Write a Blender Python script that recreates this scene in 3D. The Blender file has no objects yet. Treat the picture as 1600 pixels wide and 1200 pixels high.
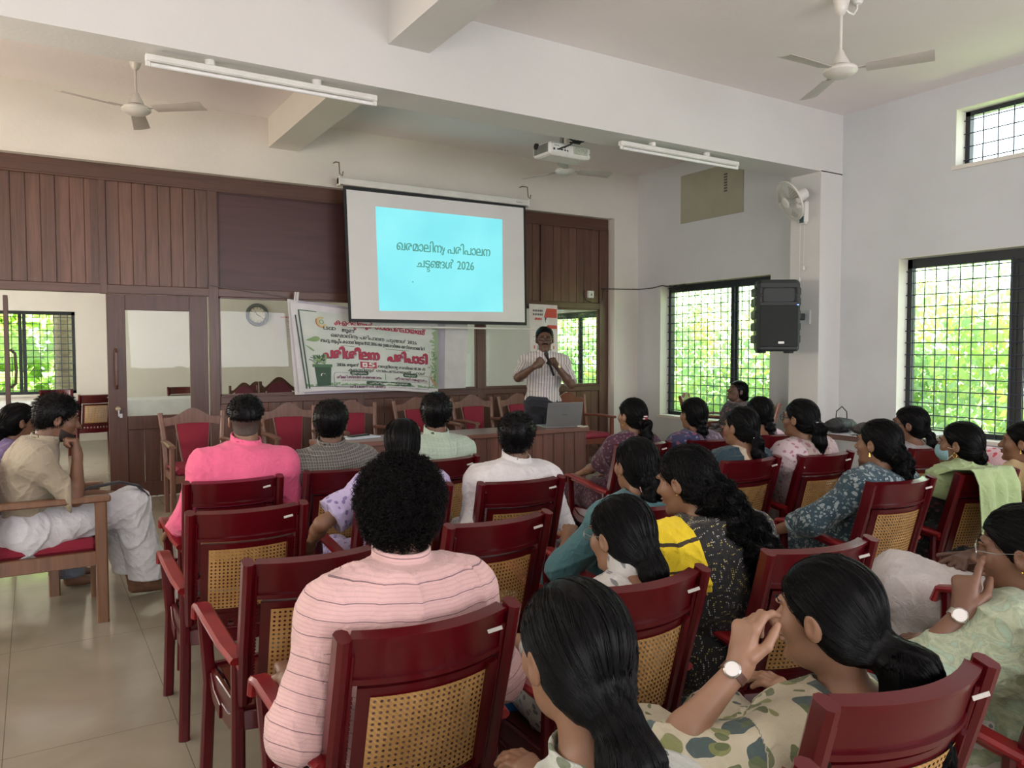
import bpy, bmesh, math, random, time
import numpy as np
from mathutils import Vector, Matrix, Euler
T0 = time.time()
PI = math.pi
sc = bpy.context.scene
COL = sc.collection
R = math.radians
# ---------------------------------------------------------------- camera
CAMH = 1.52
FPX = 1202.8
cam = bpy.data.cameras.new('camera')
cam.sensor_fit = 'HORIZONTAL'
cam.sensor_width = 36.0
cam.lens = FPX / 1600 * 36.0
cam.clip_start = 0.05
cam_o = bpy.data.objects.new('camera', cam)
COL.objects.link(cam_o)
YAW, PITCH, ROLL = R(31.86), R(-2.5), R(-0.115)
_fw = Vector((math.sin(YAW) * math.cos(PITCH), math.cos(YAW) * math.cos(PITCH), math.sin(PITCH)))
_rt = Vector((math.cos(YAW), -math.sin(YAW), 0))
_up = _rt.cross(_fw)
_r2 = _rt * math.cos(ROLL) + _up * math.sin(ROLL)
_u2 = -_rt * math.sin(ROLL) + _up * math.cos(ROLL)
cam_o.matrix_world = Matrix(((_r2.x, _u2.x, -_fw.x, 0), (_r2.y, _u2.y, -_fw.y, 0), (_r2.z, _u2.z, -_fw.z, CAMH), (0, 0, 0, 1)))
sc.camera = cam_o


def ray(px, py):
    return ((px - 800) * _r2 - (py - 600) * _u2 + FPX * _fw) / FPX


def atY(px, py, Y):
    d = ray(px, py)
    return Vector((0, 0, CAMH)) + d * (Y / d.y)


def atX(px, py, X):
    d = ray(px, py)
    return Vector((0, 0, CAMH)) + d * (X / d.x)


def atZ(px, py, Z):
    d = ray(px, py)
    return Vector((0, 0, CAMH)) + d * ((Z - CAMH) / d.z)


# ---------------------------------------------------------------- world, sun, fill lamps, exposure
world = bpy.data.worlds.new('world')
sc.world = world
world.use_nodes = True
_wn = world.node_tree.nodes['Background']
_wn.inputs[0].default_value = (0.86, 0.94, 1.0, 1)
_wn.inputs[1].default_value = 5.5
sun = bpy.data.lights.new('sun', 'SUN')
sun.energy = 75.0
sun.angle = R(2)
sun.color = (1.0, 0.96, 0.86)
sun_o = bpy.data.objects.new('sun', sun)
COL.objects.link(sun_o)
sun_o.rotation_euler = Vector((0.50, 0.42, -0.80)).to_track_quat('-Z', 'Y').to_euler()


def area(name, loc, direction, sx, sy, power, color):
    l = bpy.data.lights.new(name, 'AREA')
    l.shape = 'RECTANGLE'
    l.size = sx
    l.size_y = sy
    l.energy = power
    l.color = color
    o = bpy.data.objects.new(name, l)
    COL.objects.link(o)
    o.location = loc
    o.rotation_euler = Vector(direction).to_track_quat('-Z', 'Y').to_euler()
    return o


# added area lamps standing in for unseen windows behind and left of the viewer
area('window_light', (4.2, -3.35, 1.9), (0, 1, 0.38), 4.4, 1.7, 235, (0.985, 0.97, 1.05))
area('window_light', (-0.6, -3.35, 1.9), (0, 1, 0.38), 2.6, 1.7, 135, (1.0, 0.97, 1.02))
area('window_light', (-2.80, 2.4, 1.9), (1, 0, 0.4), 3.0, 1.6, 90, (1.0, 0.96, 0.92))
area('window_light', (-2.80, 6.4, 1.9), (1, 0, 0.4), 2.6, 1.6, 120, (1.0, 0.87, 0.74))
area('window_light', (-2.80, 11.6, 1.8), (1, 0, 0), 3.0, 1.6, 210, (1.0, 0.97, 0.90))
sc.view_settings.view_transform = 'Standard'
sc.view_settings.look = 'None'
sc.view_settings.gamma = 1.0
sc.view_settings.use_curve_mapping = False
sc.view_settings.exposure = 0.0
try:
    sc.cycles.use_denoising = True
    sc.cycles.max_bounces = 8
    sc.cycles.transparent_max_bounces = 24
    sc.cycles.sample_clamp_indirect = 6.0
    sc.cycles.caustics_reflective = False
    sc.cycles.caustics_refractive = False
except Exception:
    pass

# ---------------------------------------------------------------- material helpers
_mats = {}


def NT(name):
    m = bpy.data.materials.new(name)
    m.use_nodes = True
    nt = m.node_tree
    return m, nt, nt.nodes['Principled BSDF'], nt.nodes['Material Output']


def nd(nt, t, **kw):
    n = nt.nodes.new(t)
    for k, v in kw.items():
        if k.startswith('i_'):
            n.inputs[k[2:]].default_value = v
        elif k[0] == 'i' and k[1:].isdigit():
            n.inputs[int(k[1:])].default_value = v
        else:
            setattr(n, k, v)
    return n


def c4(c):
    return (c[0], c[1], c[2], 1)


def mathn(nt, op, a, b=None):
    n = nt.nodes.new('ShaderNodeMath')
    n.operation = op
    for i, v in enumerate((a, b)):
        if v is None:
            continue
        if isinstance(v, (int, float)):
            n.inputs[i].default_value = v
        else:
            nt.links.new(v, n.inputs[i])
    return n.outputs[0]


def mixc(nt, fac, a, b):
    n = nt.nodes.new('ShaderNodeMix')
    n.data_type = 'RGBA'
    for s, v in ((n.inputs[0], fac), (n.inputs[6], a), (n.inputs[7], b)):
        if isinstance(v, (int, float)):
            s.default_value = v
        elif isinstance(v, tuple):
            s.default_value = c4(v)
        else:
            nt.links.new(v, s)
    return n.outputs[2]


def ramp(nt, fac, stops, interp='LINEAR'):
    n = nt.nodes.new('ShaderNodeValToRGB')
    n.color_ramp.interpolation = interp
    el = n.color_ramp.elements
    while len(el) < len(stops):
        el.new(0.5)
    for e, (p, c) in zip(el, stops):
        e.position = p
        e.color = c4(c) if len(c) == 3 else c
    nt.links.new(fac, n.inputs[0])
    return n.outputs[0]


def bump(nt, h, strength, dist, bs):
    b = nd(nt, 'ShaderNodeBump')
    b.inputs['Strength'].default_value = strength
    b.inputs['Distance'].default_value = dist
    nt.links.new(h, b.inputs['Height'])
    nt.links.new(b.outputs[0], bs.inputs['Normal'])


def mat_plain(name, col, rough=0.5, metal=0.0, coat=0.0, vary=0.06, scale=8.0, bumpy=0.0, bscale=60.0, spec=0.5):
    if name in _mats:
        return _mats[name]
    m, nt, bs, out = NT(name)
    tc = nd(nt, 'ShaderNodeTexCoord')
    no = nd(nt, 'ShaderNodeTexNoise', i_Scale=scale, i_Detail=4.0)
    nt.links.new(tc.outputs['Object'], no.inputs['Vector'])
    a = tuple(max(0, x * (1 - vary)) for x in col)
    b = tuple(min(1, x * (1 + vary)) for x in col)
    nt.links.new(ramp(nt, no.outputs[0], [(0.3, a), (0.7, b)]), bs.inputs['Base Color'])
    bs.inputs['Roughness'].default_value = rough
    bs.inputs['Metallic'].default_value = metal
    bs.inputs['Coat Weight'].default_value = coat
    bs.inputs['Coat Roughness'].default_value = 0.08
    bs.inputs['Specular IOR Level'].default_value = spec
    if bumpy:
        n2 = nd(nt, 'ShaderNodeTexNoise', i_Scale=bscale, i_Detail=5.0)
        nt.links.new(tc.outputs['Object'], n2.inputs['Vector'])
        bump(nt, n2.outputs[0], bumpy, 0.01, bs)
    _mats[name] = m
    return m


def mat_wall(name, col, stain=0.10):
    m, nt, bs, out = NT(name)
    tc = nd(nt, 'ShaderNodeTexCoord')
    n1 = nd(nt, 'ShaderNodeTexNoise', i_Scale=0.9, i_Detail=5.0, i_Roughness=0.6)
    n2 = nd(nt, 'ShaderNodeTexNoise', i_Scale=7.0, i_Detail=6.0, i_Roughness=0.7)
    n3 = nd(nt, 'ShaderNodeTexNoise', i_Scale=2.2, i_Detail=9.0, i_Roughness=0.75)
    for n in (n1, n2, n3):
        nt.links.new(tc.outputs['Object'], n.inputs['Vector'])
    c = ramp(nt, n1.outputs[0], [(0.3, tuple(x * (1 - stain) for x in col)), (0.65, col)])
    f = ramp(nt, n2.outputs[0], [(0.62, (0, 0, 0)), (0.8, (1, 1, 1))])
    c = mixc(nt, mathn(nt, 'MULTIPLY', f, 0.22), c, tuple(x * 0.8 for x in col))
    # small chips where the paint has come off
    f2 = ramp(nt, n3.outputs[0], [(0.745, (0, 0, 0)), (0.755, (1, 1, 1))])
    c = mixc(nt, mathn(nt, 'MULTIPLY', f2, 0.75), c, (0.16, 0.14, 0.11))
    nt.links.new(c, bs.inputs['Base Color'])
    bs.inputs['Roughness'].default_value = 0.72
    n4 = nd(nt, 'ShaderNodeTexNoise', i_Scale=35.0, i_Detail=5.0)
    nt.links.new(tc.outputs['Object'], n4.inputs['Vector'])
    bump(nt, n4.outputs[0], 0.15, 0.01, bs)
    return m


def mat_wood(name, col, dark=0.55, rough=0.42, scale=1.0, board=0.0, axis='Z', coat=0.15):
    if name in _mats:
        return _mats[name]
    m, nt, bs, out = NT(name)
    tc = nd(nt, 'ShaderNodeTexCoord')
    mp = nd(nt, 'ShaderNodeMapping')
    s = {'Z': (14, 14, 1.0), 'X': (1.0, 14, 14), 'Y': (14, 1.0, 14)}[axis]
    mp.inputs['Scale'].default_value = tuple(x * scale for x in s)
    nt.links.new(tc.outputs['Object'], mp.inputs['Vector'])
    n1 = nd(nt, 'ShaderNodeTexNoise', i_Scale=1.6, i_Detail=6.0, i_Distortion=1.2)
    nt.links.new(mp.outputs[0], n1.inputs['Vector'])
    c = ramp(nt, n1.outputs[0], [(0.25, tuple(x * dark for x in col)), (0.75, tuple(x * 1.15 for x in col))])
    if board:
        sx = nd(nt, 'ShaderNodeSeparateXYZ')
        nt.links.new(tc.outputs['Object'], sx.inputs[0])
        fl = mathn(nt, 'FLOOR', mathn(nt, 'DIVIDE', sx.outputs[0], board))
        wn = nd(nt, 'ShaderNodeTexWhiteNoise', noise_dimensions='1D')
        nt.links.new(fl, wn.inputs['W'])
        v = mathn(nt, 'ADD', mathn(nt, 'MULTIPLY', wn.outputs[0], 0.5), 0.75)
        hs = nd(nt, 'ShaderNodeHueSaturation')
        nt.links.new(v, hs.inputs['Value'])
        nt.links.new(c, hs.inputs['Color'])
        c = hs.outputs[0]
    nt.links.new(c, bs.inputs['Base Color'])
    bs.inputs['Roughness'].default_value = rough
    bs.inputs['Coat Weight'].default_value = coat
    bs.inputs['Coat Roughness'].default_value = 0.25
    bump(nt, n1.outputs[0], 0.08, 0.005, bs)
    _mats[name] = m
    return m


def mat_glass(name, tint=(0.93, 0.97, 0.95), gloss=1.0):
    m, nt, bs, out = NT(name)
    nt.nodes.remove(bs)
    tr = nd(nt, 'ShaderNodeBsdfTransparent', i0=c4(tint))
    gl = nd(nt, 'ShaderNodeBsdfGlossy', i1=0.01)
    lw = nd(nt, 'ShaderNodeLayerWeight', i0=0.5)
    fr = mathn(nt, 'ADD', mathn(nt, 'MULTIPLY', mathn(nt, 'POWER', lw.outputs[1], 5.0), 0.9), 0.010)
    mx = nd(nt, 'ShaderNodeMixShader')
    nt.links.new(mathn(nt, 'MULTIPLY', fr, gloss), mx.inputs[0])
    nt.links.new(tr.outputs[0], mx.inputs[1])
    nt.links.new(gl.outputs[0], mx.inputs[2])
    nt.links.new(mx.outputs[0], out.inputs[0])
    return m


def mat_emit(name, col, strength, vary=0.0):
    m, nt, bs, out = NT(name)
    bs.inputs['Base Color'].default_value = c4(tuple(x * 0.3 for x in col))
    bs.inputs['Emission Color'].default_value = c4(col)
    bs.inputs['Emission Strength'].default_value = strength
    bs.inputs['Roughness'].default_value = 0.8
    return m


# ---------------------------------------------------------------- mesh helpers
def mesh_np(name, V, F, mat=None, smooth=True, attr=None, mi=None):
    me = bpy.data.meshes.new(name)
    V = np.asarray(V, np.float32)
    F = np.asarray(F, np.int32)
    n, k = F.shape
    me.vertices.add(len(V))
    me.vertices.foreach_set('co', V.ravel())
    me.loops.add(n * k)
    me.loops.foreach_set('vertex_index', F.ravel())
    me.polygons.add(n)
    me.polygons.foreach_set('loop_start', np.arange(0, n * k, k, dtype=np.int32))
    me.polygons.foreach_set('loop_total', np.full(n, k, np.int32))
    if smooth:
        me.polygons.foreach_set('use_smooth', np.ones(n, bool))
    if attr is not None:
        a = me.attributes.new('pc', 'FLOAT_VECTOR', 'POINT')
        a.data.foreach_set('vector', np.asarray(attr, np.float32).ravel())
    me.update()
    me.validate()
    if mat:
        me.materials.append(mat)
    return me


def link(name, me, parent=None, loc=None, rot=None):
    o = bpy.data.objects.new(name, me)
    COL.objects.link(o)
    if parent:
        o.parent = parent
    if loc is not None:
        o.location = loc
    if rot is not None:
        o.rotation_euler = rot
    return o


class MB:
    """collects shapes; build() links them as one mesh object"""

    def __init__(self):
        self.v = []
        self.f = []
        self.m = []
        self.cm = 0

    def add(self, vs, fs):
        b = len(self.v)
        self.v.extend([tuple(x) for x in vs])
        for f in fs:
            self.f.append([b + i for i in f])
            self.m.append(self.cm)
        return self

    def box(self, c, s, M=None, ch=0.0):
        """chamfered box"""
        hx, hy, hz = s[0] / 2, s[1] / 2, s[2] / 2
        if ch <= 0:
            vs = [(x * hx, y * hy, z * hz) for x in (-1, 1) for y in (-1, 1) for z in (-1, 1)]
            fs = [(0, 1, 3, 2), (4, 6, 7, 5), (0, 4, 5, 1), (2, 3, 7, 6), (0, 2, 6, 4), (1, 5, 7, 3)]
        else:
            ch = min(ch, hx * .9, hy * .9, hz * .9)
            vs = []
            idx = {}
            for sx in (-1, 1):
                for sy in (-1, 1):
                    for sz in (-1, 1):
                        for a in range(3):
                            p = [sx * (hx - ch), sy * (hy - ch), sz * (hz - ch)]
                            p[a] = (sx * hx, sy * hy, sz * hz)[a]
                            idx[(sx, sy, sz, a)] = len(vs)
                            vs.append(tuple(p))
            fs = []
            for a in range(3):
                b, c_ = (a + 1) % 3, (a + 2) % 3
                for s_ in (-1, 1):
                    q = []
                    for u, w in ((-1, -1), (1, -1), (1, 1), (-1, 1)):
                        k = [0, 0, 0]
                        k[a] = s_
                        k[b] = u
                        k[c_] = w
                        q.append(idx[(k[0], k[1], k[2], a)])
                    fs.append(q if s_ > 0 else q[::-1])
                for s1 in (-1, 1):
                    for s2 in (-1, 1):
                        k1 = [0, 0, 0]
                        k2 = [0, 0, 0]
                        k1[a] = -1
                        k2[a] = 1
                        k1[b] = k2[b] = s1
                        k1[c_] = k2[c_] = s2
                        q = [idx[(*k1, b)], idx[(*k2, b)], idx[(*k2, c_)], idx[(*k1, c_)]]
                        fs.append(q if s1 * s2 < 0 else q[::-1])
            for sx in (-1, 1):
                for sy in (-1, 1):
                    for sz in (-1, 1):
                        q = [idx[(sx, sy, sz, a)] for a in range(3)]
                        fs.append(q if sx * sy * sz > 0 else q[::-1])
        out = []
        for p in vs:
            p = Vector(p)
            if M is not None:
                p = M @ p
            out.append((p.x + c[0], p.y + c[1], p.z + c[2]))
        return self.add(out, fs)

    def box2(self, a, b, ch=0.0):
        return self.box(((a[0] + b[0]) / 2, (a[1] + b[1]) / 2, (a[2] + b[2]) / 2), (abs(b[0] - a[0]), abs(b[1] - a[1]), abs(b[2] - a[2])), None, ch)

    def tube(self, pts, rad, n=10, sec=None, cap=True, up=None):
        """sweep of a round (or given) section along pts; rad number or list; sec: list of 2d points scaled by rad"""
        pts = [Vector(p) for p in pts]
        N = len(pts)
        if not isinstance(rad, (list, tuple)):
            rad = [rad] * N
        if sec is None:
            sec = [(math.cos(2 * PI * i / n), math.sin(2 * PI * i / n)) for i in range(n)]
        n = len(sec)
        u = None
        vs = []
        for i in range(N):
            t = (pts[min(i + 1, N - 1)] - pts[max(i - 1, 0)]).normalized()
            if u is None:
                u = Vector(up) if up else (Vector((0, 0, 1)) if abs(t.z) < 0.9 else Vector((1, 0, 0)))
            if up:
                u = Vector(up)
            u = (u - t * u.dot(t)).normalized()
            w = t.cross(u)
            for a, b in sec:
                vs.append(pts[i] + u * (a * rad[i]) + w * (b * rad[i]))
        fs = []
        for i in range(N - 1):
            for j in range(n):
                k = (j + 1) % n
                fs.append((i * n + j, i * n + k, (i + 1) * n + k, (i + 1) * n + j))
        if cap:
            fs.append(tuple(range(n))[::-1])
            fs.append(tuple((N - 1) * n + j for j in range(n)))
        return self.add(vs, fs)

    def bar(self, pts, w, h, up=(0, 0, 1), ch=0.2):
        """rectangular bar with eased edges swept along pts: w across, h along up"""
        a, b = h / 2, w / 2
        c = min(a, b) * 2 * ch
        sec = [(a, b - c), (a - c, b), (-a + c, b), (-a, b - c), (-a, -b + c), (-a + c, -b), (a - c, -b), (a, -b + c)]
        return self.tube(pts, 1.0, sec=sec, up=up)

    def lathe(self, prof, n=24, M=None, loc=(0, 0, 0)):
        vs = []
        for r, z in prof:
            for j in range(n):
                p = Vector((r * math.cos(2 * PI * j / n), r * math.sin(2 * PI * j / n), z))
                if M is not None:
                    p = M @ p
                vs.append(p + Vector(loc))
        fs = []
        for i in range(len(prof) - 1):
            for j in range(n):
                k = (j + 1) % n
                fs.append((i * n + j, i * n + k, (i + 1) * n + k, (i + 1) * n + j))
        fs.append(tuple(range(n))[::-1])
        fs.append(tuple((len(prof) - 1) * n + j for j in range(n)))
        return self.add(vs, fs)

    def prism(self, poly, y0, y1, M=None, loc=(0, 0, 0)):
        """polygon in xz, extruded along y"""
        n = len(poly)
        vs = [Vector((x, y0, z)) for x, z in poly] + [Vector((x, y1, z)) for x, z in poly]
        if M is not None:
            vs = [M @ p for p in vs]
        vs = [p + Vector(loc) for p in vs]
        fs = [tuple(range(n)), tuple(range(n, 2 * n))[::-1]]
        for i in range(n):
            k = (i + 1) % n
            fs.append((i, i + n, k + n, k))
        return self.add(vs, fs)

    def sheet(self, fn, nu, nv, th=0.0):
        """grid surface fn(u,v)->Vector; with thickness th along normal"""
        P = [[Vector(fn(i / nu, j / nv)) for j in range(nv + 1)] for i in range(nu + 1)]
        vs = []
        lay = (0, 1) if th else (0,)
        for L in lay:
            for i in range(nu + 1):
                for j in range(nv + 1):
                    p = P[i][j]
                    if L:
                        du = P[min(i + 1, nu)][j] - P[max(i - 1, 0)][j]
                        dv = P[i][min(j + 1, nv)] - P[i][max(j - 1, 0)]
                        nrm = du.cross(dv)
                        nrm = nrm.normalized() if nrm.length > 1e-9 else Vector((0, 0, 1))
                        p = p - nrm * th
                    vs.append(p)
        W = nv + 1
        K = (nu + 1) * W
        fs = []
        for i in range(nu):
            for j in range(nv):
                a, b, c_, d = i * W + j, (i + 1) * W + j, (i + 1) * W + j + 1, i * W + j + 1
                fs.append((a, b, c_, d))
                if th:
                    fs.append((d + K, c_ + K, b + K, a + K))
        if th:
            for i in range(nu):
                a, b = i * W, (i + 1) * W
                fs.append((b, a, a + K, b + K))
                a, b = i * W + nv, (i + 1) * W + nv
                fs.append((a, b, b + K, a + K))
            for j in range(nv):
                a, b = j, j + 1
                fs.append((a, b, b + K, a + K))
                a, b = nu * W + j, nu * W + j + 1
                fs.append((b, a, a + K, b + K))
        return self.add(vs, fs)

    def mesh(self, name, mats, smooth=False):
        me = bpy.data.meshes.new(name)
        me.from_pydata(self.v, [], self.f)
        if not isinstance(mats, (list, tuple)):
            mats = [mats]
        for m in mats:
            me.materials.append(m)
        me.polygons.foreach_set('material_index', self.m)
        if smooth:
            me.polygons.foreach_set('use_smooth', [True] * len(self.f))
            bm = bmesh.new()
            bm.from_mesh(me)
            bmesh.ops.recalc_face_normals(bm, faces=bm.faces)
            for e in bm.edges:
                if len(e.link_faces) == 2 and e.calc_face_angle(0) > R(38):
                    e.smooth = False
            bm.to_mesh(me)
            bm.free()
        else:
            bm = bmesh.new()
            bm.from_mesh(me)
            bmesh.ops.recalc_face_normals(bm, faces=bm.faces)
            bm.to_mesh(me)
            bm.free()
        me.update()
        return me

    def build(self, name, mats, parent=None, smooth=False, loc=None, rot=None):
        return link(name, self.mesh(name, mats, smooth), parent, loc, rot)


def tag(o, label=None, cat=None, group=None, kind=None):
    if label:
        o['label'] = label
    if cat:
        o['category'] = cat
    if group:
        o['group'] = group
    if kind:
        o['kind'] = kind
    return o


def empty(name, loc=(0, 0, 0), rz=0.0, label=None, cat=None, group=None, kind=None):
    o = bpy.data.objects.new(name, None)
    COL.objects.link(o)
    o.location = loc
    o.rotation_euler = (0, 0, rz)
    o.empty_display_size = 0.1
    return tag(o, label, cat, group, kind)


def copy_tree(o, parent=None):
    c = o.copy()
    COL.objects.link(c)
    c.parent = parent
    for ch in list(o.children):
        copy_tree(ch, c)
    return c


def RZ(a):
    return Matrix.Rotation(a, 3, 'Z')


def arc(c, r, a0, a1, n, f):
    return [f(c, r, a0 + (a1 - a0) * i / n) for i in range(n + 1)]
# ================================================================ the setting
XW, YP, ZC = 7.54, 8.80, 4.06          # right wall plane, partition plane, ceiling
XL, YB, YF = -3.0, -3.6, 14.9          # left wall, wall behind the viewer, far wall of the room behind the partition
M_wall = mat_wall('painted_plaster', (0.66, 0.68, 0.68))  # right wall's backlit shade painted in as a darker grey than the beam
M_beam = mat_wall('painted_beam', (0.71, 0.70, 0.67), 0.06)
M_wallw = mat_wall('painted_plaster_cream', (0.78, 0.74, 0.66))
M_ceil = mat_wall('ceiling_paint', (0.90, 0.83, 0.81), 0.05)
M_black = mat_plain('window_frame_paint', (0.018, 0.022, 0.026), 0.45)
M_bar = mat_plain('grille_paint', (0.02, 0.025, 0.05), 0.5)
M_jamb = mat_wall('jamb_plaster', (0.80, 0.76, 0.68), 0.15)
M_glass = mat_glass('window_glass')
M_pglass = mat_glass('partition_glass', (0.95, 0.97, 0.95), 1.3)
W_board = mat_wood('board_wood', (0.150, 0.070, 0.046), 0.6, 0.40, 1.0, 0.128)
W_frame = mat_wood('frame_wood', (0.115, 0.052, 0.035), 0.65, 0.38)
W_rail = mat_wood('rail_wood', (0.115, 0.052, 0.035), 0.65, 0.38, 1.0, 0.0, 'X')
W_flat = mat_wood('flush_panel_wood', (0.075, 0.030, 0.027), 0.8, 0.45, 0.6, 0.0, 'X')
W_door = mat_wood('door_wood', (0.085, 0.034, 0.022), 0.7, 0.4)

# floor tiles
m, nt, bs, out = NT('polished_floor_tiles')
tc = nd(nt, 'ShaderNodeTexCoord')
mp = nd(nt, 'ShaderNodeMapping')
mp.inputs['Location'].default_value = (-0.465, -3.385, 0)
nt.links.new(tc.outputs['Object'], mp.inputs['Vector'])
sx = nd(nt, 'ShaderNodeSeparateXYZ')
nt.links.new(mp.outputs[0], sx.inputs[0])


def _line(sock, step, w):
    f = mathn(nt, 'FRACT', mathn(nt, 'DIVIDE', sock, step))
    d = mathn(nt, 'ABSOLUTE', mathn(nt, 'SUBTRACT', f, 0.5))
    return mathn(nt, 'GREATER_THAN', d, 0.5 - w / step)


g = mathn(nt, 'MAXIMUM', _line(sx.outputs[0], 0.6, 0.0016), _line(sx.outputs[1], 1.2, 0.0016))
n1 = nd(nt, 'ShaderNodeTexNoise', i_Scale=1.3, i_Detail=7.0, i_Distortion=1.5)
nt.links.new(mp.outputs[0], n1.inputs['Vector'])
c = ramp(nt, n1.outputs[0], [(0.25, (0.25, 0.22, 0.16)), (0.6, (0.33, 0.295, 0.225)), (0.8, (0.37, 0.335, 0.26))])
nt.links.new(mixc(nt, mathn(nt, 'MULTIPLY', g, 0.75), c, (0.10, 0.08, 0.06)), bs.inputs['Base Color'])
n2 = nd(nt, 'ShaderNodeTexNoise', i_Scale=3.0, i_Detail=5.0)
nt.links.new(mp.outputs[0], n2.inputs['Vector'])
nt.links.new(mathn(nt, 'ADD', mathn(nt, 'MULTIPLY', n2.outputs[0], 0.14), 0.05), bs.inputs['Roughness'])
M_floor = m


def struct(o):
    o['kind'] = 'structure'
    return o


struct(MB().box2((XL - 0.2, YB - 0.2, -0.12), (XW + 0.25, YF + 0.2, 0.0)).build('floor', M_floor))
struct(MB().box2((XL - 0.2, YB - 0.2, ZC), (XW + 0.45, YF + 0.2, ZC + 0.15)).build('ceiling', M_ceil))


def wall_holes(u0, u1, z0, z1, holes, place):
    """boxes filling the wall rectangle around the holes (u0,u1,z0,z1)"""
    us = sorted(set([u0, u1] + [h[0] for h in holes] + [h[1] for h in holes]))
    zs = sorted(set([z0, z1] + [h[2] for h in holes] + [h[3] for h in holes]))
    mb = MB()
    for a, b in zip(us, us[1:]):
        run = None
        for c_, d in zip(zs, zs[1:]):
            inside = any(h[0] <= (a + b) / 2 <= h[1] and h[2] <= (c_ + d) / 2 <= h[3] for h in holes)
            if inside:
                if run:
                    place(mb, a, b, *run)
                run = None
            else:
                run = (run[0], d) if run else (c_, d)
        if run:
            place(mb, a, b, *run)
    return mb


W1 = (2.70, 4.64, 0.66, 2.452)
WV = (3.00, 4.09, 3.265, 3.81)
W2 = (6.24, 8.16, 0.60, 2.43)
W3 = (9.55, 11.2, 0.85, 2.15)
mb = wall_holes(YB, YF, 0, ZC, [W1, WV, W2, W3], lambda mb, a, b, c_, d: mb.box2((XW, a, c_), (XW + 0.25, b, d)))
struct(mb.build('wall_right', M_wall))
struct(MB().box2((XL - 0.2, YB, 0), (XL, YF, ZC)).build('wall_left', M_wallw))
struct(MB().box2((XL, YB - 0.2, 0), (XW, YB, ZC)).build('wall_rear', M_wallw))
W4 = (-1.0, 0.62, 0.80, 2.19)
W5 = (6.15, 7.2, 0.85, 2.19)
mb = wall_holes(XL, XW, 0, ZC, [W4, W5], lambda mb, a, b, c_, d: mb.box2((a, YF, c_), (b, YF + 0.22, d)))
struct(mb.build('wall_far', M_wallw))
# plaster above and right of the wooden partition
mb = wall_holes(XL, XW, 0, ZC, [(XL - 0.1, 7.10, -0.1, 3.395)], lambda mb, a, b, c_, d: mb.box2((a, YP - 0.16, c_), (b, YP + 0.12, d)))
struct(mb.build('wall_back', M_wallw))
mb = MB()
mb.box2((XL, YP - 0.175, 3.385), (6.99, YP - 0.16, 3.40))
struct(mb.build('trim_1', M_wallw))
# beams and pilaster
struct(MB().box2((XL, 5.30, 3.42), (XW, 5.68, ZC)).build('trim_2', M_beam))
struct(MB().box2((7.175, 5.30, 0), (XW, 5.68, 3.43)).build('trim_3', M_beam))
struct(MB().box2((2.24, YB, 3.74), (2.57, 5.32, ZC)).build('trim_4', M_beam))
struct(MB().box2((2.24, 5.66, 3.74), (2.57, YP - 0.15, ZC)).build('trim_5', M_wallw))
# jamb linings: white edges of the openings
def lining(name, w, right=True):
    mb = MB()
    t = 0.006
    a, b, z0, z1 = w
    if right:
        mb.box2((XW - 0.002, a, z0), (XW + 0.25, a + t, z1))
        mb.box2((XW - 0.002, b - t, z0), (XW + 0.25, b, z1))
        mb.box2((XW - 0.002, a, z1 - t), (XW + 0.25, b, z1))
        mb.box2((XW - 0.025, a - 0.02, z0 - 0.03), (XW + 0.25, b + 0.02, z0 + t))
    else:
        mb.box2((a, YF - 0.002, z0), (a + t, YF + 0.22, z1))
        mb.box2((b - t, YF - 0.002, z0), (b, YF + 0.22, z1))
        mb.box2((a, YF - 0.002, z1 - t), (b, YF + 0.22, z1))
        mb.box2((a - 0.02, YF - 0.03, z0 - 0.03), (b + 0.02, YF + 0.22, z0 + t))
    return struct(mb.build(name, M_jamb))


lining('trim_6', W1)
lining('trim_7', WV)
lining('trim_8', W2)
lining('trim_9', W3)
lining('trim_10', W4, False)
lining('trim_11', W5, False)


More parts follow.
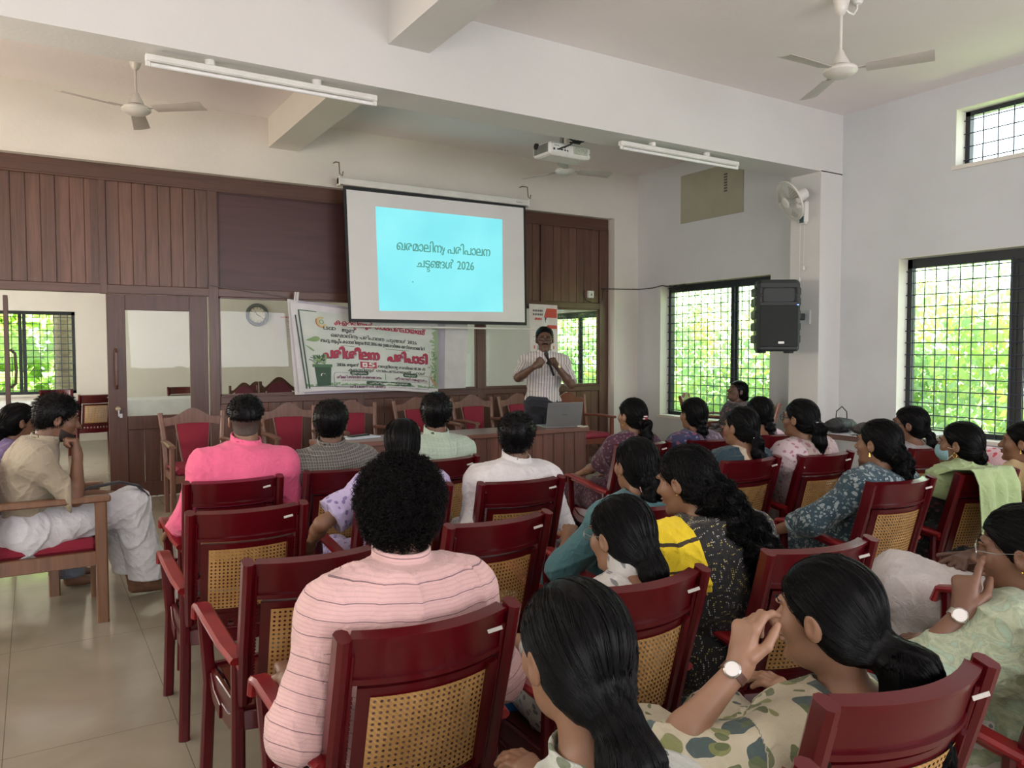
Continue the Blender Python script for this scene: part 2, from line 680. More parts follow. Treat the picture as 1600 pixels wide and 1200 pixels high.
def window(n, w, mulls, right=True, grid=(0.117, 0.122), fr=0.055, top=0.10, open_from=None):
    root = empty('window_%d' % n, (0, 0, 0), kind='structure')
    a, b, z0, z1 = w
    d = (XW + 0.19) if right else (YF + 0.16)

    def bx(mb, u0, u1, za, zb, d0, d1):
        if right:
            mb.box2((d + d0, u0, za), (d + d1, u1, zb))
        else:
            mb.box2((u0, d + d0, za), (u1, d + d1, zb))
    mb = MB()
    bx(mb, a + .007, a + fr, z0 + .007, z1 - .007, -0.03, 0.04)
    bx(mb, b - fr, b - .007, z0 + .007, z1 - .007, -0.03, 0.04)
    bx(mb, a + .007, b - .007, z1 - top, z1 - .007, -0.03, 0.04)
    bx(mb, a + .007, b - .007, z0 + .007, z0 + fr, -0.03, 0.04)
    mb.build('window_frame', M_black, root)
    mb = MB()
    for q, wd in mulls:
        bx(mb, q - wd / 2, q + wd / 2, z0 + fr - .01, z1 - top + .01, -0.02, 0.045)
        bx(mb, q - wd * 1.4, q - wd / 2 - .004, z0 + fr, z1 - top, 0.0, 0.03)
    mb.build('mullion', M_black, root)
    mb = MB()
    u = a + fr + 0.05
    r = 0.0055
    while u < b - fr:
        if right:
            mb.tube([(d - .045, u, z0 + .01), (d - .045, u, z1 - top + .02)], r, 6)
        else:
            mb.tube([(u, d - .045, z0 + .01), (u, d - .045, z1 - top + .02)], r, 6)
        u += grid[0]
    z = z0 + 0.075
    while z < z1 - top + 0.01:
        if right:
            mb.tube([(d - .052, a - .0, z), (d - .052, b + .0, z)], r, 6)
        else:
            mb.tube([(a - .0, d - .052, z), (b + .0, d - .052, z)], r, 6)
        z += grid[1]
    mb.build('grille', M_bar, root, smooth=True)
    mb = MB()
    bx(mb, a + fr - .01, b - fr + .01, z0 + fr - .01, z1 - top + .01, 0.012, 0.016)
    mb.build('glass_pane', M_glass, root)
    return root


window(1, W1, [(3.62, 0.06)])
window(2, WV, [(3.5, 0.03)], grid=(0.135, 0.125), top=0.05, fr=0.05)
window(3, W2, [(6.99, 0.05)])
window(4, W3, [(10.3, 0.04)])
window(5, W4, [(-0.12, 0.05)], False, grid=(0.10, 0.11), top=0.06)
window(6, W5, [(6.7, 0.06)], False, grid=(0.10, 0.11), top=0.06)

# ---------------------------------------------------------------- wooden partition
part = empty('wall_partition', (0, 0, 0), kind='structure')
mb = MB()
F0, F1 = YP - 0.035, YP + 0.035
X0 = -2.95
mb.box2((X0, F0, 3.235), (7.09, F1, 3.395), 0.006)         # head
mb.box2((X0, F0 - .012, 3.23), (7.06, F0, 3.25), 0.003)
mb.box2((X0, F0, 2.105), (7.09, F1, 2.195), 0.006)         # transom
mb.box2((1.72, F0, 0.94), (6.94, F1, 1.03), 0.006)         # sill rail
mb.box2((1.72, F0 - .02, 1.012), (6.94, F0, 1.032), 0.004)
mb.box2((1.72, F0, 0.0), (6.94, F1, 0.12), 0.004)
mb.build('rail', W_rail, part)
mb = MB()
for x, w in ((-1.05, .07), (0.62, .065), (1.668, .10), (3.32, .09), (4.98, .12), (5.96, .09), (6.96, .055), (7.035, .11)):
    mb.box2((x - w / 2, F0 - .004, 0 if (x > 1 or x < 0) else 2.1), (x + w / 2, F1, 3.25), 0.004)
mb.build('post', W_frame, part)
mb = MB()
def boards(x0, x1, z0, z1, w=0.128, y=YP - 0.008):
    n = max(1, round((x1 - x0) / w))
    w = (x1 - x0) / n
    for i in range(n):
        mb.box2((x0 + i * w + .0025, y - 0.006, z0), (x0 + (i + 1) * w - .0025, y + 0.012, z1), 0.003)
        mb.box2((x0 + i * w - .004, y + 0.008, z0), (x0 + i * w + .008, y + 0.014, z1))
boards(X0, -1.085, 2.195, 3.235)
boards(-1.015, 0.588, 2.195, 3.235)
boards(0.652, 1.618, 2.195, 3.235)
boards(3.365, 4.92, 2.195, 3.235)
boards(5.04, 5.915, 2.195, 3.235)
boards(6.005, 6.932, 2.195, 3.235)
boards(1.718, 3.275, 0.12, 0.94)
boards(3.365, 4.92, 0.12, 0.94)
boards(5.04, 5.915, 0.12, 0.94)
boards(6.005, 6.932, 0.12, 0.94)
mb.build('board_panel', W_board, part)
mb = MB()
mb.box2((1.735, YP - .012, 2.21), (3.26, YP + .01, 3.22), 0.004)
mb.box2((1.718, YP - .022, 2.196), (3.276, YP - .012, 2.212))
mb.box2((1.718, YP - .022, 3.218), (3.276, YP - .012, 3.234))
mb.box2((1.718, YP - .022, 2.2), (1.734, YP - .012, 3.23))
mb.build('flush_panel', W_flat, part)
mb = MB()
for a, b in ((1.718, 3.275), (3.365, 4.92), (5.04, 5.915), (6.005, 6.932)):
    mb.box2((a, YP - .003, 1.03), (b, YP + .003, 2.105))
mb.build('glass_pane', M_pglass, part)
mb = MB()
for a, b in ((1.718, 3.275), (3.365, 4.92), (5.04, 5.915), (6.005, 6.932)):
    for z in (1.03, 2.087):
        mb.box2((a, YP - .02, z), (b, YP + .02, z + .018))
    for x in (a, b - .018):
        mb.box2((x, YP - .02, 1.03), (x + .018, YP + .02, 2.105))
mb.build('glazing_bead', W_rail, part)
# thin cable running along the transom
mb = MB()
cab = [atY(x, y, YP - .06) for x, y in ((330, 446), (350, 450), (400, 457), (445, 464), (470, 470))]
mb.tube(cab, 0.004, 6)
tag(mb.build('cable', mat_plain('grey_cable', (0.12, 0.11, 0.10), 0.5), smooth=True), 'thin grey cable sagging along the partition transom to the banner corner', 'cable')

# ---------------------------------------------------------------- doors
def door(n, x0, x1, z1, y, rz, hinge_x, knob=True, key=True, far=False):
    root = empty('door_%d' % n, (hinge_x, y, 0), rz, kind='structure')
    w = x1 - x0
    t = 0.02
    mb = MB()
    gx0, gx1, gz0, gz1 = 0.17, w - 0.18, 0.85, 1.94
    mb.box2((0, -t, 0.01), (gx0, t, z1), 0.004)
    mb.box2((gx1, -t, 0.01), (w, t, z1), 0.004)
    mb.box2((gx0, -t, gz1), (gx1, t, z1), 0.004)
    mb.box2((gx0, -t, 0.71), (gx1, t, gz0), 0.004)
    mb.box2((gx0, -t, 0.01), (gx1, t, 0.16), 0.004)
    mb.build('door_frame', W_door, root)
    mb = MB()
    k = 4
    for i in range(k):
        a = gx0 + (gx1 - gx0) * i / k
        mb.box2((a + .002, -0.008, 0.16), (a + (gx1 - gx0) / k - .002, 0.008, 0.71), 0.003)
    mb.build('lower_panel', W_door, root)
    MB().box2((gx0, -.003, gz0), (gx1, .003, gz1)).build('glass_pane', M_pglass, root)
    mb = MB()
    hx = w - 0.075 if far else 0.075
    mb.bar([(hx, -t, 1.14), (hx, -t - .045, 1.18), (hx, -t - .055, 1.32), (hx, -t - .045, 1.50), (hx, -t, 1.54)], 0.028, 0.028, up=(1, 0, 0))
    h = mb.build('handle', W_rail, root, smooth=True)
    if knob:
        mb = MB()
        mb.lathe([(0.026, 0), (0.026, 0.006), (0.012, 0.01), (0.012, 0.03), (0.022, 0.04), (0.022, 0.055), (0.01, 0.06)], 16, Matrix.Rotation(PI / 2, 3, 'X'), (0.085, -t, 0.93))
        mb.build('lock_knob', mat_plain('brushed_brass', (0.35, 0.30, 0.20), 0.35, 0.9), root, smooth=True)
    if key:
        mb = MB()
        mb.box2((0.079, -t - .066, 0.86), (0.091, -t - .063, 0.925), 0.001)
        mb.box2((0.092, -t - .064, 0.845), (0.118, -t - .061, 0.885), 0.001)
        mb.build('key', mat_plain('steel', (0.5, 0.5, 0.5), 0.3, 0.9), root)
    return root


door(1, 0.655, 1.618, 2.10, YP - 0.01, 0, 0.637)
# second leaf standing open into the room on the left
door(2, 0, 0.82, 2.06, YP + 0.05, R(91), -0.215, False, False, True)
# ================================================================ outdoors: planting beyond the windows
def mat_leaf(name, cols):
    m, nt, bs, out = NT(name)
    at = nd(nt, 'ShaderNodeAttribute', attribute_name='pc')
    sp = nd(nt, 'ShaderNodeSeparateXYZ')
    nt.links.new(at.outputs['Vector'], sp.inputs[0])
    c = ramp(nt, sp.outputs[0], cols)
    nt.links.new(c, bs.inputs['Base Color'])
    bs.inputs['Roughness'].default_value = 0.5
    tr = nd(nt, 'ShaderNodeBsdfTranslucent')
    nt.links.new(c, tr.inputs[0])
    mx = nd(nt, 'ShaderNodeMixShader', i0=0.4)
    nt.links.new(bs.outputs[0], mx.inputs[1])
    nt.links.new(tr.outputs[0], mx.inputs[2])
    nt.links.new(mx.outputs[0], out.inputs[0])
    return m


M_leaf = mat_leaf('hedge_leaves', [(0.0, (0.36, 0.52, 0.32)), (0.5, (0.50, 0.68, 0.38)), (0.78, (0.74, 0.82, 0.30)), (1.0, (0.92, 0.86, 0.22))])
M_leaf2 = mat_leaf('banana_leaves', [(0.0, (0.26, 0.42, 0.18)), (0.5, (0.44, 0.62, 0.18)), (1.0, (0.66, 0.80, 0.20))])


def foliage(name, lo, hi, n, size, seed, mat, label, cat):
    rg = np.random.default_rng(seed)
    lo, hi = np.array(lo), np.array(hi)
    nc = max(6, n // 60)
    cl = lo + rg.random((nc, 3)) * (hi - lo)
    ci = rg.integers(0, nc, n)
    P = cl[ci] + rg.normal(0, 1, (n, 3)) * 0.16
    # fold each leaf along its rib: two quads
    d = rg.normal(0, 1, (n, 3)) + np.array([0, 0, -0.4])
    d /= np.linalg.norm(d, axis=1)[:, None]
    w = np.cross(d, rg.normal(0, 1, (n, 3)))
    w /= np.linalg.norm(w, axis=1)[:, None]
    nn = np.cross(d, w)
    s = size * (0.6 + 0.8 * rg.random(n))[:, None]
    a = P
    b = P + d * s * 0.5 + w * s * 0.3 + nn * s * 0.1
    c_ = P + d * s
    e = P + d * s * 0.5 - w * s * 0.3 + nn * s * 0.1
    V = np.stack([a, b, c_, e, P + d * s * 0.5 - nn * s * .02], 1).reshape(-1, 3)
    k = np.arange(n)[:, None] * 5
    F = np.concatenate([k + np.array([[0, 1, 2, 4]]), k + np.array([[0, 4, 2, 3]])], 0)
    col = np.clip(rg.random(nc)[ci] * 0.75 + rg.random(n) * 0.25, 0, 1)
    at = np.repeat(np.stack([col, col, col], 1), 5, 0)
    o = link(name, mesh_np(name, V, F, mat, False, at))
    return tag(o, label, cat, kind='stuff')


foliage('hedge_foliage', (9.3, 3.2, 0.0), (11.5, 9.8, 2.55), 26000, 0.115, 1, M_leaf, 'sunlit green and yellow hedge outside the large barred window on the right', 'hedge')
foliage('shrub_foliage', (9.6, 10.2, 0.0), (11.8, 18.0, 2.7), 15000, 0.15, 2, M_leaf, 'green and yellow shrubs outside the barred window behind the loudspeaker', 'shrubs')
foliage('garden_foliage', (-5.5, 16.6, -0.6), (2.0, 18.6, 3.4), 8000, 0.30, 3, M_leaf2, 'bright green broad leaves outside the barred window of the far room', 'plants')
foliage('bush_foliage', (5.5, 16.8, -0.3), (8.8, 18.2, 3.2), 5000, 0.22, 4, M_leaf, 'pale green bush outside the far window right of the banner', 'bush')
mb = MB()
mb.box2((XW + 0.3, -10, -0.5), (60, 60, -0.4))
mb.box2((-40, YF + 0.3, -0.5), (XW + 0.3, 60, -0.4))
tag(mb.build('lawn', mat_plain('grass', (0.17, 0.22, 0.11), 0.9, vary=0.3, scale=2.0)), 'green lawn outside the windows', 'lawn', kind='structure')
# palm trunk outside the far-left window
mb = MB()
prof = []
for i in range(70):
    z = -0.6 + i * 0.08
    prof.append((0.155 + 0.018 * (i % 2) + 0.008 * math.sin(i * 1.7), z))
mb.lathe(prof, 18)
o = mb.build('palm_trunk', mat_wood('palm_bark', (0.30, 0.22, 0.18), 0.5, 0.9, 1.0, 0, 'X', 0), smooth=True, loc=(0.47, 15.7, 0))
tag(o, 'ringed brown palm trunk outside the far-left window', 'palm tree')

# ================================================================ ceiling fans, tube lights
M_fan = mat_plain('fan_enamel', (0.72, 0.69, 0.62), 0.35, coat=0.3)
M_fanw = mat_plain('fan_blade_enamel', (0.55, 0.50, 0.45), 0.4, coat=0.2)
M_dark = mat_plain('dark_gap', (0.03, 0.03, 0.03), 0.6)
M_white = mat_plain('white_plastic', (0.78, 0.77, 0.72), 0.35, coat=0.2)


def ceiling_fan(x, y, zh, ang, label, tip=0.60, extra=False):
    t = empty('ceiling_fan', (x, y, ZC), 0, label, 'ceiling fan', 'ceiling fans')
    L = ZC - zh
    mb = MB()
    mb.lathe([(0.02, 0), (0.055, -0.005), (0.06, -0.03), (0.05, -0.06), (0.045, -0.085), (0.03, -0.12), (0.014, -0.135)], 20)
    mb.build('canopy', M_fan, t, True)
    MB().tube([(0, 0, -0.12), (0, 0, -L + 0.11)], 0.011, 10).build('down_rod', M_fan, t, True)
    mb = MB()
    mb.lathe([(0.012, -L + .15), (0.022, -L + .145), (0.03, -L + .12), (0.05, -L + .085), (0.062, -L + .06), (0.065, -L + .045)], 24)
    mb.build('lower_canopy', M_fan, t, True)
    mb = MB()
    mb.lathe([(0.04, -L + .045), (0.045, -L + .03)], 20)
    mb.cm = 1
    mb.lathe([(0.06, -L + .035), (0.105, -L + .028), (0.118, -L + .012), (0.118, -L - .004), (0.10, -L - .022), (0.07, -L - .038), (0.03, -L - .044)], 32)
    mb.build('motor', [M_dark, M_fan], t, True)
    for k in range(3):
        a = ang + k * 2 * PI / 3
        mb = MB()

        def f(u, v, a=a):
            r = 0.17 + (tip - 0.17) * u
            w = (v - 0.5) * (0.11 + 0.03 * u)
            z = -L + 0.006 - w * 0.22 - 0.006 * (1 - (2 * v - 1) ** 2)
            return (r * math.cos(a) - w * math.sin(a), r * math.sin(a) + w * math.cos(a), z)
        mb.sheet(f, 6, 4, 0.003)
        mb.bar([(0.09 * math.cos(a), 0.09 * math.sin(a), -L + .012), (0.24 * math.cos(a), 0.24 * math.sin(a), -L + .008)], 0.04, 0.006)
        mb.build('blade', M_fanw, t, True)
    if extra:
        mb = MB()
        mb.tube([(0.03, 0, -0.06), (0.06, -0.01, -0.10), (0.11, -.02, -0.11), (0.14, -0.03, -0.07), (0.14, -0.03, -0.02)], 0.008, 8)
        mb.lathe([(0.045, 0), (0.045, -0.012), (0.03, -0.035), (0.012, -0.04)], 16, None, (0.14, -0.03, 0))
        mb.build('wiring', M_white, t, True)
    return t


def fan_angle(hub, px, py):
    p = atZ(px, py, hub[2])
    return math.atan2(p.y - hub[1], p.x - hub[0])


h = atY(1313, 112, 3.55)
ceiling_fan(h.x, h.y, h.z, fan_angle(h, 1190, 78), 'white ceiling fan nearest the viewer, above the seats on the right', 0.6, True)
h = atY(213, 172, 7.4)
ceiling_fan(h.x, h.y, h.z, fan_angle(h, 60, 135), 'cream ceiling fan at left beyond the beam', 0.62)
h = atY(883, 268, 7.5)
ceiling_fan(h.x, h.y, h.z, fan_angle(h, 948, 274), 'ceiling fan partly hidden behind the projector', 0.6)
# small round ceiling rose beside the nearest fan
M_tube = mat_plain('fluorescent_glass', (0.82, 0.82, 0.80), 0.25, coat=0.4)


def tube_light(p0, p1, label):
    a, b = Vector(p0), Vector(p1)
    t = empty('tube_light', ((a + b) / 2), 0, label, 'tube light', 'tube lights')
    L = (b - a).length / 2
    t.rotation_euler = (0, 0, math.atan2(b.y - a.y, b.x - a.x))
    mb = MB()
    mb.box2((-L, -0.022, 0.0), (L, 0.03, 0.045), 0.006)
    mb.box2((-L, -0.008, -0.030), (-L + 0.03, 0.008, 0.01), 0.004)
    mb.box2((L - 0.03, -0.008, -0.030), (L, 0.008, 0.01), 0.004)
    mb.box2((-L + .03, -0.03, 0.004), (L - .03, -0.022, 0.02), 0.002)
    mb.build('batten', M_white, t)
    MB().tube([(-L + .03, 0, -0.018), (L - .03, 0, -0.018)], 0.014, 14).build('lamp_tube', M_tube, t, True)
    for s in (-.5, .42):
        mb = MB()
        mb.lathe([(0.033, 0.04), (0.033, 0.075)], 18, None, (s * L, 0.0, 0))
        mb.build('spacer', M_white, t, True)
    return t


z0 = 3.345
a = atZ(224, 97, z0 + .02)
b = atZ(577, 160, z0 + .02)
tube_light((a.x, 5.40, z0), (b.x + .02, 5.40, z0), 'white tube light fixed under the beam on the left')
a = atY(969, 232, 5.40)
b = atY(1153, 264, 5.40)
tube_light((a.x, 5.40, z0), (b.x, 5.40, z0), 'white tube light fixed under the beam right of the projector')

# ================================================================ projector
M_pj = mat_plain('projector_shell', (0.78, 0.77, 0.73), 0.4)
M_pg = mat_plain('projector_vent', (0.20, 0.21, 0.19), 0.6)
M_blk = mat_plain('black_plastic', (0.012, 0.013, 0.014), 0.42)
pj = empty('projector', (4.39, 6.14, 3.36), R(2), 'white ceiling projector with dark cables tangled behind it', 'projector')
mb = MB()
mb.box((0, 0, 0.062), (0.50, 0.28, 0.115), None, 0.018)
mb.box((0, 0, 0.03), (0.46, 0.25, 0.06), None, 0.02)
mb.build('casing', M_pj, pj)
mb = MB()
for i in range(14):
    mb.box((-0.252, -0.105 + i * 0.016, 0.064), (0.006, 0.009, 0.08))
mb.build('side_vent', M_pg, pj)
mb = MB()
for i, (x, z, w, hh) in enumerate(((-.19, .085, .008, .008), (-.17, .085, .008, .008), (-.15, .085, .008, .008), (-.11, .075, .008, .008), (-.08, .075, .03, .012),
                                  (-.20, .05, .02, .02), (-.15, .052, .03, .013), (-.11, .052, .03, .013), (-.07, .052, .02, .013), (-.04, .05, .014, .016), (.23, .05, .008, .01))):
    mb.box((x, -0.1405, z), (w, 0.004, hh))
mb.build('socket', M_dark, pj)
MB().box2((0.03, -0.1425, .03), (0.20, -0.1405, .105)).build('rating_plate', mat_plain('rating_label', (0.50, 0.52, 0.42), 0.6, vary=.25, scale=60), pj)
mb = MB()
mb.lathe([(0.05, 0), (0.045, 0.03), (0.04, 0.035)], 20, Matrix.Rotation(-PI / 2, 3, 'X'), (-0.13, 0.135, 0.065))
mb.lathe([(0.03, 0), (0.03, 0.02)], 14, Matrix.Rotation(-PI / 2, 3, 'Y'), (-0.245, 0.07, 0.105))
mb.build('lens', M_blk, pj, True)
mb = MB()
mb.box2((-0.035, -0.03, 0.115), (0.035, 0.03, 0.13), .003)
mb.tube([(0, 0, 0.12), (0, 0, 0.70)], 0.022, 12)
mb.build('mount_pole', mat_plain('grey_metal', (0.35, 0.35, 0.33), 0.4, 0.7), pj, True)
mb = MB()
for k, pts in enumerate((((-.14, -.14, .055), (-.06, -.20, .09), (.03, -.17, .15), (.06, -.10, .19), (0.02, 0.0, .27)), ((0.0, -.12, .14), (.03, -.20, .12), (.08, -.19, .15), (.02, -.06, .25)),
                         ((-.03, -.03, .26), (0.0, -.14, .16), (.05, -.19, .13), (.14, -.16, .16), (.15, -.13, .165)), ((.03, -.05, .26), (.07, -.16, .16), (.10, -.18, .145), (.05, -.19, .12)))):
    mb.tube(pts, 0.008, 8)
mb.box((0.03, -.185, .13), (.09, .03, .03), None, .008)
mb.build('cable', M_blk, pj, True)

# ================================================================ projection screen with the projected page
def Q(corners, mb, y0, y1):
    """slab from four xz corners (tl,tr,br,bl)"""
    mb.prism([(p[0], p[1]) for p in corners], y0, y1)


def txt_meshes():
    """turns characters of the built-in typeface into triangles: cache of (verts2d, tris, width)"""
    cache = {}

    def get(ch):
        if ch in cache:
            return cache[ch]
        cu = bpy.data.curves.new('glyph', 'FONT')
        cu.body = ch
        cu.resolution_u = 3
        ob = bpy.data.objects.new('glyph', cu)
        me = ob.to_mesh()
        v = np.array([x.co[:2] for x in me.vertices], float).reshape(-1, 2)
        me.calc_loop_triangles()
        t = [tuple(x.vertices) for x in me.loop_triangles]
        ob.to_mesh_clear()
        bpy.data.objects.remove(ob)
        bpy.data.curves.remove(cu)
        if len(v):
            mn, mx = v[:, 0].min(), v[:, 0].max()
            v = v - [mn, 0]
            cache[ch] = (v, t, mx - mn)
        else:
            cache[ch] = (v, t, 0.28)
        return cache[ch]
    return get


GL = txt_meshes()
VIR = '\u0d4d'


def layout(s, sx=1.0, bold=0.0):
    """Malayalam-aware line: '+' joins the next letter to the last as a conjunct (narrow overlap), '^' stacks it small below, '~' appends the ya hook"""
    V, T = [], []
    x = 0.0
    mode = None
    last = (0, 0.3)
    gap = 0.07
    for ch in s:
        if ch in '+^':
            mode = ch
            continue
        if ch == ' ':
            x += 0.30
            continue
        if ch == '~':
            hook = [(x + .02, .05), (x + .10, .12), (x + .14, .30), (x + .10, .42), (x + .04, .38)]
            pts = [(x - .02, .50), (x + .06, .30), (x + .12, .12), (x + .13, -.06), (x + .05, -.16), (x - .04, -.10), (x - .03, .0), (x + .08, .04), (x + .20, .20), (x + .26, .44)]
            w = .028
            b = len(V)
            for i, p in enumerate(pts):
                q0, q1 = pts[max(i - 1, 0)], pts[min(i + 1, len(pts) - 1)]
                dx, dy = q1[0] - q0[0], q1[1] - q0[1]
                L = math.hypot(dx, dy)
                V.append((p[0] - dy / L * w, p[1] + dx / L * w))
                V.append((p[0] + dy / L * w, p[1] - dx / L * w))
            for i in range(len(pts) - 1):
                k = b + 2 * i
                T += [(k, k + 1, k + 3), (k, k + 3, k + 2)]
            x += .30
            continue
        v, t, w = GL(ch)
        if not len(v):
            continue
        if ch in 'ിീുൂൃ' and mode is None:
            x -= .12 if ch in 'ിീ' else .07
        if ch == VIR and mode is None:
            b = len(V)
            for p in v:
                V.append((last[0] + last[1] * .45 + p[0], p[1]))
            T += [(b + i, b + j, b + k) for i, j, k in t]
            continue
        s_, ox, oy = 1.0, x, 0.0
        if mode == '+':
            ox = last[0] + last[1] * 0.60
            x = ox
        elif mode == '^':
            s_ = 0.62
            ox, oy = last[0] + max(0, last[1] - w * s_) , -0.36
        mode2 = mode
        mode = None
        b = len(V)
        for p in v:
            V.append((ox + p[0] * s_, oy + p[1] * s_))
        T += [(b + i, b + j, b + k) for i, j, k in t]
        if mode2 == '^':
            continue
        last = (ox, w)
        x = ox + w + gap
    return V, T, x - gap


class TextPlane:
    """collects flat lettering on a plane given by origin, x axis and y axis"""

    def __init__(self, at):
        self.at = at
        self.V, self.F, self.M = [], [], []
        self.n = 0

    def lift(self, b):
        self.n += 1
        for i in range(b, len(self.V)):
            p = self.V[i]
            self.V[i] = (p[0], p[1] - self.n * 1.5e-5, p[2])

    def line(self, s, u, v, size, width=None, mi=0, center=True, slant=0.0, thick=0.0):
        V, T, w = layout(s)
        sx = size if width is None else width / w
        for rep in ([0.0] if not thick else [-thick, 0.0, thick]):
            b = len(self.V)
            for x, y in V:
                self.V.append(self.at(u + (x - (w / 2 if center else 0)) * sx + rep + slant * y * size, v + y * size + rep * 0.5))
            for t in T:
                self.F.append(tuple(b + i for i in t))
                self.M.append(mi)
            self.lift(b)

    def poly(self, pts, mi=0):
        b = len(self.V)
        for x, y in pts:
            self.V.append(self.at(x, y))
        self.F.append(tuple(range(b, b + len(pts))))
        self.M.append(mi)
        self.lift(b)

    def stroke(self, pts, w, mi=0, close=False):
        n = len(pts)
        b = len(self.V)
        for i, p in enumerate(pts):
            q0 = pts[(i - 1) % n] if close or i > 0 else p
            q1 = pts[(i + 1) % n] if close or i < n - 1 else p
            dx, dy = q1[0] - q0[0], q1[1] - q0[1]
            L = math.hypot(dx, dy) or 1
            self.V.append(self.at(p[0] - dy / L * w / 2, p[1] + dx / L * w / 2))
            self.V.append(self.at(p[0] + dy / L * w / 2, p[1] - dx / L * w / 2))
        for i in range(n if close else n - 1):
            k, l = b + 2 * i, b + 2 * ((i + 1) % n)
            self.F.append((k, k + 1, l + 1, l))
            self.M.append(mi)
        self.lift(b)

    def build(self, name, mats, parent):
        me = bpy.data.meshes.new(name)
        me.from_pydata([tuple(v) for v in self.V], [], self.F)
        for m in mats:
            me.materials.append(m)
        me.polygons.foreach_set('material_index', self.M)
        me.update()
        return link(name, me, parent)


YS = 8.45
scr = empty('projection_screen', (4.25, YS, 1.86), 0, 'white pull-down projection screen with black border showing a cyan page of writing', 'projection screen')
off = Vector((4.25, YS, 1.86))
M_scr = mat_plain('screen_fabric', (0.84, 0.83, 0.82), 0.8, vary=0.03, scale=2.0)
M_sbk = mat_plain('screen_border', (0.012, 0.016, 0.018), 0.6)


def S(px, py, y=YS):
    p = atY(px, py, y) - off
    return (p.x, p.z)


mb = MB()
Q([S(536, 290), S(821, 322), S(823, 508.5), S(545, 503)], mb, -0.0, 0.004)
mb.build('screen_border', M_sbk, scr)
mb = MB()
Q([S(541, 296), S(817.5, 325), S(820, 503.5), S(549, 498)], mb, -0.003, 0.0)
mb.build('screen_fabric', M_scr, scr)
# projected light: a cyan page that brightens the cloth where the beam lands
m, nt, bs, out = NT('projected_page')
tcn = nd(nt, 'ShaderNodeTexCoord')
nz = nd(nt, 'ShaderNodeTexNoise', i_Scale=1.3, i_Detail=2.0)
nt.links.new(tcn.outputs['Object'], nz.inputs['Vector'])
cc = ramp(nt, nz.outputs[0], [(0.3, (0.21, 0.80, 0.88)), (0.7, (0.29, 0.92, 0.97))])
bs.inputs['Base Color'].default_value = (0.05, 0.08, 0.08, 1)
nt.links.new(cc, bs.inputs['Emission Color'])
bs.inputs['Emission Strength'].default_value = 0.98
bs.inputs['Roughness'].default_value = 0.9
mb = MB()
Q([S(586.5, 322.5), S(784.5, 343), S(785.5, 487.5), S(592.5, 485.5)], mb, -0.0045, -0.003)
pg = mb.build('projected_page', m, scr)
pg['label'] = 'glowing cyan page projected on the screen'
tl, tr, bl = Vector(S(586.5, 322.5)), Vector(S(784.5, 343)), Vector(S(592.5, 485.5))
PW = (tr - tl).length


def at_page(u, v):
    # u,v in metres from the page centre
    return (tl.x + PW / 2 + u + 0.02, -0.0055, (tl.y + bl.y) / 2 + v + 0.005)


tp = TextPlane(at_page)
tp.line('ഖരമാലിന~ പരിപാലന', 0.02, 0.115, 0.155, 1.27, thick=0.003)
tp.line('ചട^ടങ+ങൾ 2026', 0.03, -0.07, 0.145, 0.78, thick=0.003)
tp.poly([(-0.42, -.26), (-0.405, -.26), (-0.405, -.245), (-0.42, -.245)])
tp.build('page_writing', [mat_emit('page_writing_green', (0.10, 0.38, 0.33), 0.75)], scr)
mb = MB()
a, b = S(528, 283), S(826, 318)
mb.box2((a[0], -0.03, a[1] - 0.035), (b[0], 0.04, a[1] + 0.045), 0.008)
for x in (a[0], b[0] - .02):
    mb.box2((x, -0.035, a[1] - 0.05), (x + .02, 0.045, a[1] + 0.055), 0.005)
mb.build('roller_case', M_white, scr)
tp = TextPlane(lambda u, v: (b[0] - 0.16 + u, -0.0312, a[1] + v))
tp.line('Remaco', 0, -0.01, 0.028)
tp.build('case_writing', [M_dark], scr)
mb = MB()
a2, b2 = S(543, 507), S(823, 511)
mb.tube([(a2[0] - 0.0, 0, a2[1] - .02), (b2[0] + 0.14, 0, a2[1] - .02)], 0.011, 10)
mb.build('bottom_bar', M_white, scr, True)
for px, py in ((530, 283), (824, 318)):
    p = S(px, py)
    mb = MB()
    x, z = p[0], a[1] + .04
    mb.tube([(x, 0.185, z + .20), (x, 0.12, z + .20), (x, 0.0, z + .17), (x + .0, -.02, z + .04), (x + .03, -.02, z + .02), (x + .04, -.02, z + .07)], 0.007, 8)
    mb.build('hook', mat_plain('rusty_hook', (0.22, 0.17, 0.12), 0.6, 0.5), scr, True)

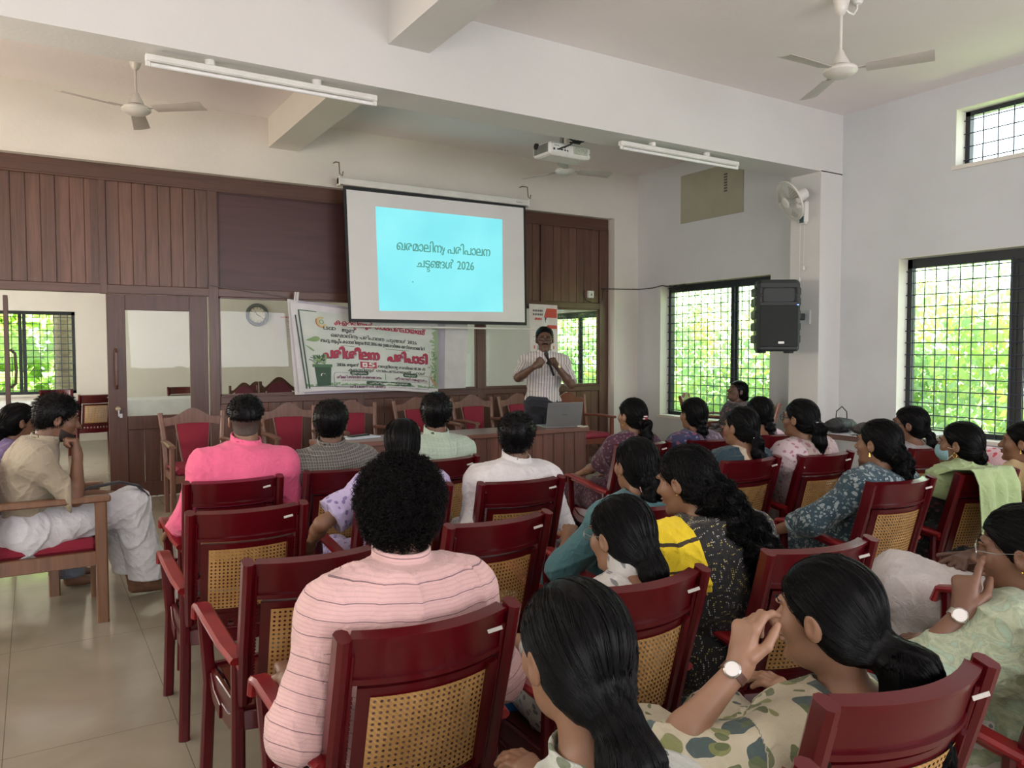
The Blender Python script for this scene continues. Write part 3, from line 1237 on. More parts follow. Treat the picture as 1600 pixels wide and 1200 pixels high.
# ================================================================ banners
def banner_mats():
    m, nt, bs, out = NT('printed_banner')
    at = nd(nt, 'ShaderNodeAttribute', attribute_name='pc')
    sp = nd(nt, 'ShaderNodeSeparateXYZ')
    nt.links.new(at.outputs['Vector'], sp.inputs[0])
    nz = nd(nt, 'ShaderNodeTexNoise', i_Scale=26.0, i_Detail=6.0)
    nt.links.new(at.outputs['Vector'], nz.inputs['Vector'])
    nz2 = nd(nt, 'ShaderNodeTexNoise', i_Scale=4.0, i_Detail=3.0)
    nt.links.new(at.outputs['Vector'], nz2.inputs['Vector'])
    base = ramp(nt, nz2.outputs[0], [(0.35, (0.56, 0.64, 0.58)), (0.6, (0.68, 0.72, 0.67))])
    # grass band along the foot of the print
    edge = mathn(nt, 'ADD', mathn(nt, 'MULTIPLY', nz.outputs[0], 0.16), 0.0)
    g = mathn(nt, 'LESS_THAN', sp.outputs[1], edge)
    col = ramp(nt, nz.outputs[0], [(0.3, (0.10, 0.22, 0.12)), (0.7, (0.26, 0.42, 0.22))])
    c = mixc(nt, g, base, col)
    # leaf sprays up the right edge
    g2 = mathn(nt, 'GREATER_THAN', mathn(nt, 'ADD', sp.outputs[0], mathn(nt, 'MULTIPLY', nz.outputs[0], 0.14)), 1.03)
    c = mixc(nt, g2, c, (0.30, 0.42, 0.25))
    nt.links.new(c, bs.inputs['Base Color'])
    bs.inputs['Roughness'].default_value = 0.45
    return m


def quad_at(c, y, bend=0.0, wav=0.0):
    """bilinear placement inside four xz corners tl,tr,br,bl; returns fn(u,v) v up"""
    tl, tr, br, bl = [Vector(p) for p in c]

    def f(u, v, off=0.0):
        p = (bl * (1 - u) + br * u) * (1 - v) + (tl * (1 - u) + tr * u) * v
        yy = y + wav * math.sin(u * 7 + v * 3) * (1 - v * 0.6) - bend * (1 - v) * u
        return (p.x, yy + off, p.y)
    return f


def C2(px, py, Y):
    p = atY(px, py, Y)
    return (p.x, p.z)


M_bw = mat_plain('banner_vinyl_white', (0.70, 0.69, 0.70), 0.45)
M_bk2 = mat_plain('banner_vinyl_lilac', (0.50, 0.47, 0.55), 0.45)
YBn = 8.68
bB = empty('banner', (0, 0, 0), 0, 'older white and lilac banner hanging behind the green printed banner, its right edge showing', 'banner')
f2 = quad_at([C2(449, 467, 8.72), C2(731, 505, 8.72), C2(728, 606, 8.72), C2(461, 617, 8.72)], 8.725, 0, 0.006)
mb = MB()
mb.sheet(lambda u, v: f2(u, v), 24, 10, 0.001)
mb.build('banner_sheet', M_bk2, bB, True)
mb = MB()
mb.sheet(lambda u, v: f2(0.86 + u * 0.14, v, -0.004), 4, 10, 0.001)
mb.build('banner_margin', M_bw, bB, True)
mb = MB()
mb.sheet(lambda u, v: f2(0.0 + u * 0.05, v, -0.004), 4, 10, 0.001)
mb.build('banner_margin', M_bw, bB, True)
ban = empty('banner', (0, 0, 0), 0, 'green printed vinyl banner with large red lettering and a wheeled bin, hung below the screen', 'banner')
cn = [C2(453, 471, YBn), C2(684, 503, YBn), C2(683, 614, YBn), C2(468, 613, YBn)]
fb = quad_at(cn, YBn, 0.03, 0.008)
mb = MB()
mb.sheet(lambda u, v: fb(u, v - 0.0 + (-0.035 * (1 - v) * math.sin(u * PI) * -1)), 40, 20, 0.001)
mb.build('banner_sheet', M_bw, ban, True)
V, F, A = [], [], []
nu, nv = 60, 30
for i in range(nu + 1):
    for j in range(nv + 1):
        u, v = 0.045 + 0.955 * i / nu, 0.06 + 0.87 * j / nv
        V.append(fb(u, v + 0.035 * (1 - v) * math.sin(u * PI), -0.003))
        A.append((u, v, 0))
for i in range(nu):
    for j in range(nv):
        a = i * (nv + 1) + j
        F.append((a, a + nv + 1, a + nv + 2, a + 1))
o = link('banner_print', mesh_np('banner_print', V, F, banner_mats(), True, A), ban)
BWd, BHt = 1.84, 0.93


def at_ban(x, y):
    """x,y in hundredths of the printed area"""
    u, v = x / 100, y / 100
    return fb(u, v + 0.035 * (1 - v) * math.sin(u * PI), -0.006)


tp = TextPlane(at_ban)
# material slots: 0 red, 1 dark text, 2 dark green, 3 pale, 4 logo yellow, 5 leaf, 6 logo red, 7 purple lower half of the title
tp.stroke([(4.6, 92), (7.0, 3.5)], 0.9, 2)
tp.stroke([(2.4, 86), (5.0, 3.5)], 0.9, 2)
tp.stroke([(4.6, 92), (60, 93)], 0.9, 2)
tp.stroke([(7.0, 6), (60, 6)], 0.6, 2)


class _S:
    pass


def bline(s, u, v, size, width, mi, thick=0.0, slant=0.0):
    V, T, w = layout(s)
    sx = width / w
    for rep in ([0.0] if not thick else [-thick, 0.0, thick]):
        b = len(tp.V)
        for x, y in V:
            tp.V.append(at_ban(u + (x - w / 2) * sx + rep + slant * y, v + y * size + rep * .6))
        for t in T:
            tp.F.append(tuple(b + i for i in t))
            tp.M.append(mi)
        tp.lift(b)


bline('കൊട്ടിയൂർ ഗ്രാമപഞ്ചായത്ത്'.replace('ട്ട', 'ട^ട').replace('ഞ്ച', 'ഞ+ച').replace('ത്ത', 'ത+ത').replace('ഗ്ര', 'ഗ'), 59, 79, 10, 64, 0, 0.25)
bline('ജൂൺ', 36, 71.5, 6.5, 9, 1, 0.15)
bline('ഖരമാലിന~ പരിപാലന ചട^ടങ+ങൾ 2026', 54, 64.5, 6.5, 60, 1, 0.1)
bline('ബഹു. സുപ^രീം കോടതിയുടെ 19.02.2026 ലെ ഉത+തരവിന+റെ അടിസ+ഥാനത+തിൽ', 53.5, 57.5, 6.0, 73, 1, 0.12)
tp.stroke([(30, 54.5), (78, 54.8)], 0.5, 2)
bline('പരിശീലന', 37, 38.5, 17, 38, 7, 0.75)
bline('പരിപാടി', 77, 38.5, 17, 29, 7, 0.75)
bline('പരിശീലന', 37, 39.2, 17, 38, 0, 0.5)
bline('പരിപാടി', 77, 39.2, 17, 29, 0, 0.5)
bline('2026 ജൂൺ', 34, 29.5, 5, 15, 1, 0.2)
tp.poly([(42.5, 28), (54, 28), (54, 36), (42.5, 36)], 0)
tp.poly([(44, 29.2), (47.4, 29.2), (47.4, 34.8), (44, 34.8)], 3)
tp.poly([(45.2, 31), (46.3, 31), (46.3, 33), (45.2, 33)], 0)
bline('5', 50.5, 29.5, 8.5, 4.2, 3, 0.3)
bline('വെള+ളിയാഴ^ച രാവിലെ 10.30 ന്', 72.5, 29.5, 5, 35, 1, 0.12)
bline('കൊട^ടിയൂർ ഗാമപഞ+ചായത+ത് ഹാൾ', 62, 23.5, 5, 56, 1, 0.12)


def rr(x0, y0, x1, y1, r, ry, n=5):
    pts = []
    for cx, cy, a0 in ((x1 - r, y1 - ry, 0), (x0 + r, y1 - ry, 90), (x0 + r, y0 + ry, 180), (x1 - r, y0 + ry, 270)):
        for i in range(n + 1):
            a = R(a0 + 90 * i / n)
            pts.append((cx + r * math.cos(a), cy + ry * math.sin(a)))
    return pts


tp.stroke(rr(24, 4.0, 93, 22, 2, 4), 0.35, 2, True)
tp.stroke([(60, 21.5), (60, 13)], 0.3, 2)
tp.poly(rr(35, 18.8, 48, 24.2, 1.5, 2.6), 2)
tp.poly(rr(73, 18.8, 84, 24.2, 1.5, 2.6), 2)
tp.poly(rr(46, 6.8, 79, 11.6, 1.5, 2.3), 2)
bline('ഉദ+ഘാടനം', 41.5, 20.2, 3.6, 10, 3)
bline('അദ്ധ്യക്ഷൻ'.replace('്', '+'), 78.5, 20.2, 3.6, 8.5, 3)
bline('പരിശീലനം നൽകുന+നത്', 62.5, 8, 3.0, 28, 3)
bline('ശ്രീമതി സിസിലി കണ്ണന്താനം'.replace('ശ്ര', 'ശ').replace('ണ്ണ', 'ണ+ണ').replace('ന്ത', 'ന+ത'), 41.5, 14.5, 4.6, 31, 7, 0.12)
bline('ശ്രീ റോയി നമ്പുടാകം'.replace('ശ്ര', 'ശ').replace('മ്പ', 'മ+പ'), 79, 14.5, 4.6, 24, 7, 0.12)
bline('(പ്രസിഡന്റ്, കൊട്ടിയൂർ ഗ്രാമപഞ്ചായത്ത്)'.replace('്', ''), 41, 11.6, 2.4, 24, 7)
bline('(വൈസ് പ്രസിഡന്റ്, കൊട്ടിയൂർ ഗ്രാമപഞ്ചായത്ത്)'.replace('്', ''), 80, 12.2, 2.2, 24, 7)
bline('ശ്രീ റെജി പി. മാത്യു'.replace('ശ്ര', 'ശ').replace('ത്യു', 'ത~'), 47, 2.2 + .8, 4.2, 25, 7, 0.12)
bline('(സെക്രട്ടറി, കൊട്ടിയൂർ ഗ്രാമപഞ്ചായത്ത്)'.replace('്', ''), 74, 3.6, 2.2, 24, 7)
# emblem at the upper left
for r0, a0, a1, w, mi in ((4.4, 60, 330, 2.4, 4), (5.6, 150, 300, 1.0, 6), (2.0, 0, 359, 1.0, 5)):
    tp.stroke([(18.5 + r0 * 0.62 * math.cos(R(a0 + (a1 - a0) * i / 14)), 81 + r0 * 1.15 * math.sin(R(a0 + (a1 - a0) * i / 14))) for i in range(15)], w * .8, mi)
bline('LSGD', 23.5, 72.5, 5.2, 8, 1, 0.15)
# leaf at the left
for cx, cy, sx_, sy_, rot in ((12, 60, 4.6, 4.4, 8), (9.5, 50, 3, 2, -20)):
    tp.poly([(cx + sx_ * math.cos(a) * abs(math.cos(a)) ** .2, cy + sy_ * math.sin(a) * (0.6 + .4 * math.cos(a)) + rot * 0.02 * math.cos(a) * 8) for a in [2 * PI * i / 16 for i in range(16)]], 5)
# wheeled bin with plants
tp.poly([(12.5, 6), (21.5, 6), (22.6, 28), (11.5, 28)], 2)
tp.poly([(10.2, 28), (23.4, 28), (23.4, 31.4), (10.2, 31.4)], 8)
rgb = random.Random(5)
for i in range(70):
    cx, cy = 15.5 + rgb.uniform(-5, 4), 31.5 + rgb.uniform(-1, 9)
    a = rgb.uniform(20, 160)
    L_, w_ = rgb.uniform(2.0, 3.6), rgb.uniform(.5, .9)
    dx, dy = math.cos(R(a)), 1.6 * math.sin(R(a))
    tp.poly([(cx, cy), (cx + dx * L_ * .5 + w_, cy + dy * L_ * .5), (cx + dx * L_, cy + dy * L_), (cx + dx * L_ * .5 - w_, cy + dy * L_ * .5)], rgb.choice((2, 5, 8)))
for k in range(3):
    a = R(90 + 120 * k)
    b_ = R(90 + 120 * k + 75)
    tp.stroke([(17.0 + 1.5 * math.cos(a), 18.0 + 2.6 * math.sin(a)), (17.0 + 1.7 * math.cos((a + b_) / 2), 18.0 + 2.9 * math.sin((a + b_) / 2)), (17.0 + 1.5 * math.cos(b_), 18.0 + 2.6 * math.sin(b_))], 0.7, 3)
    tp.poly([(17.0 + 2.1 * math.cos(b_), 18.0 + 3.6 * math.sin(b_)), (17.0 + .8 * math.cos(b_), 18.0 + 1.4 * math.sin(b_)), (17.0 + 1.5 * math.cos(b_ + .5), 18.0 + 2.6 * math.sin(b_ + .5))], 3)
# sprays and a hand at the right edge
for i in range(46):
    cx, cy = 96 + rgb.uniform(-2.5, 3), rgb.uniform(8, 62)
    a = rgb.uniform(60, 170)
    dx, dy = math.cos(R(a)), 1.7 * math.sin(R(a))
    tp.poly([(cx, cy), (cx + dx * 1.2 + .4, cy + dy * 1.2), (cx + dx * 2.4, cy + dy * 2.4), (cx + dx * 1.2 - .4, cy + dy * 1.2)], rgb.choice((5, 8)))
tp.poly([(92.5, 24), (94, 22), (99, 12), (98.5, 8), (95, 15)], 9)
tp.build('banner_writing', [mat_plain('print_red', (0.42, 0.035, 0.07), .5), mat_plain('print_dark', (0.06, 0.07, 0.06), .5), mat_plain('print_green', (0.03, 0.085, 0.045), .5),
                            mat_plain('print_white', (0.74, 0.74, 0.72), .5), mat_plain('print_yellow', (0.62, 0.50, 0.22), .5), mat_plain('print_leaf', (0.24, 0.38, 0.16), .5),
                            mat_plain('print_orange', (0.50, 0.16, 0.08), .5), mat_plain('print_purple', (0.16, 0.03, 0.10), .5), mat_plain('print_midgreen', (0.07, 0.18, 0.08), .5), mat_plain('print_skin', (0.45, 0.26, 0.16), .5)], ban)
mb = MB()
p = atY(462, 462, YBn)
mb.sheet(lambda u, v: (p.x - .03 + .05 * u + .01 * v, YBn - 0.03 - 0.01 * math.sin(u * 9), p.z - 0.06 + 0.10 * v), 6, 3, 0.002)
mb.build('adhesive_tape', M_bw, ban, True)

# ================================================================ calendars, clock, switch box, patch on the wall
def calendar(c, Y, label, big=True):
    t = empty('wall_calendar', (0, 0, 0), 0, label, 'calendar')
    f = quad_at(c, Y, 0, 0.002)
    mb = MB()
    mb.sheet(lambda u, v: f(u, v), 6, 8, 0.004)
    mb.build('calendar_page', mat_plain('calendar_paper', (0.72, 0.66, 0.64), 0.6), t, True)
    q = TextPlane(lambda x, y: f(x / 100, y / 100, -0.003))
    if big:
        q.poly([(50, 86), (97, 86), (97, 96), (60, 96)], 0)
        q.poly([(55, 74), (97, 74), (97, 78), (62, 78)], 0)
        q.poly([(58 + 9.5 * math.cos(a), 86 + 10 * math.sin(a)) for a in [2 * PI * i / 20 for i in range(20)]], 2)
        q.poly([(58 + 5 * math.cos(a), 86 + 6 * math.sin(a)) for a in [2 * PI * i / 14 for i in range(14)]], 1)
        for y in (92, 88):
            for k in range(6):
                q.poly([(12 + k * 6, y), (16 + k * 6, y), (16 + k * 6, y + 2.2), (12 + k * 6, y + 2.2)], 1)
        for k in range(5):
            q.poly([(18 + k * 5, 83), (22 + k * 5, 83), (22 + k * 5, 85.5), (18 + k * 5, 85.5)], 0)
        for k in range(5):
            q.poly([(37 + k * 5.5, 67), (41.6 + k * 5.5, 67), (41.6 + k * 5.5, 70.5), (37 + k * 5.5, 70.5)], 0)
        ys, x0, dx = [60, 52, 44, 36, 28, 20], 14, 11.5
    else:
        for k in range(6):
            q.poly([(22 + k * 10, 88), (29 + k * 10, 88), (29 + k * 10, 93), (22 + k * 10, 93)], 0)
            q.poly([(50 + k * 6, 72), (54 + k * 6, 72), (54 + k * 6, 75), (50 + k * 6, 75)], 0)
        ys, x0, dx = [52, 42, 32, 22, 12], 12, 13
    for j, y in enumerate(ys):
        for k in range(7):
            x = x0 + k * dx
            if big and j == 0:
                q.stroke([(x - 3, y), (x + 4, y), (x + 4, y + 5), (x - 3, y + 5)], .6, 3, True)
            else:
                q.poly([(x - 1.5, y), (x + 2.2, y), (x + 2.2, y + 3.6), (x - 1.5, y + 3.6)], 0 if k in (0, 6) and j % 2 else 3)
    q.build('calendar_print', [mat_plain('calendar_red', (0.55, 0.06, 0.05), .5), mat_plain('calendar_black', (0.08, 0.08, 0.08), .5), mat_plain('calendar_white', (.75, .74, .72), .5), mat_plain('calendar_grey', (0.38, 0.33, 0.33), .5)], t)
    return t


calendar([C2(828, 474.5, 8.70), C2(872, 477, 8.70), C2(875, 620, 8.70), C2(832, 620, 8.70)], 8.72, 'red and white wall calendar hanging on the partition behind the standing speaker')
calendar([C2(430, 492, YF - .02), C2(468, 492, YF - .02), C2(468, 531, YF - .02), C2(430, 531, YF - .02)], YF - .02, 'small pinkish calendar on the far wall right of the round clock', False)
ck = atY(402, 492, YF - 0.03)
cl = empty('wall_clock', (ck.x, YF - .002, ck.z), 0, 'round wall clock with a dark rim seen through the partition glass', 'wall clock')
RX = Matrix.Rotation(PI / 2, 3, 'X')
MB().lathe([(0.21, 0), (0.215, 0.02), (0.20, 0.045), (0.165, 0.05), (0.148, 0.03), (0.148, 0.02)], 40, RX).build('clock_rim', mat_plain('clock_rim', (0.10, 0.11, 0.11), 0.35), cl, True)
MB().lathe([(0.001, 0.026), (0.15, 0.026), (0.15, 0.02)], 40, RX).build('clock_face', mat_plain('clock_face', (0.72, 0.68, 0.55), 0.6), cl)
q = TextPlane(lambda x, y: (x, -0.028, y))
for k in range(12):
    a = 2 * PI * k / 12
    q.stroke([(0.115 * math.sin(a), 0.115 * math.cos(a)), (0.14 * math.sin(a), 0.14 * math.cos(a))], 0.012)
q.stroke([(-.02, .01), (0.075, -0.035)], 0.010)
q.stroke([(.01, -.02), (-0.04, 0.075)], 0.008)
q.build('clock_hands', [M_dark], cl)

sw = atY(923, 460, YP - .03)
t = empty('switch_box', (sw.x, YP - .012, sw.z), 0, 'white switch plate on the upper right boards of the partition', 'switch')
MB().box2((-.055, -.04, -.05), (.045, -.0, .05), .004).build('plate', M_white, t)
MB().box2((-.015, -.046, -.02), (.010, -.038, .012), .003).build('switch', mat_plain('switch_grey', (.25, .25, .24), .4), t)
mb = MB()
w = [(-.10, -.012, .05), (-.12, -.012, 0), (-.08, -.012, -.08), (.02, -.012, -.12), (.16, -.02, -.125), (.20, -.03, -.07), (.21, -.03, .05), (.23, -.05, .085)]
mb.tube(w, .006, 8)
mb.build('wire', M_dark, t, True)
mb = MB()
pts = [atY(940, 451, YP - .16 - .01), atY(975, 452, YP - .17), atX(1000, 452, XW - .01), atX(1020, 450, XW - .01), atX(1035, 446, XW - .01), atX(1052, 450, XW - .02), atX(1062, 447, XW - .02), atX(1070, 444, XW - .02)]
mb.tube(pts, .007, 8)
lp = [atX(1052 + 12 * math.cos(i * .9) + i, 449 + 4.5 * math.sin(i * .9), XW + .1) for i in range(16)]
mb.tube(lp, .006, 8)
tag(mb.build('cable', M_dark, smooth=True), 'dark cable looping from the partition post to the corner of the far window', 'cable')
# faded board on the right wall
mb = MB()
a = atX(1065, 277, XW)
b = atX(1162, 333, XW)
mb.box2((XW - .014, b.y, 3.235), (XW - .001, a.y, 3.875), .002)
o = mb.build('notice_board', mat_plain('faded_board', (0.40, 0.39, 0.29), 0.7, vary=.08, scale=3))
tag(o, 'faded olive board fixed high on the right wall above the far window', 'board')
mb = MB()
for k in range(7):
    mb.box2((XW - .0155, 6.93, 3.53 + k * .035), (XW - .0138, 6.985, 3.53 + k * .035 + .022))
mb.build('board_lettering', mat_plain('faded_ink', (.12, .11, .09), .7), o)

# ================================================================ wall fan
M_cage = mat_plain('fan_wire', (0.70, 0.69, 0.62), 0.4)
wf = empty('wall_fan', (7.175, 5.49, 3.03), 0, 'white oscillating wall fan on the concrete pilaster', 'wall fan')
mb = MB()
mb.box((-.03, 0, -.02), (.06, .12, .26), None, .025)
mb.build('wall_bracket', M_white, wf)
q = MB()
q.box((-.062, 0, -.10), (.006, .055, .07), None, .004)
q.build('control_panel', mat_plain('fan_panel', (.05, .09, .10), .4), wf)
mb = MB()
mb.bar([(-.05, 0, .03), (-.16, 0.0, .035), (-.20, -.02, .07)], .045, .035)
mb.build('arm', M_white, wf, True)
fd = (atY(1120, 420, 5.3) - atY(1225, 335, 5.5)).normalized()
fd = Vector((-0.78, 0.34, -0.42)).normalized()
fm = fd.to_track_quat('Z', 'Y').to_matrix()
hc = Vector((-.235, -.03, .10))
mb = MB()
mb.lathe([(0.03, -.16), (.058, -.15), (.066, -.11), (.066, -.02), (.05, .0)], 20, fm, hc)
mb.build('motor', M_white, wf, True)
cg = empty('grille_cage', hc)
cg.parent = wf
cg.rotation_euler = fm.to_euler()
bpy.data.objects.remove(cg)
mb = MB()
Rg = .215
for z, rr_ in ((.0, Rg), (.008, Rg)):
    mb.tube([(Rg * math.cos(2 * PI * i / 40), Rg * math.sin(2 * PI * i / 40), .045 + z) for i in range(41)], .008, 8)
for k in range(40):
    a = 2 * PI * k / 40
    ca, sa = math.cos(a), math.sin(a)
    mb.tube([(.05 * ca, .05 * sa, .105), (.13 * ca, .13 * sa, .095), (.19 * ca, .19 * sa, .07), (Rg * ca, Rg * sa, .045)], .0016, 4, cap=False)
    mb.tube([(.05 * ca, .05 * sa, -.01), (.15 * ca, .15 * sa, .0), (Rg * ca, Rg * sa, .045)], .0016, 4, cap=False)
me = mb.mesh('grille_cage', M_cage, True)
for v in me.vertices:
    v.co = fm @ v.co + hc
link('grille_cage', me, wf)
mb = MB()
mb.lathe([(.001, .115), (.05, .112), (.058, .10), (.05, .095)], 24)
me = mb.mesh('cage_badge', M_white, True)
for v in me.vertices:
    v.co = fm @ v.co + hc
link('cage_badge', me, wf)
for k in range(3):
    mb = MB()
    a0 = k * 2 * PI / 3 + .4
    mb.sheet(lambda u, v: ((.03 + .16 * u) * math.cos(a0 + (v - .5) * (1.1 * (.4 + .6 * u))), (.03 + .16 * u) * math.sin(a0 + (v - .5) * (1.1 * (.4 + .6 * u))), .05 + (v - .5) * .035), 6, 5, .002)
    me = mb.mesh('blade', mat_plain('fan_blade_clear', (.42, .42, .37), .3), True)
    for v in me.vertices:
        v.co = fm @ v.co + hc
    link('blade', me, wf)
mb = MB()
for y, z in ((-.02, -.62), (.03, -.74)):
    mb.tube([(-.045, y, -.14), (-.045, y, z)], .0018, 5)
    mb.lathe([(.004, z + .02), (.014, z), (.014, z - .02), (.005, z - .03)], 10, None, (-.045, y, 0))
mb.build('pull_cord', M_white, wf, True)

# ================================================================ loudspeaker
M_spk = mat_plain('loudspeaker_shell', (0.018, 0.022, 0.022), 0.5, bumpy=.2, bscale=300)
M_grl = mat_plain('loudspeaker_grille', (0.008, 0.011, 0.010), 0.55, bumpy=.5, bscale=500)
c0 = atY(1210, 549, 5.46)
ang = math.atan2(-c0.x, -c0.y)     # direction towards the viewer
ls = empty('loudspeaker', (c0.x, 5.46, c0.z), R(-38), 'black plastic loudspeaker box mounted on the pilaster left of the big window', 'loudspeaker')
mb = MB()
hw, hd, hh = .205, .17, .69
sec = [(-hw, -.14), (-hw + .03, -.175), (hw - .03, -.175), (hw, -.14), (hw - .005, .02), (.13, .17), (-.13, .17), (-hw + .005, .02)]
rows = []
vs = []
zs = [(0.0, .90), (.02, .97), (.10, 1), (.60, 1), (.655, .98), (.685, .92), (.69, .84)]
for z, s in zs:
    for x, y in sec:
        zz = z + (0.012 * (1 - (x / hw) ** 2) if z > .6 else 0)
        vs.append((x * s, y * (s if z > .6 or z < .05 else 1), zz))
n = len(sec)
fs = [tuple(range(n))[::-1], tuple((len(zs) - 1) * n + i for i in range(n))]
for i in range(len(zs) - 1):
    for j in range(n):
        k = (j + 1) % n
        fs.append((i * n + j, i * n + k, (i + 1) * n + k, (i + 1) * n + j))
mb.add(vs, fs)
for z in (.12, .24, .36, .48, .58):
    mb.box((-hw + .012, -.02, z), (.05, .22, .085), None, .012)
    mb.box((hw - .012, -.02, z), (.05, .22, .085), None, .012)
for x in (-.13, .13):
    for y in (-.1, .08):
        mb.box((x, y, -.008), (.05, .05, .022), None, .006)
mb.build('cabinet', M_spk, ls, False)
mb = MB()
mb.box((0, -.178, .245), (.36, .012, .40), None, .006)
mb.build('speaker_grille', M_grl, ls)
mb = MB()
mb.sheet(lambda u, v: ((u - .5) * .30, -.186 + .09 * (1 - (2 * u - 1) ** 2) ** .5 * (1 - (2 * v - 1) ** 2) ** .5, .475 + .14 * v), 16, 8, .003)
mb.box2((-.155, -.185, .468), (.155, -.175, .476))
mb.box2((-.155, -.185, .614), (.155, -.175, .622))
mb.build('horn', M_spk, ls, True)
mb = MB()
for s in (-1, 1):
    for z in (.505, .585):
        mb.box((s * .172, -.178, z), (.026, .012, .065), None, .005)
mb.build('port', M_dark, ls)
MB().box((.175, -.182, .448), (.016, .004, .006)).build('indicator_light', mat_emit('blue_led', (.15, .25, 1.0), 6.0), ls)
MB().box((0.02, -.187, .085), (.055, .003, .022), None, .002).build('name_plate', M_white, ls)
mb = MB()
_bx = 7.176 - c0.x
mb.bar([(0.0, .12, .35), (0.05, .20, .35), (_bx * math.cos(R(38)), _bx * math.sin(R(38)), .35)], .05, .07)
ls.scale = (1.07, 1.07, 1.07)
mb.build('bracket', M_blk, ls)
# label strip on the pilaster
mb = MB()
tag(MB().box2((7.150, 5.40, 1.80), (7.1745, 5.60, 1.95)).build('taped_notice', mat_plain('clear_tape', (.55, .57, .55), .3)), 'small taped strip on the pilaster behind the loudspeaker', 'notice')
mb = MB()

# ================================================================ speakers desk with laptop and papers
desk = empty('conference_desk', (3.2, 5.95, 0), 0, 'long brown wooden desk with boarded front, laptop on its right end', 'desk')
a = atZ(489, 690, .78)
xl, xr = 1.93 - 3.2, 4.50 - 3.2
dy0, dy1 = -.06, .34
MB().box2((xl, dy0 - .03, .745), (xr + .02, dy1 + .02, .785), .006).build('desk_top', mat_wood('desk_top_wood', (.19, .085, .06), .7, .32, 1, 0, 'X', .3), desk)
mb = MB()
nb = 21
for i in range(nb):
    x = xl + .02 + (xr - xl - .04) * i / nb
    mb.box2((x + .002, dy0, .06), (x + (xr - xl - .04) / nb - .002, dy0 + .02, .745), .003)
mb.build('front_panel', mat_wood('desk_board_wood', (.15, .060, .040), .65, .42, 1.0, .121), desk)
mb = MB()
mb.box2((xr - .03, dy0, .02), (xr, dy1, .745), .003)
mb.box2((xl, dy0, .02), (xl + .03, dy1, .745), .003)
mb.build('side_panel', W_frame, desk)
MB().box2((xl, dy0 - .005, .0), (xr, dy0 + .03, .07), .004).build('plinth', W_frame, desk)
# laptop
lt = empty('laptop', (4.27, 5.98, .786), R(180 - 12), 'silver grey laptop with its lid open on the desk in front of the speaker', 'laptop')
M_lap = mat_plain('laptop_shell', (.30, .31, .31), .35, .6)
MB().box2((-.18, -.20, .0), (.18, .05, .016), .005).build('keyboard_base', M_lap, lt)
lid = MB()
lid.box2((-.18, -.004, 0), (.18, .004, .235), .003)
lo = lid.build('laptop_lid', M_lap, lt, False, (0, .05, .014), (R(-14), 0, 0))
MB().box2((-.168, -.0052, .012), (.168, -.0042, .225)).build('laptop_display', mat_emit('display', (.25, .7, .8), .6), lo)
q = TextPlane(lambda x, y: (-x, .0046, y))
q.poly([(-.025, .11), (.025, .11), (.025, .122), (-.025, .122)])
q.build('lid_mark', [mat_plain('lid_mark_grey', (.16, .16, .16), .3)], lo)
# papers, pen, phone
pp = atZ(565, 684, .79)
o = MB().box2((-.15, -.10, 0), (.15, .10, .012), .002).build('paper_stack', mat_plain('blue_white_paper', (.55, .62, .68), .6), loc=(pp.x, pp.y + .05, .786), rot=(0, 0, R(8)))
tag(o, 'bluish white papers lying on the left part of the desk', 'papers')
o = MB().box2((-.10, -.035, 0), (.10, .035, .010), .004).build('mobile_phone', M_blk, loc=(pp.x + .0, pp.y + .07, .799), rot=(0, 0, R(20)))
tag(o, 'dark phone lying on the papers on the desk', 'phone')
o = MB().tube([(-.07, 0, 0), (.07, 0, 0)], .005, 8).build('pen', M_white, smooth=True, loc=(3.62, 5.93, .792), rot=(0, 0, R(10)))
tag(o, 'white pen near the front edge of the desk', 'pen')
o = MB().tube([(0, 0, 0), (.05, 0, 0), (.06, 0, 0), (.11, .01, 0)], [.007, .007, .003, .003], 8).build('charger_plug', M_white, smooth=True, loc=(4.40, 5.90, .794), rot=(0, 0, R(-20)))
tag(o, 'small white plug beside the laptop at the desk corner', 'plug')
# ================================================================ red plastic armchair with cane-look back
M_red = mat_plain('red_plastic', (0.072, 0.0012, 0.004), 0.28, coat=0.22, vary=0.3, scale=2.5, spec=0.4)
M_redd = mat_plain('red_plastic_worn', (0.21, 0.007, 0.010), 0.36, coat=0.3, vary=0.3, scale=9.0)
M_cream = mat_plain('sticker', (0.46, 0.44, 0.39), 0.5)
m, nt, bs, out = NT('cane_weave')
tc = nd(nt, 'ShaderNodeTexCoord')
sp = nd(nt, 'ShaderNodeSeparateXYZ')
nt.links.new(tc.outputs['Object'], sp.inputs[0])
PITCHC = 0.0146


def _cell(s, off=0.0):
    f = mathn(nt, 'FRACT', mathn(nt, 'DIVIDE', mathn(nt, 'ADD', s, 10.0 + off), PITCHC))
    return mathn(nt, 'ABSOLUTE', mathn(nt, 'SUBTRACT', f, 0.5))


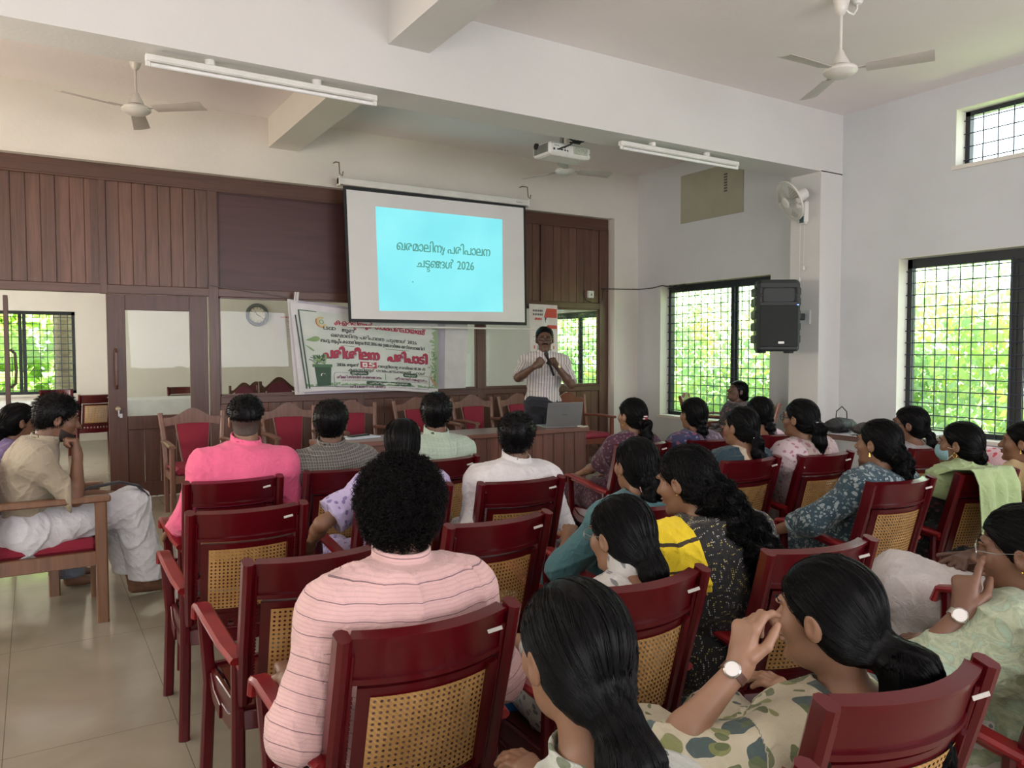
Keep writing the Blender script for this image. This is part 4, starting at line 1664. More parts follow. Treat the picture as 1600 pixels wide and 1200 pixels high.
cx_, cz_ = _cell(sp.outputs[0]), _cell(sp.outputs[2])
d4 = mathn(nt, 'POWER', mathn(nt, 'ADD', mathn(nt, 'POWER', cx_, 3.0), mathn(nt, 'POWER', cz_, 3.0)), 0.3333)
hole = mathn(nt, 'LESS_THAN', d4, 0.235)
n1 = nd(nt, 'ShaderNodeTexNoise', i_Scale=14.0, i_Detail=4.0)
nt.links.new(tc.outputs['Object'], n1.inputs['Vector'])
nt.links.new(ramp(nt, n1.outputs[0], [(.3, (.34, .185, .058)), (.7, (.47, .27, .095))]), bs.inputs['Base Color'])
bs.inputs['Roughness'].default_value = 0.4
bump(nt, mathn(nt, 'SINE', mathn(nt, 'MULTIPLY', mathn(nt, 'ADD', sp.outputs[0], sp.outputs[2]), 430)), .25, .002, bs)
trn = nd(nt, 'ShaderNodeBsdfTransparent')
mx = nd(nt, 'ShaderNodeMixShader')
nt.links.new(hole, mx.inputs[0])
nt.links.new(bs.outputs[0], mx.inputs[1])
nt.links.new(trn.outputs[0], mx.inputs[2])
nt.links.new(mx.outputs[0], out.inputs[0])
M_cane = m


def yb(z):
    """rake of the back: forward offset at height z"""
    return 0.13 * (0.90 - z) / 0.48


def make_plastic_chair():
    t = empty('plastic_armchair', (0, 0, 0))
    # back posts run down into rear legs
    mb = MB()

    def bulge(x):
        return -0.055 * (1 - (x / 0.20) ** 2)

    def panel(x0, x1, z0, z1, th, nx=12, nz=3, dy=0.0):
        mb.sheet(lambda u, v: (x0 + (x1 - x0) * u, yb(z0 + (z1 - z0) * v) + bulge(x0 + (x1 - x0) * u) + dy, z0 + (z1 - z0) * v), nx, nz, th)
    for s in (-1, 1):
        mb.bar([(s * .215, yb(.905), .905), (s * .215, yb(.80) - .0, .80), (s * .215, yb(.62) + .005, .62), (s * .212, yb(.44), .44)], .034, .052, up=(0, 1, 0), ch=.3)
        mb.bar([(s * .192, yb(.86), .86), (s * .192, yb(.44), .44)], .012, .03, up=(0, 1, 0), ch=.3)
        for i in range(26):
            mb.box((s * .189, yb(.75 - i * .011) - .012, .75 - i * .011), (.010, .006, .006))
    panel(-.20, .20, .795, .893, .022)
    panel(-.20, .20, .885, .897, .034, dy=-.006)
    panel(-.20, .20, .783, .797, .034, dy=-.008)
    panel(-.175, .175, .745, .772, .014)
    panel(-.175, .175, .475, .502, .014)
    panel(-.20, .20, .462, .476, .03, dy=-.006)
    for s in (-1, 1):
        panel(s * .175, s * .145, .475, .77, .014, 3, 6)
    # fretwork below the cane
    panel(-.20, .20, .445, .466, .02)
    for k in range(-4, 5):
        panel(k * .042 - .011, k * .042 + .011, .415, .45, .016, 2, 2)
    panel(-.20, .20, .40, .42, .02)
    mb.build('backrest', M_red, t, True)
    mb = MB()
    mb.sheet(lambda u, v: (-.148 + .296 * u, yb(.498 + .252 * v) + bulge(-.148 + .296 * u) - .004, .498 + .252 * v), 16, 4)
    mb.build('cane_panel', M_cane, t, True)
    mb = MB()
    mb.box((.145, yb(.872) + bulge(.145) - .0135 - .006, .862), (.036, .002, .009), Matrix.Rotation(R(-22), 3, 'Z') @ Matrix.Rotation(R(-14), 3, 'X') @ Matrix.Rotation(R(-14), 3, 'Y'))
    mb.build('number_sticker', M_cream, t)
    for k in range(5):
        pass
    # seat
    mb = MB()

    def seat(u, v):
        x = -.215 + .43 * u
        y = .12 + .42 * v
        z = .425 - .022 * (1 - (2 * u - 1) ** 2) * math.sin(min(1, v * 1.15) * PI) - (.018 * max(0, v - .82) / .18)
        return (x, y, z)
    mb.sheet(seat, 12, 10, .012)
    for s in (-1, 1):
        mb.bar([(s * .222, .10, .395), (s * .235, .34, .40), (s * .24, .52, .392)], .016, .065, ch=.2)
    mb.bar([(-.225, .545, .385), (-.10, .56, .38), (.10, .56, .38), (.225, .545, .385)], .016, .07, ch=.2)
    mb.bar([(-.21, .115, .385), (0, .07, .385), (.21, .115, .385)], .016, .06, ch=.2)
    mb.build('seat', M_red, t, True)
    for s in (-1, 1):
        mb = MB()
        mb.bar([(s * .228, yb(.60) - .0, .585), (s * .245, .19, .60), (s * .262, .33, .632), (s * .272, .45, .652), (s * .274, .495, .645), (s * .274, .51, .60)], .056, .024, up=None, ch=.35)
        mb.bar([(s * .224, yb(.59), .565), (s * .243, .19, .585), (s * .258, .33, .615), (s * .268, .46, .63)], .014, .03, up=None, ch=.3)
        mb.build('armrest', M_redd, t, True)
        mb = MB()
        mb.bar([(s * .268, .47, .64), (s * .255, .475, .45), (s * .25, .485, .38), (s * .262, .535, 0.0)], .042, .034, up=(0, 1, 0), ch=.25)
        mb.bar([(s * .246, .46, .40), (s * .246, .40, .36), (s * .244, .30, .345)], .014, .05, ch=.2)
        mb.build('leg', M_red, t, True)
        mb = MB()
        mb.bar([(s * .225, .12, .60), (s * .226, .125, .42), (s * .232, .105, .25), (s * .245, .065, 0.0)], .040, .036, up=(0, 1, 0), ch=.25)
        mb.bar([(s * .232, .12, .38), (s * .236, .20, .355), (s * .238, .32, .345)], .014, .05, ch=.2)
        mb.build('leg', M_red, t, True)
    return t


_pc = None
CH = {}


def chair(key, x, y, rz, label, group='red plastic armchairs in rows'):
    global _pc
    o = make_plastic_chair() if _pc is None else copy_tree(_pc)
    if _pc is None:
        _pc = o
    o.location = (x, y, 0)
    o.rotation_euler = (0, 0, R(rz))
    tag(o, label, 'chair', group)
    CH[key] = (x, y, R(rz))
    return o


chair('A', .765, 1.58, 0, 'red plastic armchair holding the man in the pink striped shirt, nearest on the left')
chair('B', .732, 2.29, -1, 'empty red plastic armchair in front of the man in pink stripes')
chair('C', .705, 3.10, -3, 'empty red plastic armchair with its whole cane back visible, behind the man in bright pink')
chair('D', .806, 3.83, -3, 'red plastic armchair holding the man in the bright pink shirt')
chair('E', 1.383, 3.86, 1, 'red plastic armchair holding the man in the grey checked shirt')
chair('F', 1.405, 3.16, -1, 'red plastic armchair holding the woman in lavender with long straight hair')
chair('G', 1.99, 3.93, 4, 'red plastic armchair holding the man in the pale green shirt')
chair('H', 1.965, 3.07, -5, 'red plastic armchair holding the man in the white shirt')
chair('I', 1.44, 2.40, 3, 'empty red plastic armchair behind the man in the white shirt, right of the curly-haired head')
chair('J', 1.38, 1.55, -1, 'red plastic armchair holding the woman with glasses and white collar')
chair('K', 2.13, 2.27, -3, 'red plastic armchair holding the woman in the teal top')
chair('M', 2.10, 1.53, -8, 'red plastic armchair holding the woman in the black dotted dress')
chair('N', 1.375, .805, -7, 'nearest red plastic armchair at bottom right, holding the woman in the leafy cream print')
chair('L', .74, .72, -3, 'red plastic armchair holding the nearest long-haired woman, mostly below the picture edge')
chair('O', 3.475, 2.10, -5, 'red plastic armchair holding the woman in the blue-green flowered dress')
chair('P', 4.09, 2.02, -7, 'red plastic armchair with the pale green shawl hanging over its back')
chair('Q', 4.80, 2.68, -8, 'red plastic armchair holding the woman in grey print near the big window')
chair('R', 4.80, 1.97, -8, 'red plastic armchair holding the woman in pale yellow at the right edge')
chair('S', 3.434, 2.96, -1, 'red plastic armchair holding the woman with the silver hair clip and dark teal shawl')
chair('T', 3.99, 2.88, -3, 'red plastic armchair holding the woman with glasses in the faded pink flowered dress')
chair('U', 3.98, 3.75, -6, 'red plastic armchair holding the woman with a braid and dark blue shawl')
chair('V', 4.60, 3.74, -7, 'red plastic armchair holding the woman with a braid and pale pink blouse')
chair('W', 3.42, 3.85, -2, 'red plastic armchair holding the woman in the purple sari')
chair('X', 2.12, .72, -10, 'red plastic armchair holding the woman in pale green knit at lower right edge')
chair('Y', 3.13, 1.08, 6, 'red plastic armchair whose arm shows against the white trousers at right edge')
chair('Z', .30, 14.2, 180, 'red plastic armchair behind the white table under the far window', 'red plastic armchairs in the far room')
chair('Z2', 2.15, 14.2, 180, 'red plastic armchair behind the white table, seen through the door glass', 'red plastic armchairs in the far room')
chair('Z3', .75, 12.4, 8, 'red plastic armchair on the near side of the white table', 'red plastic armchairs in the far room')

# white-clothed table in the far room
M_cloth = mat_plain('table_linen', (.72, .74, .75), .7)
o = MB().box2((-2.2, 13.0, .735), (2.6, 13.75, .78), .008).build('covered_table', M_cloth)
for nm, a, b in (('table_skirt', (-2.2, 13.0, .48), (2.6, 13.012, .745)), ('leg', (-2.1, 13.1, 0), (-2.04, 13.16, .74)), ('leg', (2.44, 13.1, 0), (2.5, 13.16, .74)), ('leg', (2.44, 13.6, 0), (2.5, 13.66, .74)), ('leg', (.2, 13.6, 0), (.26, 13.66, .74))):
    MB().box2(a, b).build(nm, M_cloth if nm == 'table_skirt' else W_frame, o)
tag(o, 'long table under a white cloth in the room behind the partition', 'table')

# ================================================================ carved wooden armchairs with red upholstery
W_ch = mat_wood('chair_wood', (.20, .095, .065), .7, .35, 1.2, 0, 'Z', .3)
W_chr = mat_wood('chair_wood_red', (.19, .055, .035), .7, .3, 1.2, 0, 'Z', .4)
M_uph = mat_plain('red_upholstery', (.24, .008, .03), .75, bumpy=.2, bscale=200)


def make_wood_chair(wm):
    t = empty('wooden_armchair', (0, 0, 0))
    H_ = .97

    def rk(z):
        return -.12 * max(0, z - .45) / .52
    for s in (-1, 1):
        mb = MB()
        mb.bar([(s * .255, 0, 0), (s * .255, 0, .45), (s * .262, rk(.7), .7), (s * .285, rk(.93), .93)], .042, .04, up=(0, 1, 0), ch=.2)
        mb.build('leg', wm, t, True)
        mb = MB()
        mb.bar([(s * .27, .50, 0), (s * .27, .50, .655)], .045, .045, up=(0, 1, 0), ch=.2)
        mb.build('leg', wm, t, True)
        mb = MB()
        mb.bar([(s * .262, rk(.66), .665), (s * .275, .25, .68), (s * .275, .55, .67)], .06, .03, ch=.3)
        mb.build('armrest', wm, t, True)
    mb = MB()
    top = []
    n = 24
    for i in range(n + 1):
        x = -.26 + .52 * i / n
        top.append((x, .885 + .085 * (0.5 + .5 * math.cos(min(1, abs(x) / .20) * PI))))
    bot = [(x, .80 + (0.03 * (1 - (x / .26) ** 2))) for x in [.26 - .52 * i / n for i in range(n + 1)]]
    mb.prism(top + bot, rk(.88) - .012, rk(.88) + .02)
    mb.build('crest_rail', wm, t)
    mb = MB()
    mb.sheet(lambda u, v: ((u - .5) * (.20 + .09 * v), rk(.46 + .35 * v) + .004 - .02 * math.sin(u * PI) * math.sin(v * PI) * -1, .46 + .36 * v), 8, 6, .02)
    mb.build('back_pad', M_uph, t, True)
    mb = MB()
    for s in (-1, 1):
        mb.bar([(s * .108, rk(.45), .45), (s * .153, rk(.82), .82)], .016, .022, up=(0, 1, 0))
    mb.bar([(-.25, 0, .44), (.25, 0, .44)], .03, .05)
    mb.build('back_frame', wm, t, True)
    MB().box2((-.245, .01, .40), (.245, .53, .475), .03).build('seat_cushion', M_uph, t)
    mb = MB()
    mb.box2((-.25, .49, .34), (.25, .52, .41), .004)
    mb.box2((-.265, .0, .34), (-.235, .50, .41), .004)
    mb.box2((.235, .0, .34), (.265, .50, .41), .004)
    mb.build('seat_rail', wm, t)
    return t


wc0 = make_wood_chair(W_ch)
wc_n = 0


def wood_chair(x, y, rz, label, group='wooden armchairs along the partition', wm=None):
    global wc_n
    o = wc0 if wc_n == 0 else copy_tree(wc0)
    wc_n += 1
    o.location = (x, y, 0)
    o.rotation_euler = (0, 0, R(rz))
    if wm:
        for ch in o.children:
            if ch.data and ch.name.split('.')[0] not in ('back_pad', 'seat_cushion'):
                ch.data = ch.data.copy()
                ch.data.materials[0] = wm
    return tag(o, label, 'chair', group)


for px, pyy, Y, lb in ((303, 640, 7.85, 'wooden armchair with red back in front of the glazed door'), (453, 630, 8.05, 'wooden armchair with red back between the pink and grey checked shirts'),
                       (553, 625, 8.15, 'wooden armchair with red back above the papers on the desk'), (655, 622, 8.25, 'wooden armchair with red back left of the pale green shirted head'),
                       (743, 617, 8.3, 'wooden armchair with red back right of the banner, fully in view'), (815, 613, 8.3, 'wooden armchair with red back partly behind the standing speaker'),
                       (893, 612, 8.15, 'wooden armchair with red seat and back right of the laptop')):
    p = atY(px, pyy, Y)
    wood_chair(p.x, Y, 180, lb, wm=W_chr if px > 860 else None)
p = atY(1082, 618, 7.35)
wood_chair(p.x, 7.35, 215, 'wooden armchair standing in the corner below the far window', wm=W_chr)

# arched chairs in the far room seen through the glass
def arched_chair(x, y, s, rz, label):
    t = empty('arched_chair', (x, y, 0), rz, label, 'chair', 'arched high-back chairs in the far room')
    t.scale = (s, s, s)
    Wd = W_frame
    for k in (-1, 1):
        MB().bar([(k * .27, 0, 0), (k * .27, -.04, 1.08)], .05, .04, up=(0, 1, 0)).build('leg', Wd, t, True)
        MB().bar([(k * .25, .48, 0), (k * .25, .48, .46)], .045, .045, up=(0, 1, 0)).build('leg', Wd, t, True)
    mb = MB()
    n = 20
    top = [(-.25 + .5 * i / n, .98 + .16 * math.sin(PI * i / n) ** 2) for i in range(n + 1)]
    bot = [(.25 - .5 * i / n, .92 + .14 * math.sin(PI * i / n) ** 2) for i in range(n + 1)]
    mb.prism(top + bot, -.05, -.02)
    mb.build('crest_rail', Wd, t)
    poly = [(-.17, .55), (.17, .55), (.19, .85)] + [(.19 * math.cos(a), .85 + .22 * math.sin(a)) for a in [PI * i / 14 for i in range(1, 14)]] + [(-.19, .85)]
    MB().prism(poly, -.04, -.0).build('back_pad', mat_plain('faded_upholstery', (.17, .035, .06), .8), t)
    MB().box2((-.25, 0, .42), (.25, .5, .48), .02).build('seat', M_uph, t)
    return t


p = atY(437, 597, 11.3)
arched_chair(p.x, 11.3, 1.0, PI, 'arched red-padded chair seen through the glass left of the banner')
p = atY(382, 603, 13.6)
arched_chair(p.x, 13.6, .86, PI, 'small arched chair furthest left beyond the glass below the clock')
p = atY(401, 604, 13.9)
arched_chair(p.x, 13.9, .86, PI, 'small arched chair just right of its twin beyond the glass below the clock')

# low wooden armchair of the man at the left edge
lc = empty('wooden_armchair', (-.20, 5.12, 0), R(-90), 'brown wooden armchair with red cushion holding the man in the beige shirt', 'chair')
W_lc = mat_wood('armchair_wood', (.19, .09, .045), .7, .4, 1.0, 0, 'Z', .2)
# chair faces +X after rotation: local +y forward
W2_ = .27
for s in (-1, 1):
    MB().bar([(s * W2_, .50, 0), (s * W2_, .50, .69)], .058, .06, up=(0, 1, 0), ch=.15).build('leg', W_lc, lc, True)
    MB().bar([(s * W2_, -.10, 0), (s * W2_, -.02, .35), (s * W2_, -.03, .60), (s * W2_, -.10, .98)], .055, .06, up=(0, 1, 0), ch=.15).build('leg', W_lc, lc, True)
    MB().box2((s * W2_ - .04, -.06, .68), (s * W2_ + .04, .55, .715), .008).build('armrest', W_lc, lc)
mb = MB()
mb.box2((-W2_, -.03, .32), (-W2_ + .04, .50, .40), .004)
mb.box2((W2_ - .04, -.03, .32), (W2_, .50, .40), .004)
mb.box2((-W2_, .47, .32), (W2_, .51, .40), .004)
mb.build('seat_rail', W_lc, lc)
MB().box2((-.235, -.02, .385), (.235, .49, .465), .03).build('seat_cushion', M_uph, lc)
MB().box2((-.25, -.11, .52), (.25, -.05, .95), .03).build('back_pad', M_uph, lc)

# side table at the right wall with bags, sill things
tb = empty('side_table', (6.75, 4.35, 0), 0, 'dark side table with a flowered cloth against the right wall, heaped with bags', 'table')
MB().box2((-.55, -.55, .70), (.62, .55, .74), .005).build('table_top', W_frame, tb)
for sx_ in (-.5, .56):
    for sy_ in (-.5, .5):
        MB().box2((sx_ - .025, sy_ - .025, 0), (sx_ + .025, sy_ + .025, .70)).build('leg', W_frame, tb)
m, nt, bs, out = NT('flowered_cloth')
tc = nd(nt, 'ShaderNodeTexCoord')
vo = nd(nt, 'ShaderNodeTexVoronoi', i_Scale=26.0)
nt.links.new(tc.outputs['Object'], vo.inputs['Vector'])
nt.links.new(ramp(nt, vo.outputs['Distance'], [(.18, (.30, .05, .10)), (.3, (.66, .64, .66))], 'LINEAR'), bs.inputs['Base Color'])
o = MB().box2((6.22, 3.85, .742), (7.2, 4.75, .752), .003).build('table_cover', m)
tag(o, 'white cloth with small dark flowers covering the side table', 'tablecloth')
# ================================================================ modelling of people by implicit surfaces
F4 = np.float32


def A3(v):
    return np.array([v[0], v[1], v[2]], F4)


def nrm(v):
    v = np.asarray(v, float)
    return (v / (np.linalg.norm(v) + 1e-9)).astype(F4)


def d_ell(P, c, r, Rm=None):
    q = P - c
    if Rm is not None:
        q = q @ Rm
    r = np.asarray(r, F4)
    a = q / r
    k0 = np.sqrt((a * a).sum(1))
    b = a / r
    k1 = np.sqrt((b * b).sum(1)) + 1e-6
    return k0 * (k0 - 1) / k1


def d_cap(P, a, b, ra, rb):
    ab = b - a
    L = float(ab @ ab) + 1e-9
    q = P - a
    t = np.clip(q @ ab / L, 0, 1)
    e = q - t[:, None] * ab
    return np.sqrt((e * e).sum(1)) - (ra + (rb - ra) * t)


def smin(a, b, k):
    h = np.maximum(k - np.abs(a - b), 0) / k
    return np.minimum(a, b) - h * h * k * 0.25


def smax(a, b, k):
    return -smin(-a, -b, k)


def chain(P, pts, k):
    d = None
    for (a, ra), (b, rb) in zip(pts, pts[1:]):
        e = d_cap(P, a, b, ra, rb)
        d = e if d is None else smin(d, e, k)
    return d


def surface(fn, lo, hi, v, blk=8):
    lo = np.asarray(lo, float)
    hi = np.asarray(hi, float)
    nb = np.ceil((hi - lo) / (v * blk)).astype(int) + 1
    n = nb * blk
    g = np.stack(np.meshgrid(*[np.arange(k) for k in nb], indexing='ij'), -1).reshape(-1, 3)
    cen = (lo + (g + 0.5) * blk * v - v * 0.5).astype(F4)
    dc = fn(cen)
    rad = blk * v * 0.9 + v * 1.5 + 0.012
    act = np.abs(dc) < rad
    Fd = np.repeat(np.repeat(np.repeat(dc.reshape(nb), blk, 0), blk, 1), blk, 2).astype(F4)
    ga = g[act]
    o = np.stack(np.meshgrid(*[np.arange(blk)] * 3, indexing='ij'), -1).reshape(-1, 3)
    for s in range(0, len(ga), 1500):
        gg = ga[s:s + 1500]
        ijk = (gg[:, None, :] * blk + o[None]).reshape(-1, 3)
        val = fn((lo + ijk * v).astype(F4))
        Fd[ijk[:, 0], ijk[:, 1], ijk[:, 2]] = val
    ins = Fd < 0
    c8 = np.zeros(tuple(n - 1), np.int8)
    for dx in (0, 1):
        for dy in (0, 1):
            for dz in (0, 1):
                c8 += ins[dx:n[0] - 1 + dx, dy:n[1] - 1 + dy, dz:n[2] - 1 + dz]
    cells = np.argwhere((c8 > 0) & (c8 < 8))
    idx = np.full(tuple(n - 1), -1, np.int32)
    idx[cells[:, 0], cells[:, 1], cells[:, 2]] = np.arange(len(cells))
    cor = np.array([(a, b, c) for a in (0, 1) for b in (0, 1) for c in (0, 1)])
    vals = np.stack([Fd[cells[:, 0] + a, cells[:, 1] + b, cells[:, 2] + c] for a, b, c in cor], 1)
    acc = np.zeros((len(cells), 3))
    cnt = np.zeros(len(cells))
    for i in range(8):
        for j in range(i + 1, 8):
            if np.abs(cor[i] - cor[j]).sum() == 1:
                a, b = vals[:, i], vals[:, j]
                cr = (a < 0) != (b < 0)
                t = np.where(cr, a / (a - b + 1e-12), 0)
                p = cor[i] + t[:, None] * (cor[j] - cor[i])
                acc += p * cr[:, None]
                cnt += cr
    V = lo + (cells + acc / np.maximum(cnt, 1)[:, None]) * v
    faces = []
    for ax in range(3):
        o1, o2 = [(1, 2), (2, 0), (0, 1)][ax]
        sl0 = [slice(1, n[k] - 1) for k in range(3)]
        sl1 = list(sl0)
        sl0[ax] = slice(0, n[ax] - 1)
        sl1[ax] = slice(1, n[ax])
        a = ins[tuple(sl0)]
        b = ins[tuple(sl1)]
        off = np.array([1, 1, 1])
        off[ax] = 0
        for sgn, msk in ((0, a & ~b), (1, ~a & b)):
            e = np.argwhere(msk) + off
            if not len(e):
                continue
            e1 = np.zeros(3, int)
            e1[o1] = 1
            e2 = np.zeros(3, int)
            e2[o2] = 1
            q = [e - e1 - e2, e - e2, e, e - e1]
            q = np.stack([idx[x[:, 0], x[:, 1], x[:, 2]] for x in q], 1)
            if sgn:
                q = q[:, ::-1]
            faces.append(q)
    Fc = np.concatenate(faces) if faces else np.zeros((0, 4), int)
    Fc = Fc[(Fc >= 0).all(1)]
    V = V.astype(F4)
    # settle the points on the true surface
    for it in range(2):
        d, gr = grad(fn, V, v * 0.3)
        st = np.clip(d, -v, v)
        V = V - gr * st[:, None] * 0.9
    return V, Fc


def grad(fn, P, h):
    d = fn(P)
    g = np.zeros_like(P)
    for k in range(3):
        e = np.zeros(3, F4)
        e[k] = h
        g[:, k] = fn(P + e) - d
    g /= (np.linalg.norm(g, axis=1)[:, None] + 1e-9)
    return d, g


def folds(P, seed, amp, f=1.0):
    r = np.random.default_rng(seed)
    s = np.zeros(len(P), F4)
    for k in range(4):
        a, b = r.normal(0, 1, 3).astype(F4), r.normal(0, 1, 3).astype(F4)
        a /= np.linalg.norm(a)
        fr = (14 + 11 * k) * f
        w = np.sin(P @ a * fr + 2.6 * np.sin(P @ b * 9 + k) + r.random() * 6)
        s += (1 - np.abs(w)) ** 2 * (0.6 if k else 0.9) / (1 + k * .5)
    e = np.sin(P @ r.normal(0, 38, 3).astype(F4) + 3 * np.sin(P @ r.normal(0, 16, 3).astype(F4)))
    return (s - 0.7) * amp * 1.25 + (1 - np.abs(e)) ** 3 * amp * .35


# ---------------------------------------------------------------- materials for people
_sk = {}


def skin(i):
    cols = [(.225, .115, .065), (.165, .080, .046), (.30, .165, .10), (.105, .052, .032), (.13, .065, .04)]
    if i not in _sk:
        m, nt, bs, out = NT('skin')
        tc = nd(nt, 'ShaderNodeTexCoord')
        n1 = nd(nt, 'ShaderNodeTexNoise', i_Scale=14.0, i_Detail=4.0)
        nt.links.new(tc.outputs['Object'], n1.inputs['Vector'])
        c = cols[i]
        nt.links.new(ramp(nt, n1.outputs[0], [(.3, tuple(x * .88 for x in c)), (.7, tuple(x * 1.1 for x in c))]), bs.inputs['Base Color'])
        bs.inputs['Roughness'].default_value = 0.48
        bs.inputs['Subsurface Weight'].default_value = 0.08
        bs.inputs['Subsurface Radius'].default_value = (.01, .004, .002)
        n2 = nd(nt, 'ShaderNodeTexNoise', i_Scale=260.0, i_Detail=3.0)
        nt.links.new(tc.outputs['Object'], n2.inputs['Vector'])
        bump(nt, n2.outputs[0], .12, .002, bs)
        _sk[i] = m
    return _sk[i]


def mat_hair(name, col=(.0022, .0022, .0025), rough=.38):
    m, nt, bs, out = NT(name)
    tc = nd(nt, 'ShaderNodeTexCoord')
    n1 = nd(nt, 'ShaderNodeTexNoise', i_Scale=30.0, i_Detail=4.0)
    nt.links.new(tc.outputs['Object'], n1.inputs['Vector'])
    nt.links.new(ramp(nt, n1.outputs[0], [(.3, tuple(x * .6 for x in col)), (.7, tuple(x * 1.5 for x in col))]), bs.inputs['Base Color'])
    bs.inputs['Roughness'].default_value = rough
    bs.inputs['Specular IOR Level'].default_value = .13
    return m


M_hair = mat_hair('black_hair')
M_hairm = mat_hair('black_hair_matte', (.006, .005, .005), .6)
M_stub = mat_plain('cropped_hair', (.055, .036, .028), .7, vary=.3, scale=120)


def fab(name, kind, cols, sc_=1.0, rough=.8, w=.5):
    """woven fabric; pattern laid out in garment coordinates 'pc' (metres across, metres along)"""
    m, nt, bs, out = NT(name)
    at = nd(nt, 'ShaderNodeAttribute', attribute_name='pc')
    tc = nd(nt, 'ShaderNodeTexCoord')
    sp = nd(nt, 'ShaderNodeSeparateXYZ')
    nt.links.new(at.outputs['Vector'], sp.inputs[0])
    U, Vv = sp.outputs[0], sp.outputs[1]

    def tri(s, step, ww):
        f = mathn(nt, 'FRACT', mathn(nt, 'DIVIDE', mathn(nt, 'ADD', s, 10), step))
        return mathn(nt, 'LESS_THAN', f, ww)
    n0 = nd(nt, 'ShaderNodeTexNoise', i_Scale=9.0, i_Detail=5.0)
    nt.links.new(tc.outputs['Object'], n0.inputs['Vector'])
    base = ramp(nt, n0.outputs[0], [(.3, tuple(x * .9 for x in cols[0])), (.7, tuple(min(1, x * 1.06) for x in cols[0]))])
    c = base
    if kind == 'stripe_v':
        c = mixc(nt, mathn(nt, 'MULTIPLY', tri(U, .028 * sc_, w), .9), base, cols[1])
        c = mixc(nt, mathn(nt, 'MULTIPLY', tri(U, .007 * sc_, .3), .3), c, cols[1])
    elif kind == 'stripe_h':
        f2 = mathn(nt, 'ADD', Vv, mathn(nt, 'MULTIPLY', n0.outputs[0], .006))
        c = mixc(nt, mathn(nt, 'MULTIPLY', tri(f2, .0125 * sc_, .35), .35), base, cols[1])
        c = mixc(nt, mathn(nt, 'MULTIPLY', tri(f2, .052 * sc_, .055), .85), c, cols[2])
    elif kind == 'check':
        a = tri(U, .013 * sc_, .22)
        b = tri(Vv, .013 * sc_, .22)
        c = mixc(nt, mathn(nt, 'MULTIPLY', mathn(nt, 'MAXIMUM', a, b), .75), base, cols[1])
        a = tri(U, .026 * sc_, .5)
        b = tri(Vv, .026 * sc_, .5)
        c = mixc(nt, mathn(nt, 'MULTIPLY', mathn(nt, 'ADD', a, b), .15), c, cols[2])
    elif kind == 'floral':
        wv = nd(nt, 'ShaderNodeTexNoise', i_Scale=13.0 / sc_, i_Detail=2.0)
        nt.links.new(at.outputs['Vector'], wv.inputs['Vector'])
        vm = nd(nt, 'ShaderNodeVectorMath', operation='MULTIPLY_ADD')
        nt.links.new(wv.outputs[1], vm.inputs[0])
        vm.inputs[1].default_value = (.05 * sc_,) * 3
        nt.links.new(at.outputs['Vector'], vm.inputs[2])
        for i, (cc, th, s3) in enumerate(zip(cols[1:], (.30, .26, .22, .2), (16, 23, 34, 48))):
            vo = nd(nt, 'ShaderNodeTexVoronoi', i_Scale=s3 / sc_)
            vo.inputs['Randomness'].default_value = .95
            nt.links.new(vm.outputs[0], vo.inputs['Vector'])
            c = mixc(nt, mathn(nt, 'MULTIPLY', mathn(nt, 'LESS_THAN', vo.outputs['Distance'], th), .9), c, cc)
    elif kind == 'leafy':
        for i, (cc, th, s3, rot) in enumerate(zip(cols[1:], (.36, .30, .30, .26), (9, 12, 17, 22), (.6, -.8, .2, 1.3))):
            mp = nd(nt, 'ShaderNodeMapping')
            mp.inputs['Rotation'].default_value = (0, 0, rot)
            mp.inputs['Scale'].default_value = (2.1, 1, 1)
            mp.inputs['Location'].default_value = (i * .37, i * .21, 0)
            wv = nd(nt, 'ShaderNodeTexNoise', i_Scale=9.0, i_Detail=2.0)
            nt.links.new(at.outputs['Vector'], wv.inputs['Vector'])
            vm = nd(nt, 'ShaderNodeVectorMath', operation='MULTIPLY_ADD')
            nt.links.new(wv.outputs[1], vm.inputs[0])
            vm.inputs[1].default_value = (.09,) * 3
            nt.links.new(at.outputs['Vector'], vm.inputs[2])
            nt.links.new(vm.outputs[0], mp.inputs['Vector'])
            vo = nd(nt, 'ShaderNodeTexVoronoi', i_Scale=s3 / sc_)
            vo.inputs['Randomness'].default_value = .8
            nt.links.new(mp.outputs[0], vo.inputs['Vector'])
            c = mixc(nt, mathn(nt, 'MULTIPLY', mathn(nt, 'LESS_THAN', vo.outputs['Distance'], th), .92), c, cc)
    elif kind == 'rings':
        vo = nd(nt, 'ShaderNodeTexVoronoi', i_Scale=9.0 / sc_)
        vo.inputs['Randomness'].default_value = .35
        nt.links.new(at.outputs['Vector'], vo.inputs['Vector'])
        ring = mathn(nt, 'GREATER_THAN', mathn(nt, 'SINE', mathn(nt, 'MULTIPLY', vo.outputs['Distance'], 38)), .35)
        vd = nd(nt, 'ShaderNodeTexVoronoi', i_Scale=150.0 / sc_)
        vd.inputs['Randomness'].default_value = .3
        nt.links.new(at.outputs['Vector'], vd.inputs['Vector'])
        dot = mathn(nt, 'LESS_THAN', vd.outputs['Distance'], .33)
        f = mathn(nt, 'MULTIPLY', ring, dot)
        pick = nd(nt, 'ShaderNodeTexNoise', i_Scale=22.0)
        nt.links.new(at.outputs['Vector'], pick.inputs['Vector'])
        c2 = mixc(nt, mathn(nt, 'GREATER_THAN', pick.outputs[0], .52), cols[1], cols[2])
        c = mixc(nt, f, base, c2)
    elif kind == 'ikat':
        n5 = nd(nt, 'ShaderNodeTexNoise', i_Scale=16.0 / sc_, i_Detail=3.0, i_Distortion=1.6)
        nt.links.new(at.outputs['Vector'], n5.inputs['Vector'])
